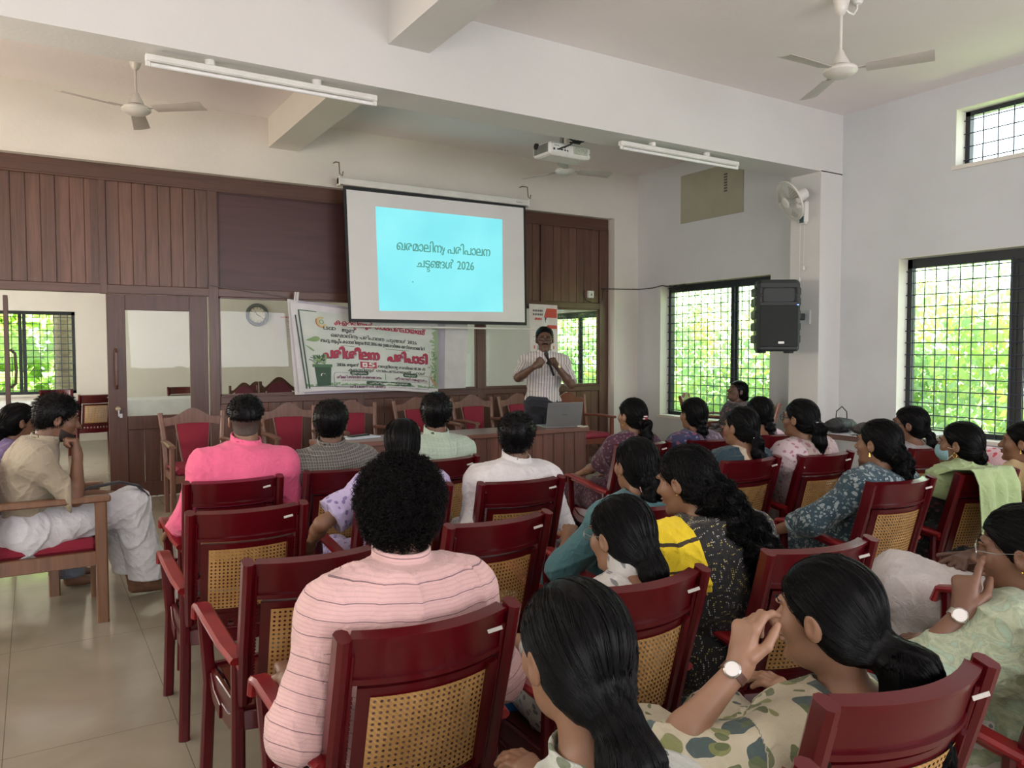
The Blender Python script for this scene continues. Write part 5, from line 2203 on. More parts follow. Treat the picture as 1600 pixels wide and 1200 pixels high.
        c = ramp(nt, n5.outputs[0], [(.38, cols[0]), (.48, cols[1]), (.56, cols[0]), (.62, cols[2])])
    elif kind == 'bands':
        c = mixc(nt, tri(Vv, .16 * sc_, w), base, cols[1])
        if len(cols) > 2:
            c = mixc(nt, tri(Vv, .04 * sc_, .2), c, cols[2])
    nt.links.new(c, bs.inputs['Base Color'])
    bs.inputs['Roughness'].default_value = rough
    bs.inputs['Sheen Weight'].default_value = .15
    n2 = nd(nt, 'ShaderNodeTexNoise', i_Scale=22.0, i_Detail=6.0, i_Distortion=1.0)
    nt.links.new(tc.outputs['Object'], n2.inputs['Vector'])
    n3 = nd(nt, 'ShaderNodeTexNoise', i_Scale=420.0, i_Detail=2.0)
    nt.links.new(tc.outputs['Object'], n3.inputs['Vector'])
    hgt = mathn(nt, 'ADD', mathn(nt, 'MULTIPLY', n2.outputs[0], 1.0), mathn(nt, 'MULTIPLY', n3.outputs[0], .12))
    bump(nt, hgt, .6, .016, bs)
    return m


# ---------------------------------------------------------------- anatomy
def hand_prims(W, d, n, side, curls=(.5, .5, .55, .6), thumb=.4, s=1.0, spread=.0):
    """W wrist, d pointing direction, n palm normal (the side fingers curl to), side +1/-1 thumb side"""
    W = A3(W)
    d = nrm(d)
    n = nrm(np.asarray(n) - d * float(np.dot(n, d)))
    ac = nrm(np.cross(d, n)) * side
    prims = [[(W - d * .01, .024 * s), (W + d * .03 * s, .026 * s)]]
    for o in (-.024, -.008, .008, .024):
        prims.append([(W + d * .012 * s + ac * o * .6 * s, .017 * s), (W + d * .085 * s + ac * o * s, .0125 * s)])
    ln = [(.042, .026, .021), (.047, .030, .023), (.044, .028, .022), (.034, .021, .019)]
    for k in range(4):
        o = (.027, .009, -.009, -.026)[k]
        p = W + (d * (.086 if k in (1, 2) else .080) + ac * o) * s
        ang = 0.0
        pts = [(p, .0108 * s)]
        rr_ = (.0100, .0088, .0076)
        dd0 = nrm(d + ac * (o * 6 * spread))
        for j in range(3):
            ang += curls[k] * (1.0, 1.15, .75)[j]
            dd = dd0 * math.cos(ang) + n * math.sin(ang)
            p = p + dd * ln[k][j] * s
            pts.append((p.astype(F4), rr_[j] * s * .95))
        prims.append(pts)
    p = W + (d * .022 + ac * .028) * s
    t1 = nrm(d * .75 + ac * .62 * (1 - thumb * .5) + n * (.25 + thumb * .5))
    t2 = nrm(d * .95 + ac * (.25 - thumb * .5) + n * (.2 + thumb * .6))
    p2 = p + t1 * .042 * s
    p3 = p2 + t2 * .032 * s
    p4 = p3 + nrm(t2 + d * .1) * .024 * s
    prims.append([(p.astype(F4), .015 * s), (p2.astype(F4), .0118 * s), (p3.astype(F4), .0105 * s), (p4.astype(F4), .0085 * s)])
    return prims


def ik(S, W, a, b, pole):
    S, W = np.asarray(S, float), np.asarray(W, float)
    v = W - S
    L = np.linalg.norm(v)
    if L > (a + b) * .995:
        W = S + v / L * (a + b) * .995
        v = W - S
        L = (a + b) * .995
    u = v / L
    x = (a * a - b * b + L * L) / (2 * L)
    hgt = math.sqrt(max(a * a - x * x, 0))
    pl = np.asarray(pole, float)
    pl = pl - u * (pl @ u)
    pl /= np.linalg.norm(pl) + 1e-9
    return (S + u * x + pl * hgt).astype(F4), W.astype(F4)


def rotm(yaw, pitch, roll):
    """columns: right, forward, up"""
    M = Euler((pitch, roll, yaw), 'YXZ').to_matrix() if False else (Matrix.Rotation(yaw, 3, 'Z') @ Matrix.Rotation(pitch, 3, 'X') @ Matrix.Rotation(roll, 3, 'Y'))
    return np.array(M, F4)


def strands(fn, seeds, dirfn, n, seg, rad, jit, rg, side=3, lift=.001, wave=0.0):
    """lays n fine locks along the hair surface"""
    s = seeds[rg.integers(0, len(seeds), n)].astype(F4)
    pts = [s]
    ph = rg.random(n) * 6.28
    for k in range(seg[0]):
        d, g = grad(fn, pts[-1], .002)
        t = dirfn(pts[-1])
        t = t + rg.normal(0, jit, t.shape)
        if wave:
            cr = np.cross(t, g)
            t = t + cr * (np.sin(ph + k * 1.05) * wave)[:, None]
        t = t - g * (t * g).sum(1)[:, None]
        t /= np.linalg.norm(t, axis=1)[:, None] + 1e-9
        p = pts[-1] - g * (d - lift)[:, None] + t * seg[1]
        pts.append(p.astype(F4))
    Pp = np.stack(pts, 1)
    return tubes(Pp, rad, rg, side)


def tubes(Pp, rad, rg, side=3):
    n, K, _ = Pp.shape
    T = np.gradient(Pp, axis=1)
    T /= np.linalg.norm(T, axis=2)[:, :, None] + 1e-9
    ref = np.array([.3, .2, .93])
    A = np.cross(T, ref)
    A /= np.linalg.norm(A, axis=2)[:, :, None] + 1e-9
    B = np.cross(T, A)
    r = rad * (.6 + .8 * rg.random(n))[:, None, None] * np.sin(np.linspace(.35, PI - .15, K))[None, :, None]
    V = np.stack([Pp + (A * math.cos(2 * PI * j / side) + B * math.sin(2 * PI * j / side)) * r for j in range(side)], 2).reshape(-1, 3)
    i = np.arange(n)[:, None, None] * K * side
    k = np.arange(K - 1)[None, :, None] * side
    j = np.arange(side)[None, None, :]
    j2 = (j + 1) % side
    a = i + k
    F = np.stack([a + j, a + j2, a + side + j2, a + side + j], -1).reshape(-1, 4)
    return V.astype(F4), F


SCR_T = np.array([4.25, 8.4, 2.1])


def person(key, label, hip, yaw, head, hs=1.0, look=None, hyaw=None, hpitch=None, hroll=0.0, s=1.0, fem=False, sk=1,
           top=None, arms=(None, None), legs=None, lower=None, hair=None, v=.0065, slump=0.0, extras=(), seed=1, stand=False, face=False, glasses=None,
           stache=False, beard=False, wide=1.0, cat='person', grp=None, hipz=.50, ear=None, neckx=0.0):
    """hip: (x,y) ground position under the hips; head: world centre of the head; yaw of the trunk; arms: (left,right) dicts"""
    rg = np.random.default_rng(seed)
    H = np.array([hip[0], hip[1], hipz if not stand else .93 * s], F4)
    Hc = A3(head)
    f = np.array([-math.sin(yaw), math.cos(yaw), 0], F4)
    r = np.array([math.cos(yaw), math.sin(yaw), 0], F4)
    up = np.array([0, 0, 1], F4)
    if hyaw is None:
        tgt = np.array(look if look is not None else SCR_T) - Hc
        hyaw = math.atan2(-tgt[0], tgt[1])
        if hpitch is None:
            hpitch = math.atan2(tgt[2], math.hypot(tgt[0], tgt[1])) * .6
    hpitch = hpitch or 0.0
    HR = rotm(hyaw, hpitch, hroll)
    hr, hf, hu = HR[:, 0], HR[:, 1], HR[:, 2]
    N = Hc - hu * ((.156 if fem else .160) + neckx) * hs - hf * .030 * hs                       # pit of the neck, at the back

    sp_ = N - H
    Ls = float(np.linalg.norm(sp_))
    su = sp_ / Ls
    # torso frame
    tr = nrm(r - su * float(r @ su))
    tf = nrm(np.cross(su, tr))
    bend = -tf * (.035 + slump)
    mid = H + su * Ls * .45 + bend * .6
    chest = H + su * Ls * .74 + bend * .8
    sw = (.154 if fem else .170) * s * (1 + (wide - 1) * .7)
    Sc = H + su * (Ls - .055 * s)
    Sc = Sc + bend * .35
    trs = nrm(r - su * float(r @ su) * .35)
    SL, SR = Sc - trs * sw - su * .005, Sc + trs * sw - su * .005
    wk = wide * s
    T = []      # torso: list of callables built from (kind, args)
    T.append(('e', H - up * .0, (.165 * wk, .125 * wk, .115 * s), np.stack([tr, tf, su], 1)))
    T.append(('e', mid, ((.128 if fem else .148) * wk, .100 * wk, .16 * s), np.stack([tr, tf, su], 1)))
    T.append(('e', chest, ((.142 if fem else .168) * wk, .112 * wk, .165 * s), np.stack([tr, tf, su], 1)))
    T.append(('c', SL, SR, .058 * s, .058 * s))
    T.append(('c', Sc + su * .030, SL + su * .005, .044 * s, .046 * s))
    T.append(('c', Sc + su * .030, SR + su * .005, .044 * s, .046 * s))
    if fem:
        for q in (-1, 1):
            T.append(('e', chest + tf * .085 * s + tr * q * .07 * s - su * .03, (.06 * s, .06 * s, .065 * s), None))

    def torso(P, inf=0.0, k=.05):
        d = None
        for t in T:
            e = d_ell(P, t[1], t[2], t[3]) if t[0] == 'e' else d_cap(P, t[1], t[2], t[3], t[4])
            d = e if d is None else smin(d, e, k)
        return d - inf

    neck_a, neck_b = (Sc + su * .015).astype(F4), (Hc - hu * .045 * hs - hf * .022 * hs).astype(F4)

    def neck(P, inf=0.0):
        return d_cap(P, neck_a, neck_b, (.052 if fem else .062) * s + inf, (.047 if fem else .056) * s + inf)
    # arms
    ua, fa = .275 * s, .245 * s
    AR = []
    for q, S_, a in ((-1, SL, arms[0]), (1, SR, arms[1])):
        a = dict(a) if a else {}
        if 'w' in a:
            W = np.array(a['w'], float)
        else:
            W = H + f * .33 + r * q * .13 + up * .10
            W = np.array(W)
        pole = a.get('pole', -f * .5 + r * q * .35 - up * .8)
        E_, W = ik(S_, W, ua, fa, pole)
        hd = nrm(a['hd']) if 'hd' in a else nrm(W - E_)
        hn = a.get('hn', -up)
        AR.append(dict(S=S_.astype(F4), E=E_, W=W, hd=hd, q=q, hn=hn, curls=a.get('curls', (.35, .38, .42, .45)), thumb=a.get('thumb', .4), spread=a.get('spread', .3)))
    rs = (.044, .037, .039, .0245) if not fem else (.040, .033, .034, .0215)
    HP = [hand_prims(a['W'], a['hd'], a['hn'], (-a['q'] if a['hn'] is not None else a['q']), a['curls'], a['thumb'], s * (.93 if fem else 1.0), a['spread']) for a in AR]
    for i, (a, src) in enumerate(zip(AR, arms)):
        if src and 'tside' in src:
            HP[i] = hand_prims(a['W'], a['hd'], a['hn'], src['tside'], a['curls'], a['thumb'], s * (.93 if fem else 1.0), a['spread'])

    def arm(P, a):
        w = wk
        d = d_cap(P, a['S'], a['E'], rs[0] * w * 1.08, rs[1] * w)
        fm = a['E'] + (a['W'] - a['E']) * .3
        d = smin(d, chain(P, [(a['E'], rs[1] * w * .97), (fm, rs[2] * w), (a['W'], rs[3] * w)], .02), .02)
        return d
    # legs
    LG = []
    lz = .47
    for q, cfg in ((-1, (legs or {}).get('l')), (1, (legs or {}).get('r'))):
        hj = H + r * q * .085 * s - up * .01
        if stand:
            kn = hj - up * .41 * s + f * .01 + r * q * .01
            an = kn - up * .42 * s - f * .02
            tf_ = f
        elif cfg:
            kn, an, tf_ = A3(cfg[0]), A3(cfg[1]), nrm(cfg[2])
        else:
            kn = hj + f * .41 * s + r * q * .04
            kn[2] = .49
            an = kn + f * .03 + r * q * .01
            an[2] = .085
            tf_ = f
        LG.append((hj.astype(F4), kn.astype(F4), an.astype(F4), tf_))

    def leg(P, L, inf=0.0, stop=True):
        hj, kn, an, _ = L
        d = d_cap(P, hj, kn, .080 * s + inf, .056 * s + inf)
        cf = kn + (an - kn) * .35 - nrm(np.cross(np.cross(an - kn, kn - hj), an - kn)) * 0
        return smin(d, chain(P, [(kn, .054 * s + inf), (cf.astype(F4), .052 * s + inf), (an, .036 * s + inf)], .03), .03)

    def foot(P, L):
        an, t = L[2], L[3]
        heel = an - up * .045
        toe = an + nrm(t) * .16 * s - up * .062
        return smin(d_cap(P, heel.astype(F4), toe.astype(F4), .034 * s, .024 * s), d_cap(P, an, (an + nrm(t) * .09 - up * .045).astype(F4), .034, .028), .02)
    # head in local coordinates
    def loc(P):
        return (P - Hc) @ HR / hs

    def headf(P):
        q = loc(P)
        qa = q.copy()
        qa[:, 0] = np.abs(qa[:, 0])
        d = d_ell(q, (0, -.012, .033), (.0735, .092, .080))
        d = smin(d, d_ell(q, (0, .026, -.028), (.058, .064, .080)), .03)
        d = smin(d, d_ell(q, (0, .036, -.078), (.040, .044, .032)), .03)
        d = smin(d, d_ell(qa, (.036, .060, -.018), (.024, .024, .026)), .02)
        if face:
            d = smin(d, d_ell(qa, (.022, .082, .030), (.022, .012, .009)), .012)
            d = smax(d, -d_ell(qa, (.031, .098, .010), (.017, .018, .012)), .012)
            d = smin(d, d_cap(q, A3((0, .084, .014)), A3((0, .108, -.020)), .0075, .0115), .012)
            d = smin(d, d_ell(qa, (.0125, .098, -.024), (.0085, .010, .008)), .008)
            d = smin(d, d_ell(q, (0, .094, -.046), (.023, .010, .0055)), .006)
            d = smin(d, d_ell(q, (0, .092, -.058), (.020, .011, .0065)), .006)
            d = smin(d, d_ell(q, (0, .082, -.090), (.020, .016, .015)), .015)
        else:
            d = smin(d, d_cap(q, A3((0, .084, .012)), A3((0, .104, -.020)), .009, .012), .012)
        e = d_ell(qa, (.077, -.004, -.004), (.009, .019, .031))
        e = smax(e, -d_ell(qa, (.088, .002, -.002), (.009, .011, .019)), .004)
        d = smin(d, e, .006)
        return d * hs

    cull = []

    def body(P):
        d = torso(P)
        d = smin(d, neck(P), .035)
        hd = headf(P)
        d = smin(d, hd, .018)
        for L in LG:
            d = smin(d, leg(P, L), .03)
            d = smin(d, foot(P, L), .02)
        for a, hp in zip(AR, HP):
            e = arm(P, a)
            near = np.sqrt(((P - a['W']) ** 2).sum(1)) < .30
            if near.any():
                Q_ = P[near]
                g = None
                for i, c in enumerate(hp):
                    x = chain(Q_, c, .004)
                    g = x if g is None else smin(g, x, .014 if i < 5 else .0045)
                e2 = e.copy()
                e2[near] = smin(e[near], g, .016)
                e = e2
            d = smin(d, e, .006)
        return d

    pts = [H, Hc + hu * .16, Hc - hu * .1, SL, SR] + [x for a in AR for x in (a['E'], a['W'], a['W'] + a['hd'] * .2)] + [x for L in LG for x in L[1:3]] + [L[2] + L[3] * .2 for L in LG]
    pts = np.array(pts)
    lo, hi = pts.min(0) - .17, pts.max(0) + .17
    lo[2] = max(lo[2], -.03)
    base = np.array([H[0], H[1], 0], F4)
    V, Fc = surface(body, lo, hi, v)
    root = link('person', mesh_np('person', V - base, Fc, skin(sk)), None, tuple(float(x) for x in base))
    tag(root, label, cat, grp)
    Bv = body

    def child(name, fn, mat, lo_, hi_, vv, pc=None, ch_label=None):
        V_, F_ = surface(fn, lo_, hi_, vv)
        if not len(F_):
            return None
        at = pc(V_) if pc else None
        o_ = link(name, mesh_np(name, V_ - base, F_, mat, True, at), root)
        if ch_label:
            o_['label'] = ch_label
        return o_, V_, fn
    # ------------------------------------------------ upper garment
    if top:
        lo_c = top.get('loose', .016)
        sl = top.get('sleeve', .95)
        hem = top.get('hem', -.06)
        sd = seed * 7 + 3

        def sleeve(P, a, inf):
            w = wk
            S_, E_, W_ = a['S'], a['E'], a['W']
            if sl <= 1.0:
                end = S_ + (E_ - S_) * sl
                dr = nrm(E_ - S_)
                d = d_cap(P, S_, (S_ + (E_ - S_) * (sl + .1)).astype(F4), rs[0] * w * 1.1 + inf, rs[1] * w + inf * 1.35 + .006)
                return smax(d, (P - end) @ dr, .004)
            tt = sl - 1.0
            end = E_ + (W_ - E_) * tt
            dr = nrm(W_ - E_)
            d = d_cap(P, S_, E_, rs[0] * w * 1.1 + inf, rs[1] * w + inf * 1.2)
            e = d_cap(P, E_, (E_ + (W_ - E_) * min(1.0, tt + .12)).astype(F4), rs[1] * w + inf * 1.2, rs[3] * w + inf * 1.2 + .006)
            e = smax(e, (P - end) @ dr, .004)
            return smin(d, e, .03)

        def shirt(P):
            d = torso(P, lo_c, .075)
            for a in AR:
                d = smin(d, sleeve(P, a, lo_c), .035)
            for L in LG:
                if hem < -.02:
                    d = smin(d, d_cap(P, L[0], (L[0] + (L[1] - L[0]) * .45).astype(F4), .088 * s + lo_c, .076 * s + lo_c), .05)
            d = d - folds(P, sd, top.get('fold', .0055))
            hp_ = (P - H) @ su
            if not stand:
                along = (P - H) @ f
                d = smax(d, -(hp_ - hem), .01)
                d = smax(d, along - top.get('lap', .26), .01)
            else:
                d = smax(d, -(hp_ - hem), .004)
            # neck opening
            d = smax(d, -neck(P, .010), .006)
            d = smax(d, (P - (Sc + su * (.112 if not top.get('low') else .100))) @ su, .008)
            if top.get('low'):
                d = smax(d, -d_ell(P, Sc + su * .105 - tf * top['low'] * .045, (.082, .082, .060)), .008)
            if top.get('collar'):
                cn_ = Sc + su * .108
                c_ = np.abs(neck(P, .013)) - .0042
                hh = (P - cn_) @ su - .10 * ((P - cn_) @ tf) * 0
                c_ = smax(c_, np.abs(hh) - .028, .004)
                d = smin(d, c_, .008)
            return d

        def pc(Vv):
            dt = torso(Vv)
            q_ = Vv - H
            u_, w_ = q_ @ tr, q_ @ su
            w_ = w_ + .0
            out_ = np.stack([u_, w_, q_ @ tf * .6], 1)
            for a in AR:
                da = d_cap(Vv, a['S'], a['E'], rs[0], rs[1])
                db = d_cap(Vv, a['E'], a['W'], rs[1], rs[3])
                m_ = np.minimum(da, db) < dt - .012
                ax = nrm(a['E'] - a['S'])
                s1 = nrm(np.cross(ax, tf))
                s2 = np.cross(ax, s1)
                rel = Vv - a['S']
                ang = np.arctan2(rel @ s1, rel @ s2) * .07
                al = rel @ ax
                if top.get('swap'):
                    out_[m_] = np.stack([al[m_], ang[m_], ang[m_] * 0], 1)
                else:
                    out_[m_] = np.stack([ang[m_], al[m_], ang[m_] * 0], 1)
            return out_
        lo2, hi2 = np.minimum(np.minimum(SL, SR), H) - .28, np.maximum(np.maximum(SL, SR), H) + .28
        for a in AR:
            lo2 = np.minimum(lo2, np.minimum(a['E'], a['W'] if sl > 1 else a['E']) - .09)
            hi2 = np.maximum(hi2, np.maximum(a['E'], a['W'] if sl > 1 else a['E']) + .09)
        hi2[2] = max(SL[2], SR[2], Sc[2]) + .14
        child(top.get('name', 'shirt'), shirt, top['mat'], lo2, hi2, v, pc)
    # ------------------------------------------------ lower garment
    lw = lower or {}
    if lw.get('mat'):
        inf = lw.get('loose', .018)
        kk = lw.get('k', .05)
        hemz = lw.get('hem', .10)
        sd2 = seed * 5 + 1

        def pants(P):
            d = d_ell(P, H, (.168 * wk + inf, .13 * wk + inf, .115 * s + inf), None if stand else np.stack([tr, tf, su], 1))
            for L in LG:
                hj, kn, an, _ = L
                e = smin(d_cap(P, hj, kn, .084 * s + inf, .062 * s + inf), d_cap(P, kn, an, .060 * s + inf, .050 * s + inf * 1.6), .04)
                d = smin(d, e, kk)
            d = d - folds(P, sd2, lw.get('fold', .006), lw.get('ff', 1.0))
            d = smax(d, (P - H) @ su - .075, .01) if stand else d
            return smax(d, hemz - P[:, 2], .006)
        lp = np.array([x for L in LG for x in L[:3]] + [H])
        lo3, hi3 = lp.min(0) - .2, lp.max(0) + .2
        child(lw.get('name', 'trousers'), pants, lw['mat'], lo3, hi3, v * 1.15, lambda Vv: np.stack([(Vv - H) @ r, Vv[:, 2], (Vv - H) @ f], 1))
    # ------------------------------------------------ hair
    hres = {}
    if hair:
        st = hair['style']
        th = hair.get('th', .008)
        tl_ = [(A3(p[:3]), p[3]) for p in hair.get('tail', [])]
        hm = hair.get('mat', M_hair)

        def ylim(z):
            return .026 + .80 * np.clip(z + .0, 0, .08) + hair.get('fringe', 0.0)

        def cap_(q):
            d = d_ell(q, (0, -.014, .036), (.0745 + th, .0935 + th, .0815 + th))
            if st in ('short', 'fade', 'curly'):
                d = smin(d, d_ell(q, (0, -.045, -.012), (.060 + th * .5, .050 + th * .6, .070)), .03)
                zl = hair.get('low', -.030) - .55 * np.clip(-q[:, 1], 0, .09)
                d = smax(d, zl - q[:, 2], .012)
                qa = q.copy()
                qa[:, 0] = np.abs(qa[:, 0])
                d = smax(d, -d_ell(qa, (.082, .002, -.008), (.018, .025, .034)), .004)
            else:
                d = smin(d, d_ell(q, (0, -.044, -.012), (.066 + th, .056 + th, .078)), .03)
                qa = q.copy()
                qa[:, 0] = np.abs(qa[:, 0])
                if not hair.get('ears_hidden'):
                    d = smax(d, -d_ell(qa, (.084, .010, -.020), (.018, .024, .030)), .005)
                # centre parting
                d = d + .003 * np.exp(-(q[:, 0] / .004) ** 2) * (q[:, 1] > -.02)
            d = smax(d, q[:, 1] - ylim(q[:, 2]), .006)
            if st == 'curly':
                w1 = np.sin(q[:, 0] * 95 + 3 * np.sin(q[:, 1] * 60)) * np.sin(q[:, 1] * 88 + 2 * np.sin(q[:, 2] * 70)) * np.sin(q[:, 2] * 92 + 2 * np.sin(q[:, 0] * 66))
                d = d - w1 * .009 * np.clip((q[:, 2] + .10) * 10, 0.2, 1)
            elif st in ('short', 'fade'):
                d = d - .0020 * np.sin(q[:, 0] * 130 + 2 * np.sin(q[:, 1] * 50)) * np.sin(q[:, 1] * 110 + seed) - .003 * np.clip(q[:, 2] - .06, 0, .05) / .05 * np.sin(q[:, 1] * 60 + q[:, 0] * 40)
            else:
                d = d - .0008 * np.sin(q[:, 0] * 260 + 12 * q[:, 1])
            return d

        def tail_(q):
            d = chain(q, tl_, .02)
            if st == 'braid':
                # plait: alternate swellings
                z = q[:, 2]
                d = d + .006 * np.abs(np.sin(z * 85)) - .004 + .003 * np.sin(q[:, 0] * 150 + z * 90)
            elif hair.get('wavy'):
                d = d - hair['wavy'] * np.sin(q[:, 2] * 75 + 3 * np.sin(q[:, 0] * 50) + 40 * q[:, 1]) * .7 - hair['wavy'] * np.sin(q[:, 0] * 90 + 2 * np.sin(q[:, 2] * 60))
            else:
                d = d - .0015 * np.sin(q[:, 0] * 230 + 8 * np.sin(q[:, 2] * 14))
            return d

        def hairf(P):
            q = loc(P)
            d = cap_(q)
            if tl_:
                d = smin(d, tail_(q), .02)
            return d * hs
        ext = np.array([p for p, _ in tl_] or [A3((0, 0, 0))])
        wpts = np.concatenate([Hc + (ext * hs) @ HR.T, [Hc + hu * .13 * hs, Hc - hu * .12 * hs]])
        lo4, hi4 = np.minimum(wpts.min(0) - .09, Hc - .15 * hs), np.maximum(wpts.max(0) + .09, Hc + .15 * hs)
        hv = hair.get('v', v * .8)
        ret = child('hair', hairf, hm if st != 'fade' else M_hair, lo4, hi4, hv)
        o_h, Vh, _ = ret
        tie = A3(hair.get('tie', (0, -.10, -.02)))

        def dirf(P):
            q = loc(P)
            if st in ('short', 'fade', 'curly'):
                g = q - A3((0, -.03, .07))
                g = g + A3((0, 0, -.02))
            else:
                g = tie - q
                g = g / (np.linalg.norm(g, axis=1)[:, None] + 1e-6)
                if tl_:
                    dt_ = tail_(q)
                    near = dt_ < cap_(q) + .004
                    best = np.full(len(q), 9e9)
                    tg = np.zeros_like(q)
                    for (a_, ra), (b_, rb) in zip(tl_, tl_[1:]):
                        e_ = d_cap(q, a_, b_, ra, rb)
                        u_ = (b_ - a_) / (np.linalg.norm(b_ - a_) + 1e-6)
                        m_ = e_ < best
                        tg[m_] = u_
                        best = np.where(m_, e_, best)
                    g[near] = tg[near]
            g = g / (np.linalg.norm(g, axis=1)[:, None] + 1e-6)
            return (g @ HR.T).astype(F4)
        nst = hair.get('n', 500)
        if nst:
            rad = hair.get('rad', .0011)
            if st in ('short', 'fade', 'curly'):
                dd, gg = grad(hairf, Vh, .002)
                ii = rg.integers(0, len(Vh), nst)
                p0 = Vh[ii]
                n0 = gg[ii]
                K = 7 if st == 'curly' else 4
                L_ = hair.get('len', .016)
                fl = dirf(p0)
                t0 = n0 * (.75 if st == 'curly' else .35) + fl * .7 + rg.normal(0, .25, p0.shape)
                t0 /= np.linalg.norm(t0, axis=1)[:, None]
                c1 = np.cross(t0, n0 + .1)
                c1 /= np.linalg.norm(c1, axis=1)[:, None] + 1e-6
                c2 = np.cross(t0, c1)
                ph = rg.random(nst) * 6.28
                am = hair.get('curl', .0)
                P_ = np.stack([p0 - n0 * .004 + t0 * (L_ * k / (K - 1)) + am * (c1 * np.cos(ph + k * 1.9)[:, None] + c2 * np.sin(ph + k * 1.9)[:, None]) for k in range(K)], 1)
                Vs, Fs = tubes(P_, rad, rg)
            else:
                Vs, Fs = strands(hairf, Vh, dirf, nst, hair.get('seg', (9, .016)), rad, hair.get('jit', .05), rg, 3, .0012, hair.get('wave', 0.0))
            o_s = link('hair_strands', mesh_np('hair_strands', Vs - base, Fs, hm), o_h)
        if st == 'fade':
            def stub(P):
                q = loc(P)
                d = smin(headf(P) / hs, neck(P) / hs, .018) - .0035
                zl = -.045 - .35 * np.clip(-q[:, 1], 0, .09)
                d = smax(d, zl - q[:, 2], .01)
                d = smax(d, q[:, 1] - ylim(q[:, 2]), .004)
                qa = q.copy()
                qa[:, 0] = np.abs(qa[:, 0])
                d = smax(d, -d_ell(qa, (.084, -.002, -.006), (.022, .026, .038)), .004)
                return d * hs
            child('cropped_hair', stub, M_stub, Hc - .13, Hc + .13, v * .8)
        hres = dict(fn=hairf)
    # ------------------------------------------------ face details
    def L2W(p):
        return Hc + (A3(p) * hs) @ HR.T - base
    if face:
        for q in (-1, 1):
            mb = MB()
            c_ = L2W((q * .031, .0610, .010))
            mb.lathe([(.0001, -.012), (.006, -.0105), (.0105, -.006), (.012, 0), (.0105, .006), (.006, .0105), (.0001, .012)], 14)
            me = mb.mesh('eye', mat_plain('eye_white', (.55, .50, .46), .25), True)
            for vv in me.vertices:
                vv.co = Vector(c_) + Vector(vv.co) * hs
            oe = link('eye', me, root)
            mb = MB()
            ctr = L2W((q * .031, .0700, .009))
            RYm = Matrix(HR.tolist()) @ Matrix.Rotation(-PI / 2, 3, 'X')
            mb.lathe([(.0001, .0032), (.003, .0028), (.0056, .0012), (.006, 0)], 14, RYm, ctr)
            link('iris', mb.mesh('iris', mat_plain('iris_dark', (.015, .009, .006), .15), True), oe)

        def brow(P):
            q = loc(P)
            qa = q.copy()
            qa[:, 0] = np.abs(qa[:, 0])
            d = smin(d_cap(qa, A3((.013, .091, .030)), A3((.030, .090, .036)), .0035, .0035), d_cap(qa, A3((.030, .090, .036)), A3((.047, .078, .030)), .0035, .0018), .004)
            if stache:
                d = np.minimum(d, smin(d_cap(qa, A3((.002, .103, -.037)), A3((.018, .096, -.038)), .0065, .0055), d_cap(qa, A3((.018, .096, -.038)), A3((.027, .086, -.046)), .0055, .0025), .004))
            return d * hs
        child('eyebrow' if not stache else 'facial_hair', brow, M_hairm, Hc - .13, Hc + .13, .003)

        def lips(P):
            q = loc(P)
            return smin(d_ell(q, (0, .0955, -.0465), (.021, .0095, .0045)), d_ell(q, (0, .0935, -.0575), (.018, .0105, .006)), .002) * hs
        child('lips', lips, mat_plain('lip_skin', (.17, .055, .045), .4), Hc - .13, Hc + .13, .003)
    if beard:
        def bd_(P):
            q = loc(P)
            d = headf(P) / hs - .0025
            lim = np.maximum(q[:, 2] + .042 + .35 * np.clip(q[:, 1] - .02, -.03, .08), .020 - q[:, 1])
            d = smax(d, lim, .006)
            d = smax(d, -d_ell(q, (0, .10, -.052), (.026, .03, .010)), .004)
            return d * hs
        child('beard', bd_, mat_plain('short_beard', (.022, .015, .012), .7), Hc - .13, Hc + .13, v * .7)
    if glasses:
        mb = MB()
        gc = mat_plain('spectacle_frame_' + glasses, {'black': (.01, .01, .01), 'silver': (.45, .45, .43)}[glasses], .3, .3 if glasses == 'black' else .9)
        rr2 = .0013 if glasses == 'silver' else .002
        for q in (-1, 1):
            ring = []
            for k in range(21):
                a = 2 * PI * k / 20
                x = q * .033 + .0245 * math.copysign(abs(math.cos(a)) ** .7, math.cos(a))
                z = .008 + .017 * math.copysign(abs(math.sin(a)) ** .8, math.sin(a))
                ring.append(L2W((x, .1035 - abs(x) * .12, z)))
            mb.tube(ring, rr2, 6)
            mb.tube([L2W((q * .057, .097, .014)), L2W((q * .076, .055, .010)), L2W((q * .081, -.005, .010)), L2W((q * .078, -.022, -.008))], rr2, 6)
        mb.tube([L2W((-.009, .103, .012)), L2W((0, .106, .014)), L2W((.009, .103, .012))], rr2, 6)
        mb.build('spectacles', gc, root, True)
    if ear:
        mb = MB()
        gm = mat_plain('gold', (.55, .36, .08), .25, .9)
        for q in (-1, 1):
            if ear == 'hoop':
                c_ = (q * .082, .0, -.050)
                mb.tube([L2W((c_[0], c_[1] + .010 * math.cos(a), c_[2] + .012 * math.sin(a))) for a in [2 * PI * k / 14 for k in range(15)]], .0016, 6)
            else:
                p_ = L2W((q * .083, .0, -.036))
                mb.box(p_, (.006, .006, .006), None, .002)
                if ear == 'drop':
                    mb.tube([p_, L2W((q * .083, .0, -.055))], [.002, .006], 8)
        mb.build('earring', gm, root, True)
    info = dict(root=root, base=base, Hc=Hc, HR=HR, H=H, Sc=Sc, SL=SL, SR=SR, su=su, tr=tr, tf=tf, AR=AR, L2W=L2W, LG=LG, child=child, torso=torso, hs=hs, s=s, f=f, r=r, v=v, chest=chest, hair=hres)
    for e in extras:
        e(info)
    return info


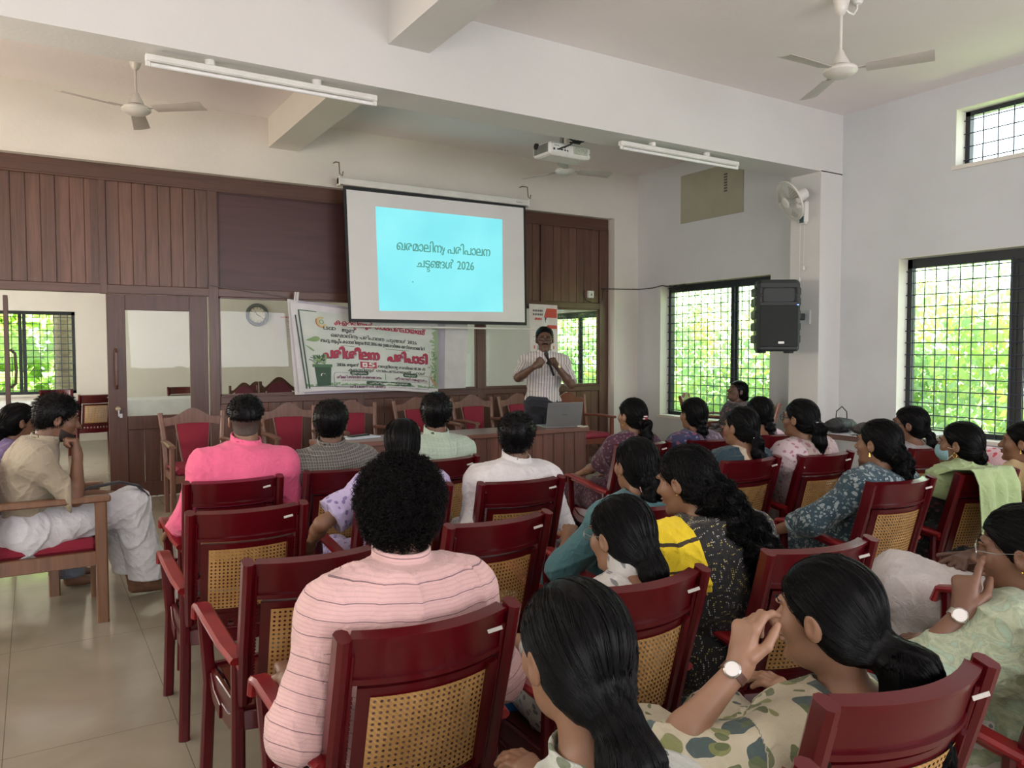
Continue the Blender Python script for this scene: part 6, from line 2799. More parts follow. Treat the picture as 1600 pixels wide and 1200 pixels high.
# ---------------------------------------------------------------- things worn
def watch(which, strap, face_c, rad=.0175):
    def go(i):
        a = i['AR'][which]
        d = nrm(a['W'] - a['E'])
        c = a['W'] - d * .022 - i['base']
        M = Vector(d).to_track_quat('Z', 'Y').to_matrix()
        r0 = (.0232 if i['s'] < .97 else .026) * i['s']
        mb = MB()
        mb.lathe([(r0, -.008), (r0 + .003, -.008), (r0 + .003, .008), (r0, .008)], 24, M, c)
        st = mb.build('wristwatch', strap, i['root'], True)
        cd = nrm(np.array([0, 0, CAMH]) - a['W'])
        cd = cd - d * float(cd @ d)
        cd = nrm(cd)
        # dial sits on the back of the wrist, turned partly to the viewer
        bk = nrm(-np.asarray(a['hn']) + cd * 1.2)
        bk = nrm(bk - d * float(bk @ d))
        Mz = Vector(bk).to_track_quat('Z', 'Y').to_matrix()
        mb = MB()
        mb.lathe([(rad, -.004), (rad, .003), (rad * .86, .005), (rad * .84, .004)], 24, Mz, c + bk * (r0 + .003))
        mb.build('watch_case', mat_plain('watch_steel', (.55, .52, .46), .25, .9), st, True)
        mb = MB()
        mb.lathe([(.0001, .0046), (rad * .84, .0044)], 24, Mz, c + bk * (r0 + .003))
        mb.build('watch_dial', face_c, st, True)
    return go


def tie_band(p, rad, mat, tube_r=.004, nm='hair_tie'):
    def go(i):
        mb = MB()
        q = A3(p)
        ring = [i['L2W'](q + A3((rad * math.cos(a), rad * .45 * math.sin(a) * .3, rad * .8 * math.sin(a)))) for a in [2 * PI * k / 16 for k in range(17)]]
        mb.tube(ring, tube_r, 8)
        mb.build(nm, mat, i['root'], True)
    return go


def clip(p, size, mat, nm='hair_clip', kind='bar'):
    def go(i):
        mb = MB()
        c = i['L2W'](p)
        if kind == 'bar':
            a, b = i['L2W'](A3(p) + A3((-size, .0, .006))), i['L2W'](A3(p) + A3((size, .0, -.004)))
            m_ = i['L2W'](A3(p) + A3((0, -.012, .004)))
            mb.bar([a, m_, b], .014, .006)
        elif kind == 'flower':
            for k in range(6):
                an = 2 * PI * k / 6
                mb.lathe([(.001, -.006), (.008, -.004), (.010, 0), (.008, .004), (.001, .006)], 10, None, i['L2W'](A3(p) + A3((.016 * math.cos(an), -.004, .016 * math.sin(an)))))
        mb.build(nm, mat, i['root'], True)
        if kind == 'flower':
            mb = MB()
            mb.lathe([(.001, -.008), (.009, -.005), (.011, 0), (.009, .005), (.001, .008)], 12, None, i['L2W'](A3(p) + A3((0, -.012, 0))))
            mb.build('clip_centre', M_uph, i['root'], True)
    return go


def drape(name, mat, path_fn, nu, nv, th=.004):
    """cloth sheet given as fn(u,v)->world point"""
    def go(i):
        V_, A_ = [], []
        mb = MB()
        b = i['base']
        mb.sheet(lambda u, v_: Vector([float(x) for x in (np.array(path_fn(i, u, v_)) - b)]), nu, nv, th)
        o = mb.build(name, mat, i['root'], True)
        me = o.data
        n = (nu + 1) * (nv + 1)
        at = me.attributes.new('pc', 'FLOAT_VECTOR', 'POINT')
        uv = [(i_ / nu * .5, j_ / nv * .9, 0) for i_ in range(nu + 1) for j_ in range(nv + 1)] * (2 if th else 1)
        at.data.foreach_set('vector', np.array(uv, F4).ravel())
    return go


def wrap(name, mat, box, clipf, inf=.028, fold=.006, seed_=3, k=.08, vv=None):
    """a shawl or sari end: an outer layer over the trunk and upper arms, limited by clipf(P,i) < 0"""
    def go(i):
        def fn(P):
            d = i['torso'](P, inf, k)
            for a in i['AR']:
                d = smin(d, d_cap(P, a['S'], (a['S'] + (a['E'] - a['S']) * .8).astype(F4), .045 * i['s'] + inf, .045 * i['s'] + inf), .06)
            d = d - folds(P, seed_, fold, .8)
            d = smax(d, -d_cap(P, (i['Sc'] + i['su'] * .02).astype(F4), (i['Sc'] + i['su'] * .3).astype(F4), .066, .075), .01)
            return smax(d, clipf(P, i), .008)
        lo = np.minimum(i['SL'], i['SR']) - .3
        hi = np.maximum(i['SL'], i['SR']) + .3
        lo[2] = box[0]
        lo_, hi_ = lo, hi
        hi_[2] += -.1
        i['child'](name, fn, mat, lo_, hi_, vv or i['v'], lambda V_: np.stack([(V_ - i['H']) @ i['tr'], (V_ - i['H']) @ i['su'], (V_ - i['H']) @ i['tf']], 1))
    return go
# ================================================================ the people
def seat(key, dy=.28, dx=0.0):
    x, y, a = CH[key]
    return (x + dx * math.cos(a) - dy * math.sin(a), y + dx * math.sin(a) + dy * math.cos(a))


def yawof(key):
    return CH[key][2]


PONY = [(0, -.085, -.02, .030), (0, -.118, -.07, .030), (0, -.118, -.16, .034), (0, -.105, -.27, .028), (0, -.095, -.35, .010)]
BRAID = [(0, -.075, -.03, .036), (0, -.100, -.10, .030), (0, -.105, -.20, .026), (0, -.098, -.32, .022), (0, -.09, -.42, .012)]
LONG = [(0, -.06, -.02, .055), (0, -.085, -.10, .060), (0, -.090, -.18, .052), (0, -.085, -.25, .022)]
wht = mat_plain('white_dial', (.78, .76, .72), .3)

# --- standing speaker
f_spk = fab('striped_shirt_fabric', 'stripe_v', [(.66, .63, .58), (.27, .22, .25)], 1.0, w=.36)
f_navy = fab('navy_trousers', 'plain', [(.010, .012, .020)])
hd_ = atY(851, 531, 6.50)
person('speaker', 'standing man with moustache in striped shirt, speaking into a microphone', (hd_.x + .03, 6.58), R(150), hd_, hs=1.10, look=(0.6, 0.2, 1.35), s=1.06, sk=3,
       top=dict(mat=f_spk, sleeve=.93, hem=.02, collar=True, loose=.018, fold=.005), lower=dict(mat=f_navy, loose=.016, k=.03, hem=.06),
       arms=(dict(w=atY(869, 571, 6.28), pole=(.9, .1, -.75), hd=(-.50, -.15, .55), hn=(-.75, -.35, -.1), curls=(1.25, 1.25, 1.25, 1.2), thumb=.9, tside=-1),
             dict(w=atY(836, 572, 6.26), pole=(-.8, .1, -.8), hd=(.55, -.1, .42), hn=(.3, .6, .1), curls=(.9, 1.0, 1.05, 1.1), thumb=.7)),
       hair=dict(style='short', th=.007, fringe=-.016, n=1300, len=.012, rad=.0011), stand=True, face=True, glasses='black', stache=True, v=.0055, seed=11, wide=1.02,
       extras=[watch(0, M_dark, mat_plain('gold_dial', (.60, .50, .25), .3, .6))])
# belt
a, b = atY(853, 552, 6.20), atY(864, 583, 6.27)
mic = MB()
ax = (b - a)
L = ax.length
mm = ax.to_track_quat('Z', 'Y').to_matrix()
mic.lathe([(.010, .035), (.016, .04), (.0155, .05), (.011, .07), (.012, L * .6), (.013, L + .02), (.010, L + .03)], 16, mm)
mo = mic.build('microphone', M_blk, smooth=True, loc=a)
tag(mo, 'black handheld microphone held by the standing man', 'microphone')
mh = MB()
mh.lathe([(.002, -.018), (.014, -.014), (.022, 0), (.024, .015), (.020, .03), (.014, .04)], 18, mm)
mh.build('microphone_grille', mat_plain('mic_mesh', (.06, .06, .065), .4, .7, bumpy=.6, bscale=500), mo, True)

# --- man in beige at the left
f_beige = fab('beige_linen', 'plain', [(.36, .31, .225)])
f_mundu = fab('white_mundu', 'plain', [(.66, .68, .72)])
hd_ = atY(90, 655, 5.06)
person('beige', 'man in beige shirt and white mundu at left edge, hand to his mouth', (-.04, 5.10), R(-90), hd_, hs=1.06, hyaw=R(-88), hpitch=R(-14), s=1.02, sk=1, slump=.03,
       top=dict(mat=f_beige, sleeve=1.10, hem=-.02, collar=True, loose=.022, fold=.007, lap=.20), lower=dict(mat=f_mundu, loose=.035, k=.12, hem=.16, fold=.008, ff=.8, name='mundu'),
       legs=dict(l=((.42, 5.25, .52), (.50, 5.28, .09), (1, 0, 0)), r=((.47, 5.02, .62), (.56, 5.05, .17), (1, .1, -.2))),
       arms=(dict(w=(.30, 5.22, .66)), dict(w=atY(121, 712, 4.96), pole=(.2, -.3, -1), hd=(-.05, .12, 1), hn=(-1, .15, .2), curls=(1.3, 1.3, 1.35, 1.3), thumb=.9)),
       hair=dict(style='short', th=.020, low=-.03, n=1500, len=.022, rad=.0012), face=True, beard=True, v=.0065, seed=12)
o = MB()
bp = [(.10, 4.93, .70), (.25, 4.90, .755), (.40, 4.92, .77), (.50, 4.96, .735), (.56, 5.0, .66)]
o.tube(bp, [.022, .026, .026, .022, .014], 8, sec=[(.35 * math.cos(2 * PI * i / 8), math.sin(2 * PI * i / 8)) for i in range(8)], up=(0, 0, 1))
tag(o.build('mundu_border', fab('black_border', 'plain', [(.012, .012, .016)]), smooth=True), 'folded black border strip lying across the white mundu on the left', 'cloth')
f_purp = fab('purple_shirt_fabric', 'plain', [(.16, .11, .25)])
f_blueg = fab('slate_skirt', 'plain', [(.13, .15, .20)])
hd_ = atY(32, 660, 5.72)
person('behind', 'person in purple top with dark tied hair, half hidden behind the man in beige', (-.26, 5.78), R(-88), hd_, hs=1.0, hyaw=R(-80), s=.94, fem=True, sk=1,
       top=dict(mat=f_purp, sleeve=.9), lower=dict(mat=f_blueg, loose=.03, k=.12, hem=.08, name='skirt'),
       hair=dict(style='pony', tail=[(0, -.08, .0, .04), (0, -.12, -.04, .045), (0, -.12, -.12, .035), (0, -.11, -.2, .015)], n=300, rad=.0016), v=.009, seed=13, face=True)
lc2 = copy_tree(lc)
lc2.location = (-.42, 5.80, 0)
tag(lc2, 'brown wooden armchair mostly hidden behind the man in beige', 'chair')

# --- rows of men on the left and middle
f_pink = fab('pink_shirt_fabric', 'plain', [(.80, .13, .26)])
f_jean = fab('pale_jeans', 'plain', [(.34, .34, .33)])
person('pink', 'man in bright pink shirt with faded haircut, seen from behind', seat('D'), yawof('D'), atY(384, 657, 4.02), hyaw=R(-12), s=1.0, wide=1.10, sk=0, slump=.03,
       top=dict(mat=f_pink, sleeve=1.9, hem=-.03, collar=True, loose=.022, fold=.007), lower=dict(mat=f_jean), arms=(dict(w=(.60, 4.20, .62), pole=(-.35, -.4, -.8)), dict(w=(1.05, 4.20, .62), pole=(.35, -.4, -.8))),
       hair=dict(style='fade', th=.014, low=.055, n=1400, len=.014, rad=.0012), v=.006, seed=14)
f_chk = fab('grey_check_fabric', 'check', [(.095, .090, .080), (.30, .29, .26), (.05, .05, .045)])
person('plaid', 'man in grey checked shirt, seen from behind left of the lavender woman', seat('E'), yawof('E'), atY(518, 662, 4.05), hyaw=R(-28), wide=1.1, sk=1,
       top=dict(mat=f_chk, sleeve=.95, hem=-.03, collar=True, loose=.02), lower=dict(mat=f_navy), hair=dict(style='short', th=.016, low=-.035, n=1500, len=.014, rad=.0012), v=.0065, seed=15)
f_lav = fab('lavender_print', 'floral', [(.46, .40, .62), (.16, .12, .30)], .5)
person('lavender', 'woman in lavender printed top with long straight hair, beyond the curly-haired man', seat('F'), yawof('F'), atY(629, 694, 3.36), hyaw=R(-25), fem=True, s=.95, wide=1.08, sk=0,
       top=dict(mat=f_lav, sleeve=.8, loose=.035, low=1.0), lower=dict(mat=f_lav, k=.1, hem=.15),
       hair=dict(style='long', ears_hidden=True, tail=LONG, tie=(0, -.07, -.16), n=900, seg=(12, .020), rad=.0012), arms=(dict(w=(1.08, 3.52, .62), pole=(-1, -.2, -.4)), None), v=.0065, seed=16)
f_pg = fab('pale_green_shirt_fabric', 'check', [(.40, .50, .39), (.46, .56, .45), (.36, .46, .37)], 1.8)
person('green', 'man in pale green shirt sitting in front of the desk', seat('G'), yawof('G'), atY(682, 648, 4.10), hyaw=R(-30), wide=1.08, sk=1,
       top=dict(mat=f_pg, sleeve=.95, collar=True, hem=-.03), lower=dict(mat=f_navy), hair=dict(style='short', th=.017, low=-.035, n=1500, len=.014, rad=.0012), v=.0065, seed=17)
f_white = fab('white_shirt_fabric', 'plain', [(.70, .68, .67)])
person('white', 'man in white shirt with short black hair, seen from behind near the middle', seat('H'), yawof('H'), atY(808, 684, 3.26), hyaw=R(-40), s=.98, wide=1.10, sk=1,
       top=dict(mat=f_white, sleeve=1.9, collar=True, loose=.025, hem=-.03, fold=.008), lower=dict(mat=f_navy), hair=dict(style='short', th=.017, low=-.04, n=1800, len=.015, rad=.0011), v=.006, seed=18,
       arms=(dict(w=(1.80, 3.42, .62), pole=(-.4, -.6, -.6)), dict(w=(2.18, 3.42, .62), pole=(.4, -.4, -.6))))
f_ps = fab('pink_striped_shirt_fabric', 'stripe_h', [(.70, .45, .43), (.52, .32, .31), (.13, .07, .085)], .72)
person('pinkstripe', 'man with curly black hair in pale pink striped shirt, nearest on the left', seat('A', .27), yawof('A'), atY(626, 800, 1.83), hyaw=R(-25), hpitch=R(-2), s=1.0, wide=1.06, sk=1, slump=.02,
       top=dict(mat=f_ps, sleeve=1.35, collar=True, loose=.024, hem=-.04, fold=.006, swap=False), lower=dict(mat=fab('black_trousers', 'plain', [(.012, .016, .018)])),
       arms=(dict(w=(.55, 1.98, .66), pole=(-.35, -.55, -.6)), dict(w=(1.0, 2.02, .68), pole=(.35, -.5, -.6))),
       hair=dict(style='curly', th=.024, low=-.055, n=5200, len=.030, rad=.0013, curl=.0055, v=.005, mat=M_hairm), beard=True, v=.005, seed=19)

# --- women on the right, back rows first
f_sari = fab('purple_sari_fabric', 'floral', [(.055, .010, .030), (.20, .14, .15)], .35)
person('maroon', 'woman in dark purple sari with flower clip in her ponytail, beside the desk', seat('W'), yawof('W'), atY(987, 650, 4.00), hyaw=R(8), fem=True, s=.95, sk=0,
       top=dict(mat=f_sari, sleeve=.7, low=1.3), lower=dict(mat=f_sari, k=.14, hem=.03, loose=.03, name='sari_skirt'),
       hair=dict(style='pony', tail=[(0, -.085, -.02, .030), (0, -.125, -.05, .034), (0, -.125, -.14, .044), (0, -.105, -.24, .044), (0, -.09, -.31, .02)], tie=(0, -.10, -.02), n=800, rad=.0014, wavy=.003, wave=.3), v=.0065, seed=20, ear='hoop',
       extras=[clip((0, -.118, -.01), .02, mat_plain('flower_petal', (.72, .55, .52), .4), 'flower_clip', 'flower'),
               wrap('sari_end', f_sari, (.50, 1), lambda P, i: (P - i['H']) @ i['tr'] - .02, .026, .008, 5)])
f_dbl = fab('dark_blue_print', 'floral', [(.03, .035, .10), (.24, .08, .12), (.20, .22, .34)], .8)
f_pmix = fab('mauve_print', 'floral', [(.13, .09, .13), (.36, .28, .33), (.05, .05, .12)], .7)
person('braid1', 'woman with thick braid, mauve print and dark blue shawl, left of far window', seat('U'), yawof('U'), atY(1083, 648, 3.93), hyaw=R(-5), fem=True, s=.95, sk=0,
       top=dict(mat=f_pmix, sleeve=.8), lower=dict(mat=f_dbl, k=.1), hair=dict(style='braid', tail=BRAID, tie=(0, -.09, -.05), n=600, rad=.0014, seg=(8, .016)), v=.007, seed=21, ear='stud',
       extras=[wrap('shawl', f_dbl, (.55, 1), lambda P, i: np.maximum((P - i['H']) @ i['tr'] + .045, -((P - i['H']) @ i['tf']) - .3), .026, .006, 6)])
f_pkw = fab('pale_pink_blouse_fabric', 'plain', [(.62, .46, .52)])
person('braid2', 'woman with braid and pale pink blouse, right of the seated woman in black flowered dress', seat('V'), yawof('V'), atY(1185, 645, 3.92), hyaw=R(8), fem=True, s=.93, sk=0,
       top=dict(mat=f_pkw, sleeve=.7, low=1.5), lower=dict(mat=f_pkw, k=.1), hair=dict(style='braid', tail=BRAID, tie=(0, -.09, -.05), n=500, rad=.0014, seg=(8, .016)), v=.0075, seed=22)
f_bfl = fab('black_flower_dress_fabric', 'floral', [(.035, .030, .033), (.24, .11, .13), (.14, .15, .15)], .8)
hd_ = atY(1152, 612, 6.05)
person('bgw', 'woman in black flowered dress sitting sideways before the far window, face in profile', (hd_.x + .02, 6.10), R(62), hd_, hs=1.05, hyaw=R(72), hpitch=R(16), fem=True, s=1.0, wide=1.15, sk=3,
       top=dict(mat=f_bfl, sleeve=1.5, loose=.03), lower=dict(mat=f_bfl, k=.12, loose=.03), hair=dict(style='bun', tail=[(0, -.07, -.01, .035), (0, -.095, -.04, .040), (0, -.09, -.06, .03)], n=350, rad=.0016), face=True, v=.0075, seed=23)
wood_chair(hd_.x + .27, 5.96, 62, 'wooden armchair holding the woman in the black flowered dress', wm=W_chr)
f_pfl = fab('faded_pink_flower_fabric', 'floral', [(.36, .29, .26), (.22, .10, .12), (.24, .21, .16)], .6)
person('glassw', 'woman with glasses in faded pink flowered dress, hair clipped back', seat('T'), yawof('T'), atY(1250, 655, 3.02), hyaw=R(8), fem=True, s=.97, wide=1.08, sk=0,
       top=dict(mat=f_pfl, sleeve=1.3, loose=.022), lower=dict(mat=f_pfl, k=.1), glasses='black',
       hair=dict(style='pony', tail=[(0, -.085, -.01, .034), (0, -.125, -.05, .036), (0, -.125, -.13, .040), (0, -.112, -.22, .036), (0, -.10, -.29, .014)], n=800, rad=.0012), v=.006, seed=24, face=True,
       extras=[clip((0, -.118, -.015), .035, mat_plain('silver_clip', (.55, .57, .60), .25, .8)), wrap('dupatta', fab('pale_pink_dupatta', 'floral', [(.50, .40, .40), (.30, .12, .16)], .55), (.55, 1), lambda P, i: -np.abs((P - i['H']) @ i['tr'] - .0) + .085, .024, .006, 7)])
f_tealk = fab('dark_teal_shawl_fabric', 'plain', [(.008, .035, .050)])
f_cream = fab('cream_blouse_fabric', 'plain', [(.55, .47, .34)])
person('tealneck', 'woman with silver hair clip, cream blouse and dark teal shawl in the middle row', seat('S'), yawof('S'), atY(1157, 668, 3.12), hyaw=R(5), fem=True, s=.94, sk=0,
       top=dict(mat=f_cream, sleeve=.6, low=1.9), lower=dict(mat=f_tealk, k=.1), hair=dict(style='pony', tail=[(0, -.085, -.02, .032), (0, -.120, -.08, .030), (0, -.118, -.16, .034), (0, -.10, -.25, .030), (0, -.09, -.31, .012)], n=800, rad=.0012, wavy=.002), v=.006, seed=25, face=True, ear='stud',
       extras=[clip((0, -.110, -.055), .032, mat_plain('silver_clip', (.55, .57, .60), .25, .8)), wrap('shawl', f_tealk, (.50, 1), lambda P, i: -np.abs((P - i['H']) @ i['tr'] + .02) + .095, .028, .008, 8)])
f_blf = fab('blue_green_flower_fabric', 'floral', [(.028, .065, .085), (.30, .36, .36), (.20, .27, .29), (.40, .43, .40)], .5)
person('blue', 'woman in blue-green flowered dress with loose wavy ponytail, hands in her lap', seat('O'), yawof('O'), atY(1372, 694, 2.25), hyaw=R(6), fem=True, s=.98, wide=1.05, sk=0,
       top=dict(mat=f_blf, sleeve=1.45, loose=.03), lower=dict(mat=f_blf, k=.12, loose=.035, hem=.04, name='kurta_skirt'), ear='drop', face=True,
       arms=(dict(w=(3.17, 2.60, .60), pole=(-1, -.1, -.6)), dict(w=(3.40, 2.60, .62), pole=(1, -.1, -.6))),
       hair=dict(style='pony', tail=[(0, -.080, -.02, .045), (0, -.115, -.08, .044), (0, -.120, -.17, .046), (.01, -.11, -.26, .042), (.02, -.10, -.33, .016)], n=1400, rad=.0011, wavy=.005, wave=.5, seg=(12, .018)), v=.0055, seed=26)
f_gry = fab('grey_paisley_fabric', 'ikat', [(.20, .20, .21), (.34, .31, .29), (.30, .36, .40)], 1.6)
person('grayw', 'woman in grey swirled print with short ponytail, sitting beside the big window', seat('Q'), yawof('Q'), atY(1421, 664, 2.83), hyaw=R(25), fem=True, s=1.0, wide=1.1, sk=1, glasses='black',
       top=dict(mat=f_gry, sleeve=1.2), lower=dict(mat=f_gry, k=.1), hair=dict(style='pony', tail=[(0, -.085, -.03, .025), (0, -.115, -.06, .022), (0, -.13, -.11, .026), (0, -.12, -.17, .016)], n=600, rad=.0012), v=.0065, seed=27, face=True)
f_bfl2 = fab('black_small_flower_fabric', 'floral', [(.018, .020, .022), (.16, .06, .07), (.06, .12, .10)], .6)
f_grn = fab('pale_green_shawl_fabric', 'plain', [(.36, .48, .23)])


def mask(i):
    def fn(P):
        q = (P - i['Hc']) @ i['HR'] / i['hs']
        d = smin(d_ell(q, (0, .040, -.045), (.064, .068, .055)), d_ell(q, (0, .085, -.035), (.025, .034, .036)), .03)
        d = np.maximum(d, q[:, 2] + .008 - .35 * (q[:, 1] - .09))
        d = np.maximum(d, -.105 - q[:, 2])
        return np.maximum(d, .038 - q[:, 1]) * i['hs']
    i['child']('face_mask', fn, mat_plain('mask_blue', (.30, .52, .58), .8, bumpy=.3, bscale=150), i['Hc'] - .14, i['Hc'] + .14, .004)
    mb = MB()
    for s_ in (-1, 1):
        for z in (-.012, -.075):
            mb.tube([i['L2W']((s_ * .066, .040, z)), i['L2W']((s_ * .076, .012, z * .5 - .01)), i['L2W']((s_ * .080, -.012, -.012))], .0012, 5)
    mb.build('mask_loop', wht, i['root'], True)


person('mask', 'woman in blue face mask with pale green shawl over her shoulders', seat('P', .22), yawof('P'), atY(1500, 695, 2.19), hyaw=R(12), fem=True, s=.98, wide=1.08, sk=0, ear='hoop', face=True,
       top=dict(mat=f_bfl2, sleeve=1.2, loose=.02), lower=dict(mat=f_bfl2, k=.12, loose=.03, hem=.04, name='skirt'),
       hair=dict(style='bun', tail=[(0, -.07, -.03, .030), (0, -.09, -.055, .032), (0, -.085, -.08, .024)], n=1100, rad=.0010), v=.0055, seed=28,
       extras=[mask, wrap('shawl', f_grn, (.62, 1), lambda P, i: np.maximum(-((P - i['H']) @ i['su']) + .25, -9), .034, .010, 9)])
x_, y_, a_ = CH['P']


def shawl_path(u, v):
    w = (-.20 + .31 * u)
    # v 0 at the shoulder, over the chair top, hanging down behind
    pts = [(w, .15, .865), (w, .05, .915), (w, -.065, .93), (w, -.105, .86), (w + .01, -.115, .70), (w + .015, -.12, .55), (w + .02, -.11, .42)]
    t = v * (len(pts) - 1)
    k = min(int(t), len(pts) - 2)
    fr = t - k
    p = [pts[k][j] * (1 - fr) + pts[k + 1][j] * fr for j in range(3)]
    p[1] += .018 * math.sin(u * 19 + 2 * v) * min(1, v * 2)
    p[0] += .012 * math.sin(v * 9) * u
    return Vector((x_ + p[0] * math.cos(a_) - p[1] * math.sin(a_), y_ + p[0] * math.sin(a_) + p[1] * math.cos(a_), p[2]))


mb = MB()
mb.sheet(shawl_path, 26, 22, .004)
o = mb.build('shawl_end', f_grn, smooth=True)
tag(o, 'long pale green shawl end hanging down behind the chair back', 'shawl')
f_yel = fab('pale_yellow_fabric', 'plain', [(.60, .46, .22)])
person('yellow', 'woman in pale yellow top with gold earring at the right picture edge', seat('R'), yawof('R'), atY(1597, 692, 2.18), hyaw=R(20), fem=True, s=.98, wide=1.05, sk=0, ear='drop', face=True,
       top=dict(mat=f_yel, sleeve=1.2, loose=.028), lower=dict(mat=f_yel, k=.1), hair=dict(style='bun', tail=[(0, -.07, -.03, .030), (0, -.09, -.06, .032), (0, -.085, -.09, .024)], n=500, rad=.0012), v=.006, seed=29)
f_teal = fab('teal_kurta_fabric', 'plain', [(.050, .150, .165)])
person('teal', 'woman in plain teal top with tied-back hair in the middle of the hall', seat('K'), yawof('K'), atY(993, 728, 2.47), hyaw=R(-4), fem=True, s=.98, wide=1.08, sk=0, slump=.01,
       top=dict(mat=f_teal, sleeve=1.3, loose=.026, fold=.005), lower=dict(mat=f_teal, k=.1, loose=.03), ear='stud',
       arms=(dict(w=(1.98, 2.72, .70), pole=(-1, -.4, -.8)), None),
       hair=dict(style='pony', tail=[(0, -.080, -.03, .045), (0, -.105, -.10, .040), (0, -.105, -.18, .044), (0, -.09, -.26, .022)], tie=(0, -.09, -.06), n=1300, rad=.0011, wavy=.003, wave=.3), v=.0055, seed=30,
       extras=[tie_band((0, -.093, -.075), .045, mat_plain('pink_tie', (.45, .22, .24), .5), .0035)])
f_bd = fab('black_dotted_fabric', 'rings', [(.010, .010, .012), (.50, .44, .10), (.46, .46, .44)], 1.0)
f_ybr = fab('bright_yellow_cloth', 'bands', [(.80, .60, .012), (.04, .03, .01)], .55, w=.10)
person('dotted', 'woman in black dress with yellow dotted rings, long wavy hair, bright yellow shawl', seat('M', .32, -.14), yawof('M'), atY(1072, 752, 1.90), hyaw=R(18), hpitch=R(-14), fem=True, s=.98, wide=1.06, sk=0, slump=.015,
       top=dict(mat=f_bd, sleeve=1.3, loose=.026, hem=-.09, lap=.4), lower=dict(mat=f_bd, k=.14, loose=.035, hem=.10, name='skirt'), ear='stud', face=True,
       hair=dict(style='long', ears_hidden=False, tail=[(.0, -.05, -.01, .060), (.01, -.10, -.10, .064), (.02, -.145, -.19, .066), (.035, -.185, -.29, .064), (.045, -.215, -.40, .054), (.045, -.235, -.49, .022)], tie=(.02, -.10, -.08), n=3200, rad=.0012, wavy=.011, wave=.9, seg=(14, .018), jit=.12), v=.005, seed=31,
       extras=[clip((0, -.092, .045), .028, mat_plain('silver_clip', (.55, .57, .60), .25, .8)),
               wrap('shawl', f_ybr, (.55, 1), lambda P, i: np.maximum((P - i['H']) @ i['tr'] + .105, -((P - i['H']) @ i['su']) + .30), .030, .010, 12)])
f_wc = fab('white_print_blouse', 'floral', [(.55, .54, .50), (.16, .17, .18)], .5)
person('wc', 'woman with silver-rimmed glasses and white collar, hair tied low', seat('J', .26), yawof('J'), atY(970, 838, 1.76), hyaw=R(8), hpitch=R(-8), fem=True, s=.96, wide=1.0, sk=2, glasses='silver', face=True, slump=.01,
       top=dict(mat=f_wc, sleeve=1.0, low=1.0, collar=True), lower=dict(mat=f_wc, k=.1),
       hair=dict(style='pony', tail=[(0, -.080, -.03, .045), (0, -.110, -.09, .038), (0, -.120, -.15, .042), (0, -.10, -.22, .026)], tie=(0, -.10, -.07), n=2200, rad=.0010, seg=(11, .016)), v=.005, seed=32)
f_fr = fab('white_green_petal_fabric', 'leafy', [(.50, .52, .46), (.05, .09, .06), (.14, .17, .10)], .8)
person('front', arms=(dict(w=(.84, 1.22, .60), pole=(-.1, -.4, -.9)), None), neckx=.06, label='nearest woman with long black ponytail and white and dark green blouse, bottom centre', hip=seat('L', .26), yaw=yawof('L'), head=atY(896, 1022, 1.02), hyaw=R(-2), hpitch=R(-6), fem=True, s=.98, sk=0, hs=1.02,
       top=dict(mat=f_fr, sleeve=1.0, collar=True), lower=dict(mat=f_fr, k=.1),
       hair=dict(style='pony', tail=[(0, -.080, -.05, .050), (0, -.112, -.085, .034), (.005, -.130, -.13, .046), (.01, -.135, -.22, .058), (.01, -.125, -.34, .056), (.01, -.12, -.42, .03)], tie=(0, -.105, -.075), n=5200, rad=.0008, seg=(13, .014), jit=.04), v=.0045, seed=33,
       extras=[tie_band((0, -.108, -.083), .034, M_dark, .006)])
f_lf = fab('cream_leaf_print', 'leafy', [(.52, .48, .34), (.025, .065, .070), (.20, .22, .07), (.10, .13, .05)], 1.25)
person('floral', neckx=.045, label='woman in cream leaf-print top with low black ponytail, watch on her raised wrist', hip=seat('N', .28), yaw=yawof('N'), head=atY(1292, 962, 1.02), hyaw=R(14), hpitch=R(-6), fem=True, s=.98, wide=1.04, sk=2, hs=1.04, face=True,
       top=dict(mat=f_lf, sleeve=1.12, loose=.028), lower=dict(mat=f_lf, k=.12, loose=.03, name='kurta_skirt'),
       arms=(dict(w=atY(1157, 1040, 1.06), pole=(-.75, .1, -.9), hd=(.28, .10, .80), hn=(.95, .0, -.2), curls=(.55, .75, 1.0, 1.1), thumb=.5, tside=-1), dict(w=(1.66, 1.26, .60), pole=(.4, -.4, -.8))),
       hair=dict(style='pony', tail=[(0, -.080, -.04, .046), (0, -.120, -.065, .036), (0, -.150, -.09, .052), (.005, -.155, -.14, .056), (.01, -.15, -.19, .050), (.02, -.17, -.23, .034), (.03, -.19, -.25, .014)], tie=(0, -.115, -.065), n=5200, rad=.0008, seg=(13, .014), jit=.04), v=.0042, seed=34,
       extras=[watch(0, mat_plain('brown_strap', (.10, .045, .03), .5), wht)])
f_kn = fab('pale_green_knit_fabric', 'ikat', [(.30, .36, .24), (.42, .48, .33), (.34, .46, .34)], 1.0)
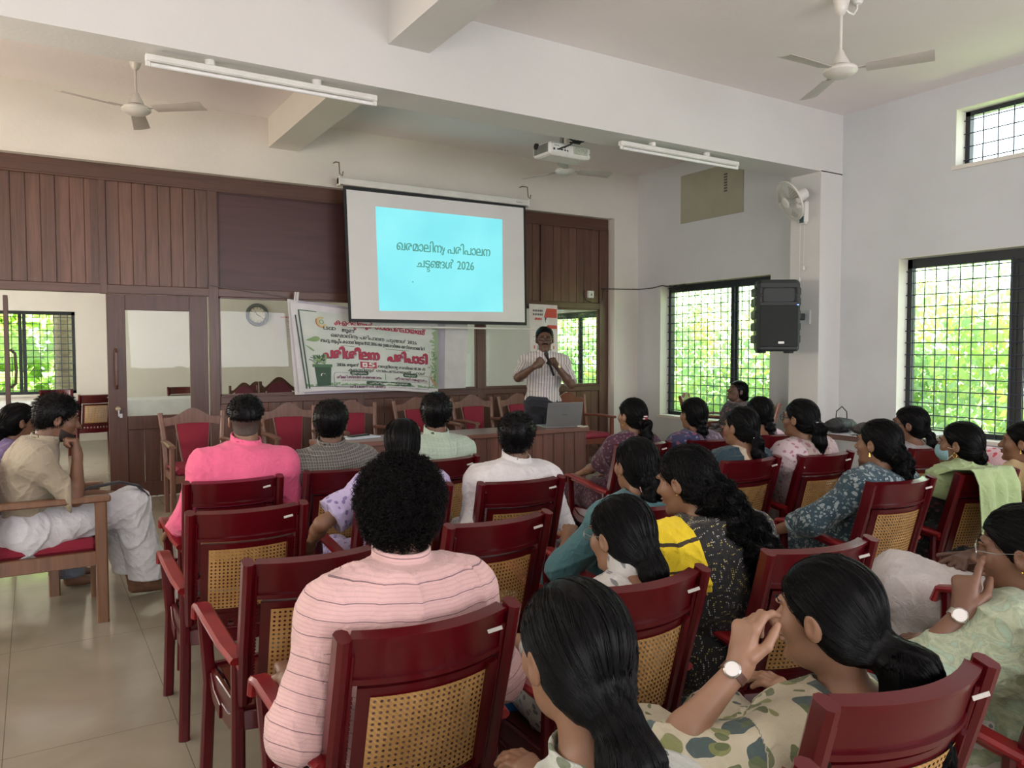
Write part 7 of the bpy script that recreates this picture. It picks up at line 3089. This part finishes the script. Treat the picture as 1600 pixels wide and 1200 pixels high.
person('right', 'woman in pale green knit with glasses at the right edge, finger raised to her cheek', seat('X', .26), yawof('X'), atY(1597, 862, .98), hyaw=R(22), hpitch=R(-8), fem=True, s=.98, wide=1.04, sk=1, hs=1.0, glasses='silver', face=True, ear='stud',
       top=dict(mat=f_kn, sleeve=1.0, loose=.034, fold=.009), lower=dict(mat=f_wc, k=.12),
       arms=(dict(w=atY(1507, 955, 1.02), pole=(-.6, .2, -.9), hd=(.30, .15, .75), hn=(.9, .1, .1), curls=(.25, 1.2, 1.35, 1.4), thumb=.6, tside=-1), None),
       hair=dict(style='bun', tail=[(0, -.07, -.03, .030), (0, -.10, -.06, .040), (0, -.10, -.09, .03)], n=2500, rad=.0009, seg=(11, .014)), v=.0045, seed=35,
       extras=[watch(0, mat_plain('watch_steel', (.55, .52, .46), .25, .9), wht, .019)])
f_wt = fab('white_trouser_fabric', 'plain', [(.60, .57, .55)])

person('whitet', 'seated person in white trousers at the right edge, hands resting over the knee', (3.10, 1.33), R(18), (3.14, 1.30, 1.17), hyaw=R(20), s=1.0, sk=3,
       top=dict(mat=f_wt, sleeve=1.2, collar=True), lower=dict(mat=f_wt, loose=.034, k=.07, hem=.10, fold=.006, ff=.7),
       legs=dict(l=((2.87, 1.74, .565), (2.97, 1.72, .10), (-.6, .8, 0)), r=((2.98, 1.80, .60), (2.76, 2.00, .30), (-.8, .6, -.2))),
       arms=(dict(w=(3.20, 1.66, .665), pole=(.5, -.6, -.3), hd=(-.9, .1, -.05), hn=(0, .1, -1), curls=(.2, .55, .8, .9), thumb=-.3, tside=-1, spread=1.2), dict(w=(3.38, 1.70, .62), pole=(.5, .2, -.3))),
       hair=dict(style='short', th=.014, n=500), v=.006, seed=36)
print('PEOPLE', round(time.time() - T0, 1))
# ================================================================ bags and small things
M_bag = mat_plain('black_bag_cloth', (.015, .014, .015), .6, bumpy=.4, bscale=60)
M_bag2 = mat_plain('brown_bag_cloth', (.045, .035, .033), .7, bumpy=.4, bscale=60)


def bag(name, px, py, Y, size, mat, label, seed, handle=True):
    c = atY(px, py, Y)

    def fn(P):
        q = P - A3((0, 0, size[2]))
        return smin(d_ell(q, (0, 0, 0), size), d_ell(q, (size[0] * .4, 0, -size[2] * .3), (size[0] * .6, size[1] * .9, size[2] * .6)), .03) - folds(P, seed, .006)
    V_, F_ = surface(fn, (-size[0] * 1.4, -size[1] * 1.5, -.03), (size[0] * 1.5, size[1] * 1.5, size[2] * 2.4), .007)
    V_[:, 2] = np.maximum(V_[:, 2], .002)
    o = link(name, mesh_np(name, V_, F_, mat), None, (c.x, c.y, .752))
    tag(o, label, 'bag')
    if handle:
        mb = MB()
        mb.tube([(-.06, 0, size[2] * 1.6), (-.05, 0, size[2] * 2 + .06), (0.03, 0, size[2] * 2 + .10), (.10, 0, size[2] * 2 + .05), (.11, 0, size[2] * 1.5)], .005, 8)
        mb.build('handle', mat, o, True)
    return o


bag('handbag', 1312, 668, 4.45, (.20, .10, .07), M_bag, 'black handbag with thin raised strap on the side table', 41)
bag('cloth_bag', 1358, 672, 4.15, (.20, .12, .06), M_bag2, 'brown cloth bag slumped on the side table beside the black handbag', 42, False)
p = atX(1545, 716, XW - .25)
m = fab('floral_bag_fabric', 'floral', [(.62, .42, .44), (.55, .05, .07)], .8)


def fnb(P):
    return d_ell(P, (0, 0, .12), (.10, .26, .13)) - folds(P, 77, .01)


V_, F_ = surface(fnb, (-.2, -.4, -.03), (.2, .4, .32), .01)
o = link('floral_bag', mesh_np('floral_bag', V_, F_, m, True, V_), None, (p.x - .1, p.y, p.z - .13))
tag(o, 'pinkish flowered cloth bag lying in front of the big window sill', 'bag')
tb2 = empty('bench', (p.x - .1, p.y, 0), 0, 'low bench under the big window carrying the flowered bag', 'bench')
zb = p.z - .125
MB().box2((-.2, -.5, zb - .04), (.2, .5, zb), .004).build('bench_top', W_frame, tb2)
for s1 in (-.17, .17):
    for s2 in (-.45, .45):
        MB().box2((s1 - .02, s2 - .02, 0), (s1 + .02, s2 + .02, zb - .04)).build('leg', W_frame, tb2)
# blue folder and cloth glimpsed beyond the nearest woman
o = MB().box2((-.10, -.02, 0), (.10, .01, .22), .006).build('folder', mat_plain('blue_folder', (.01, .22, .60), .4), loc=atY(804, 1088, 1.95) - Vector((0, 0, .15)), rot=(R(-15), 0, R(-10)))
tag(o, 'bright blue folder glimpsed left of the nearest ponytailed head', 'folder')
print('DONE', round(time.time() - T0, 1))
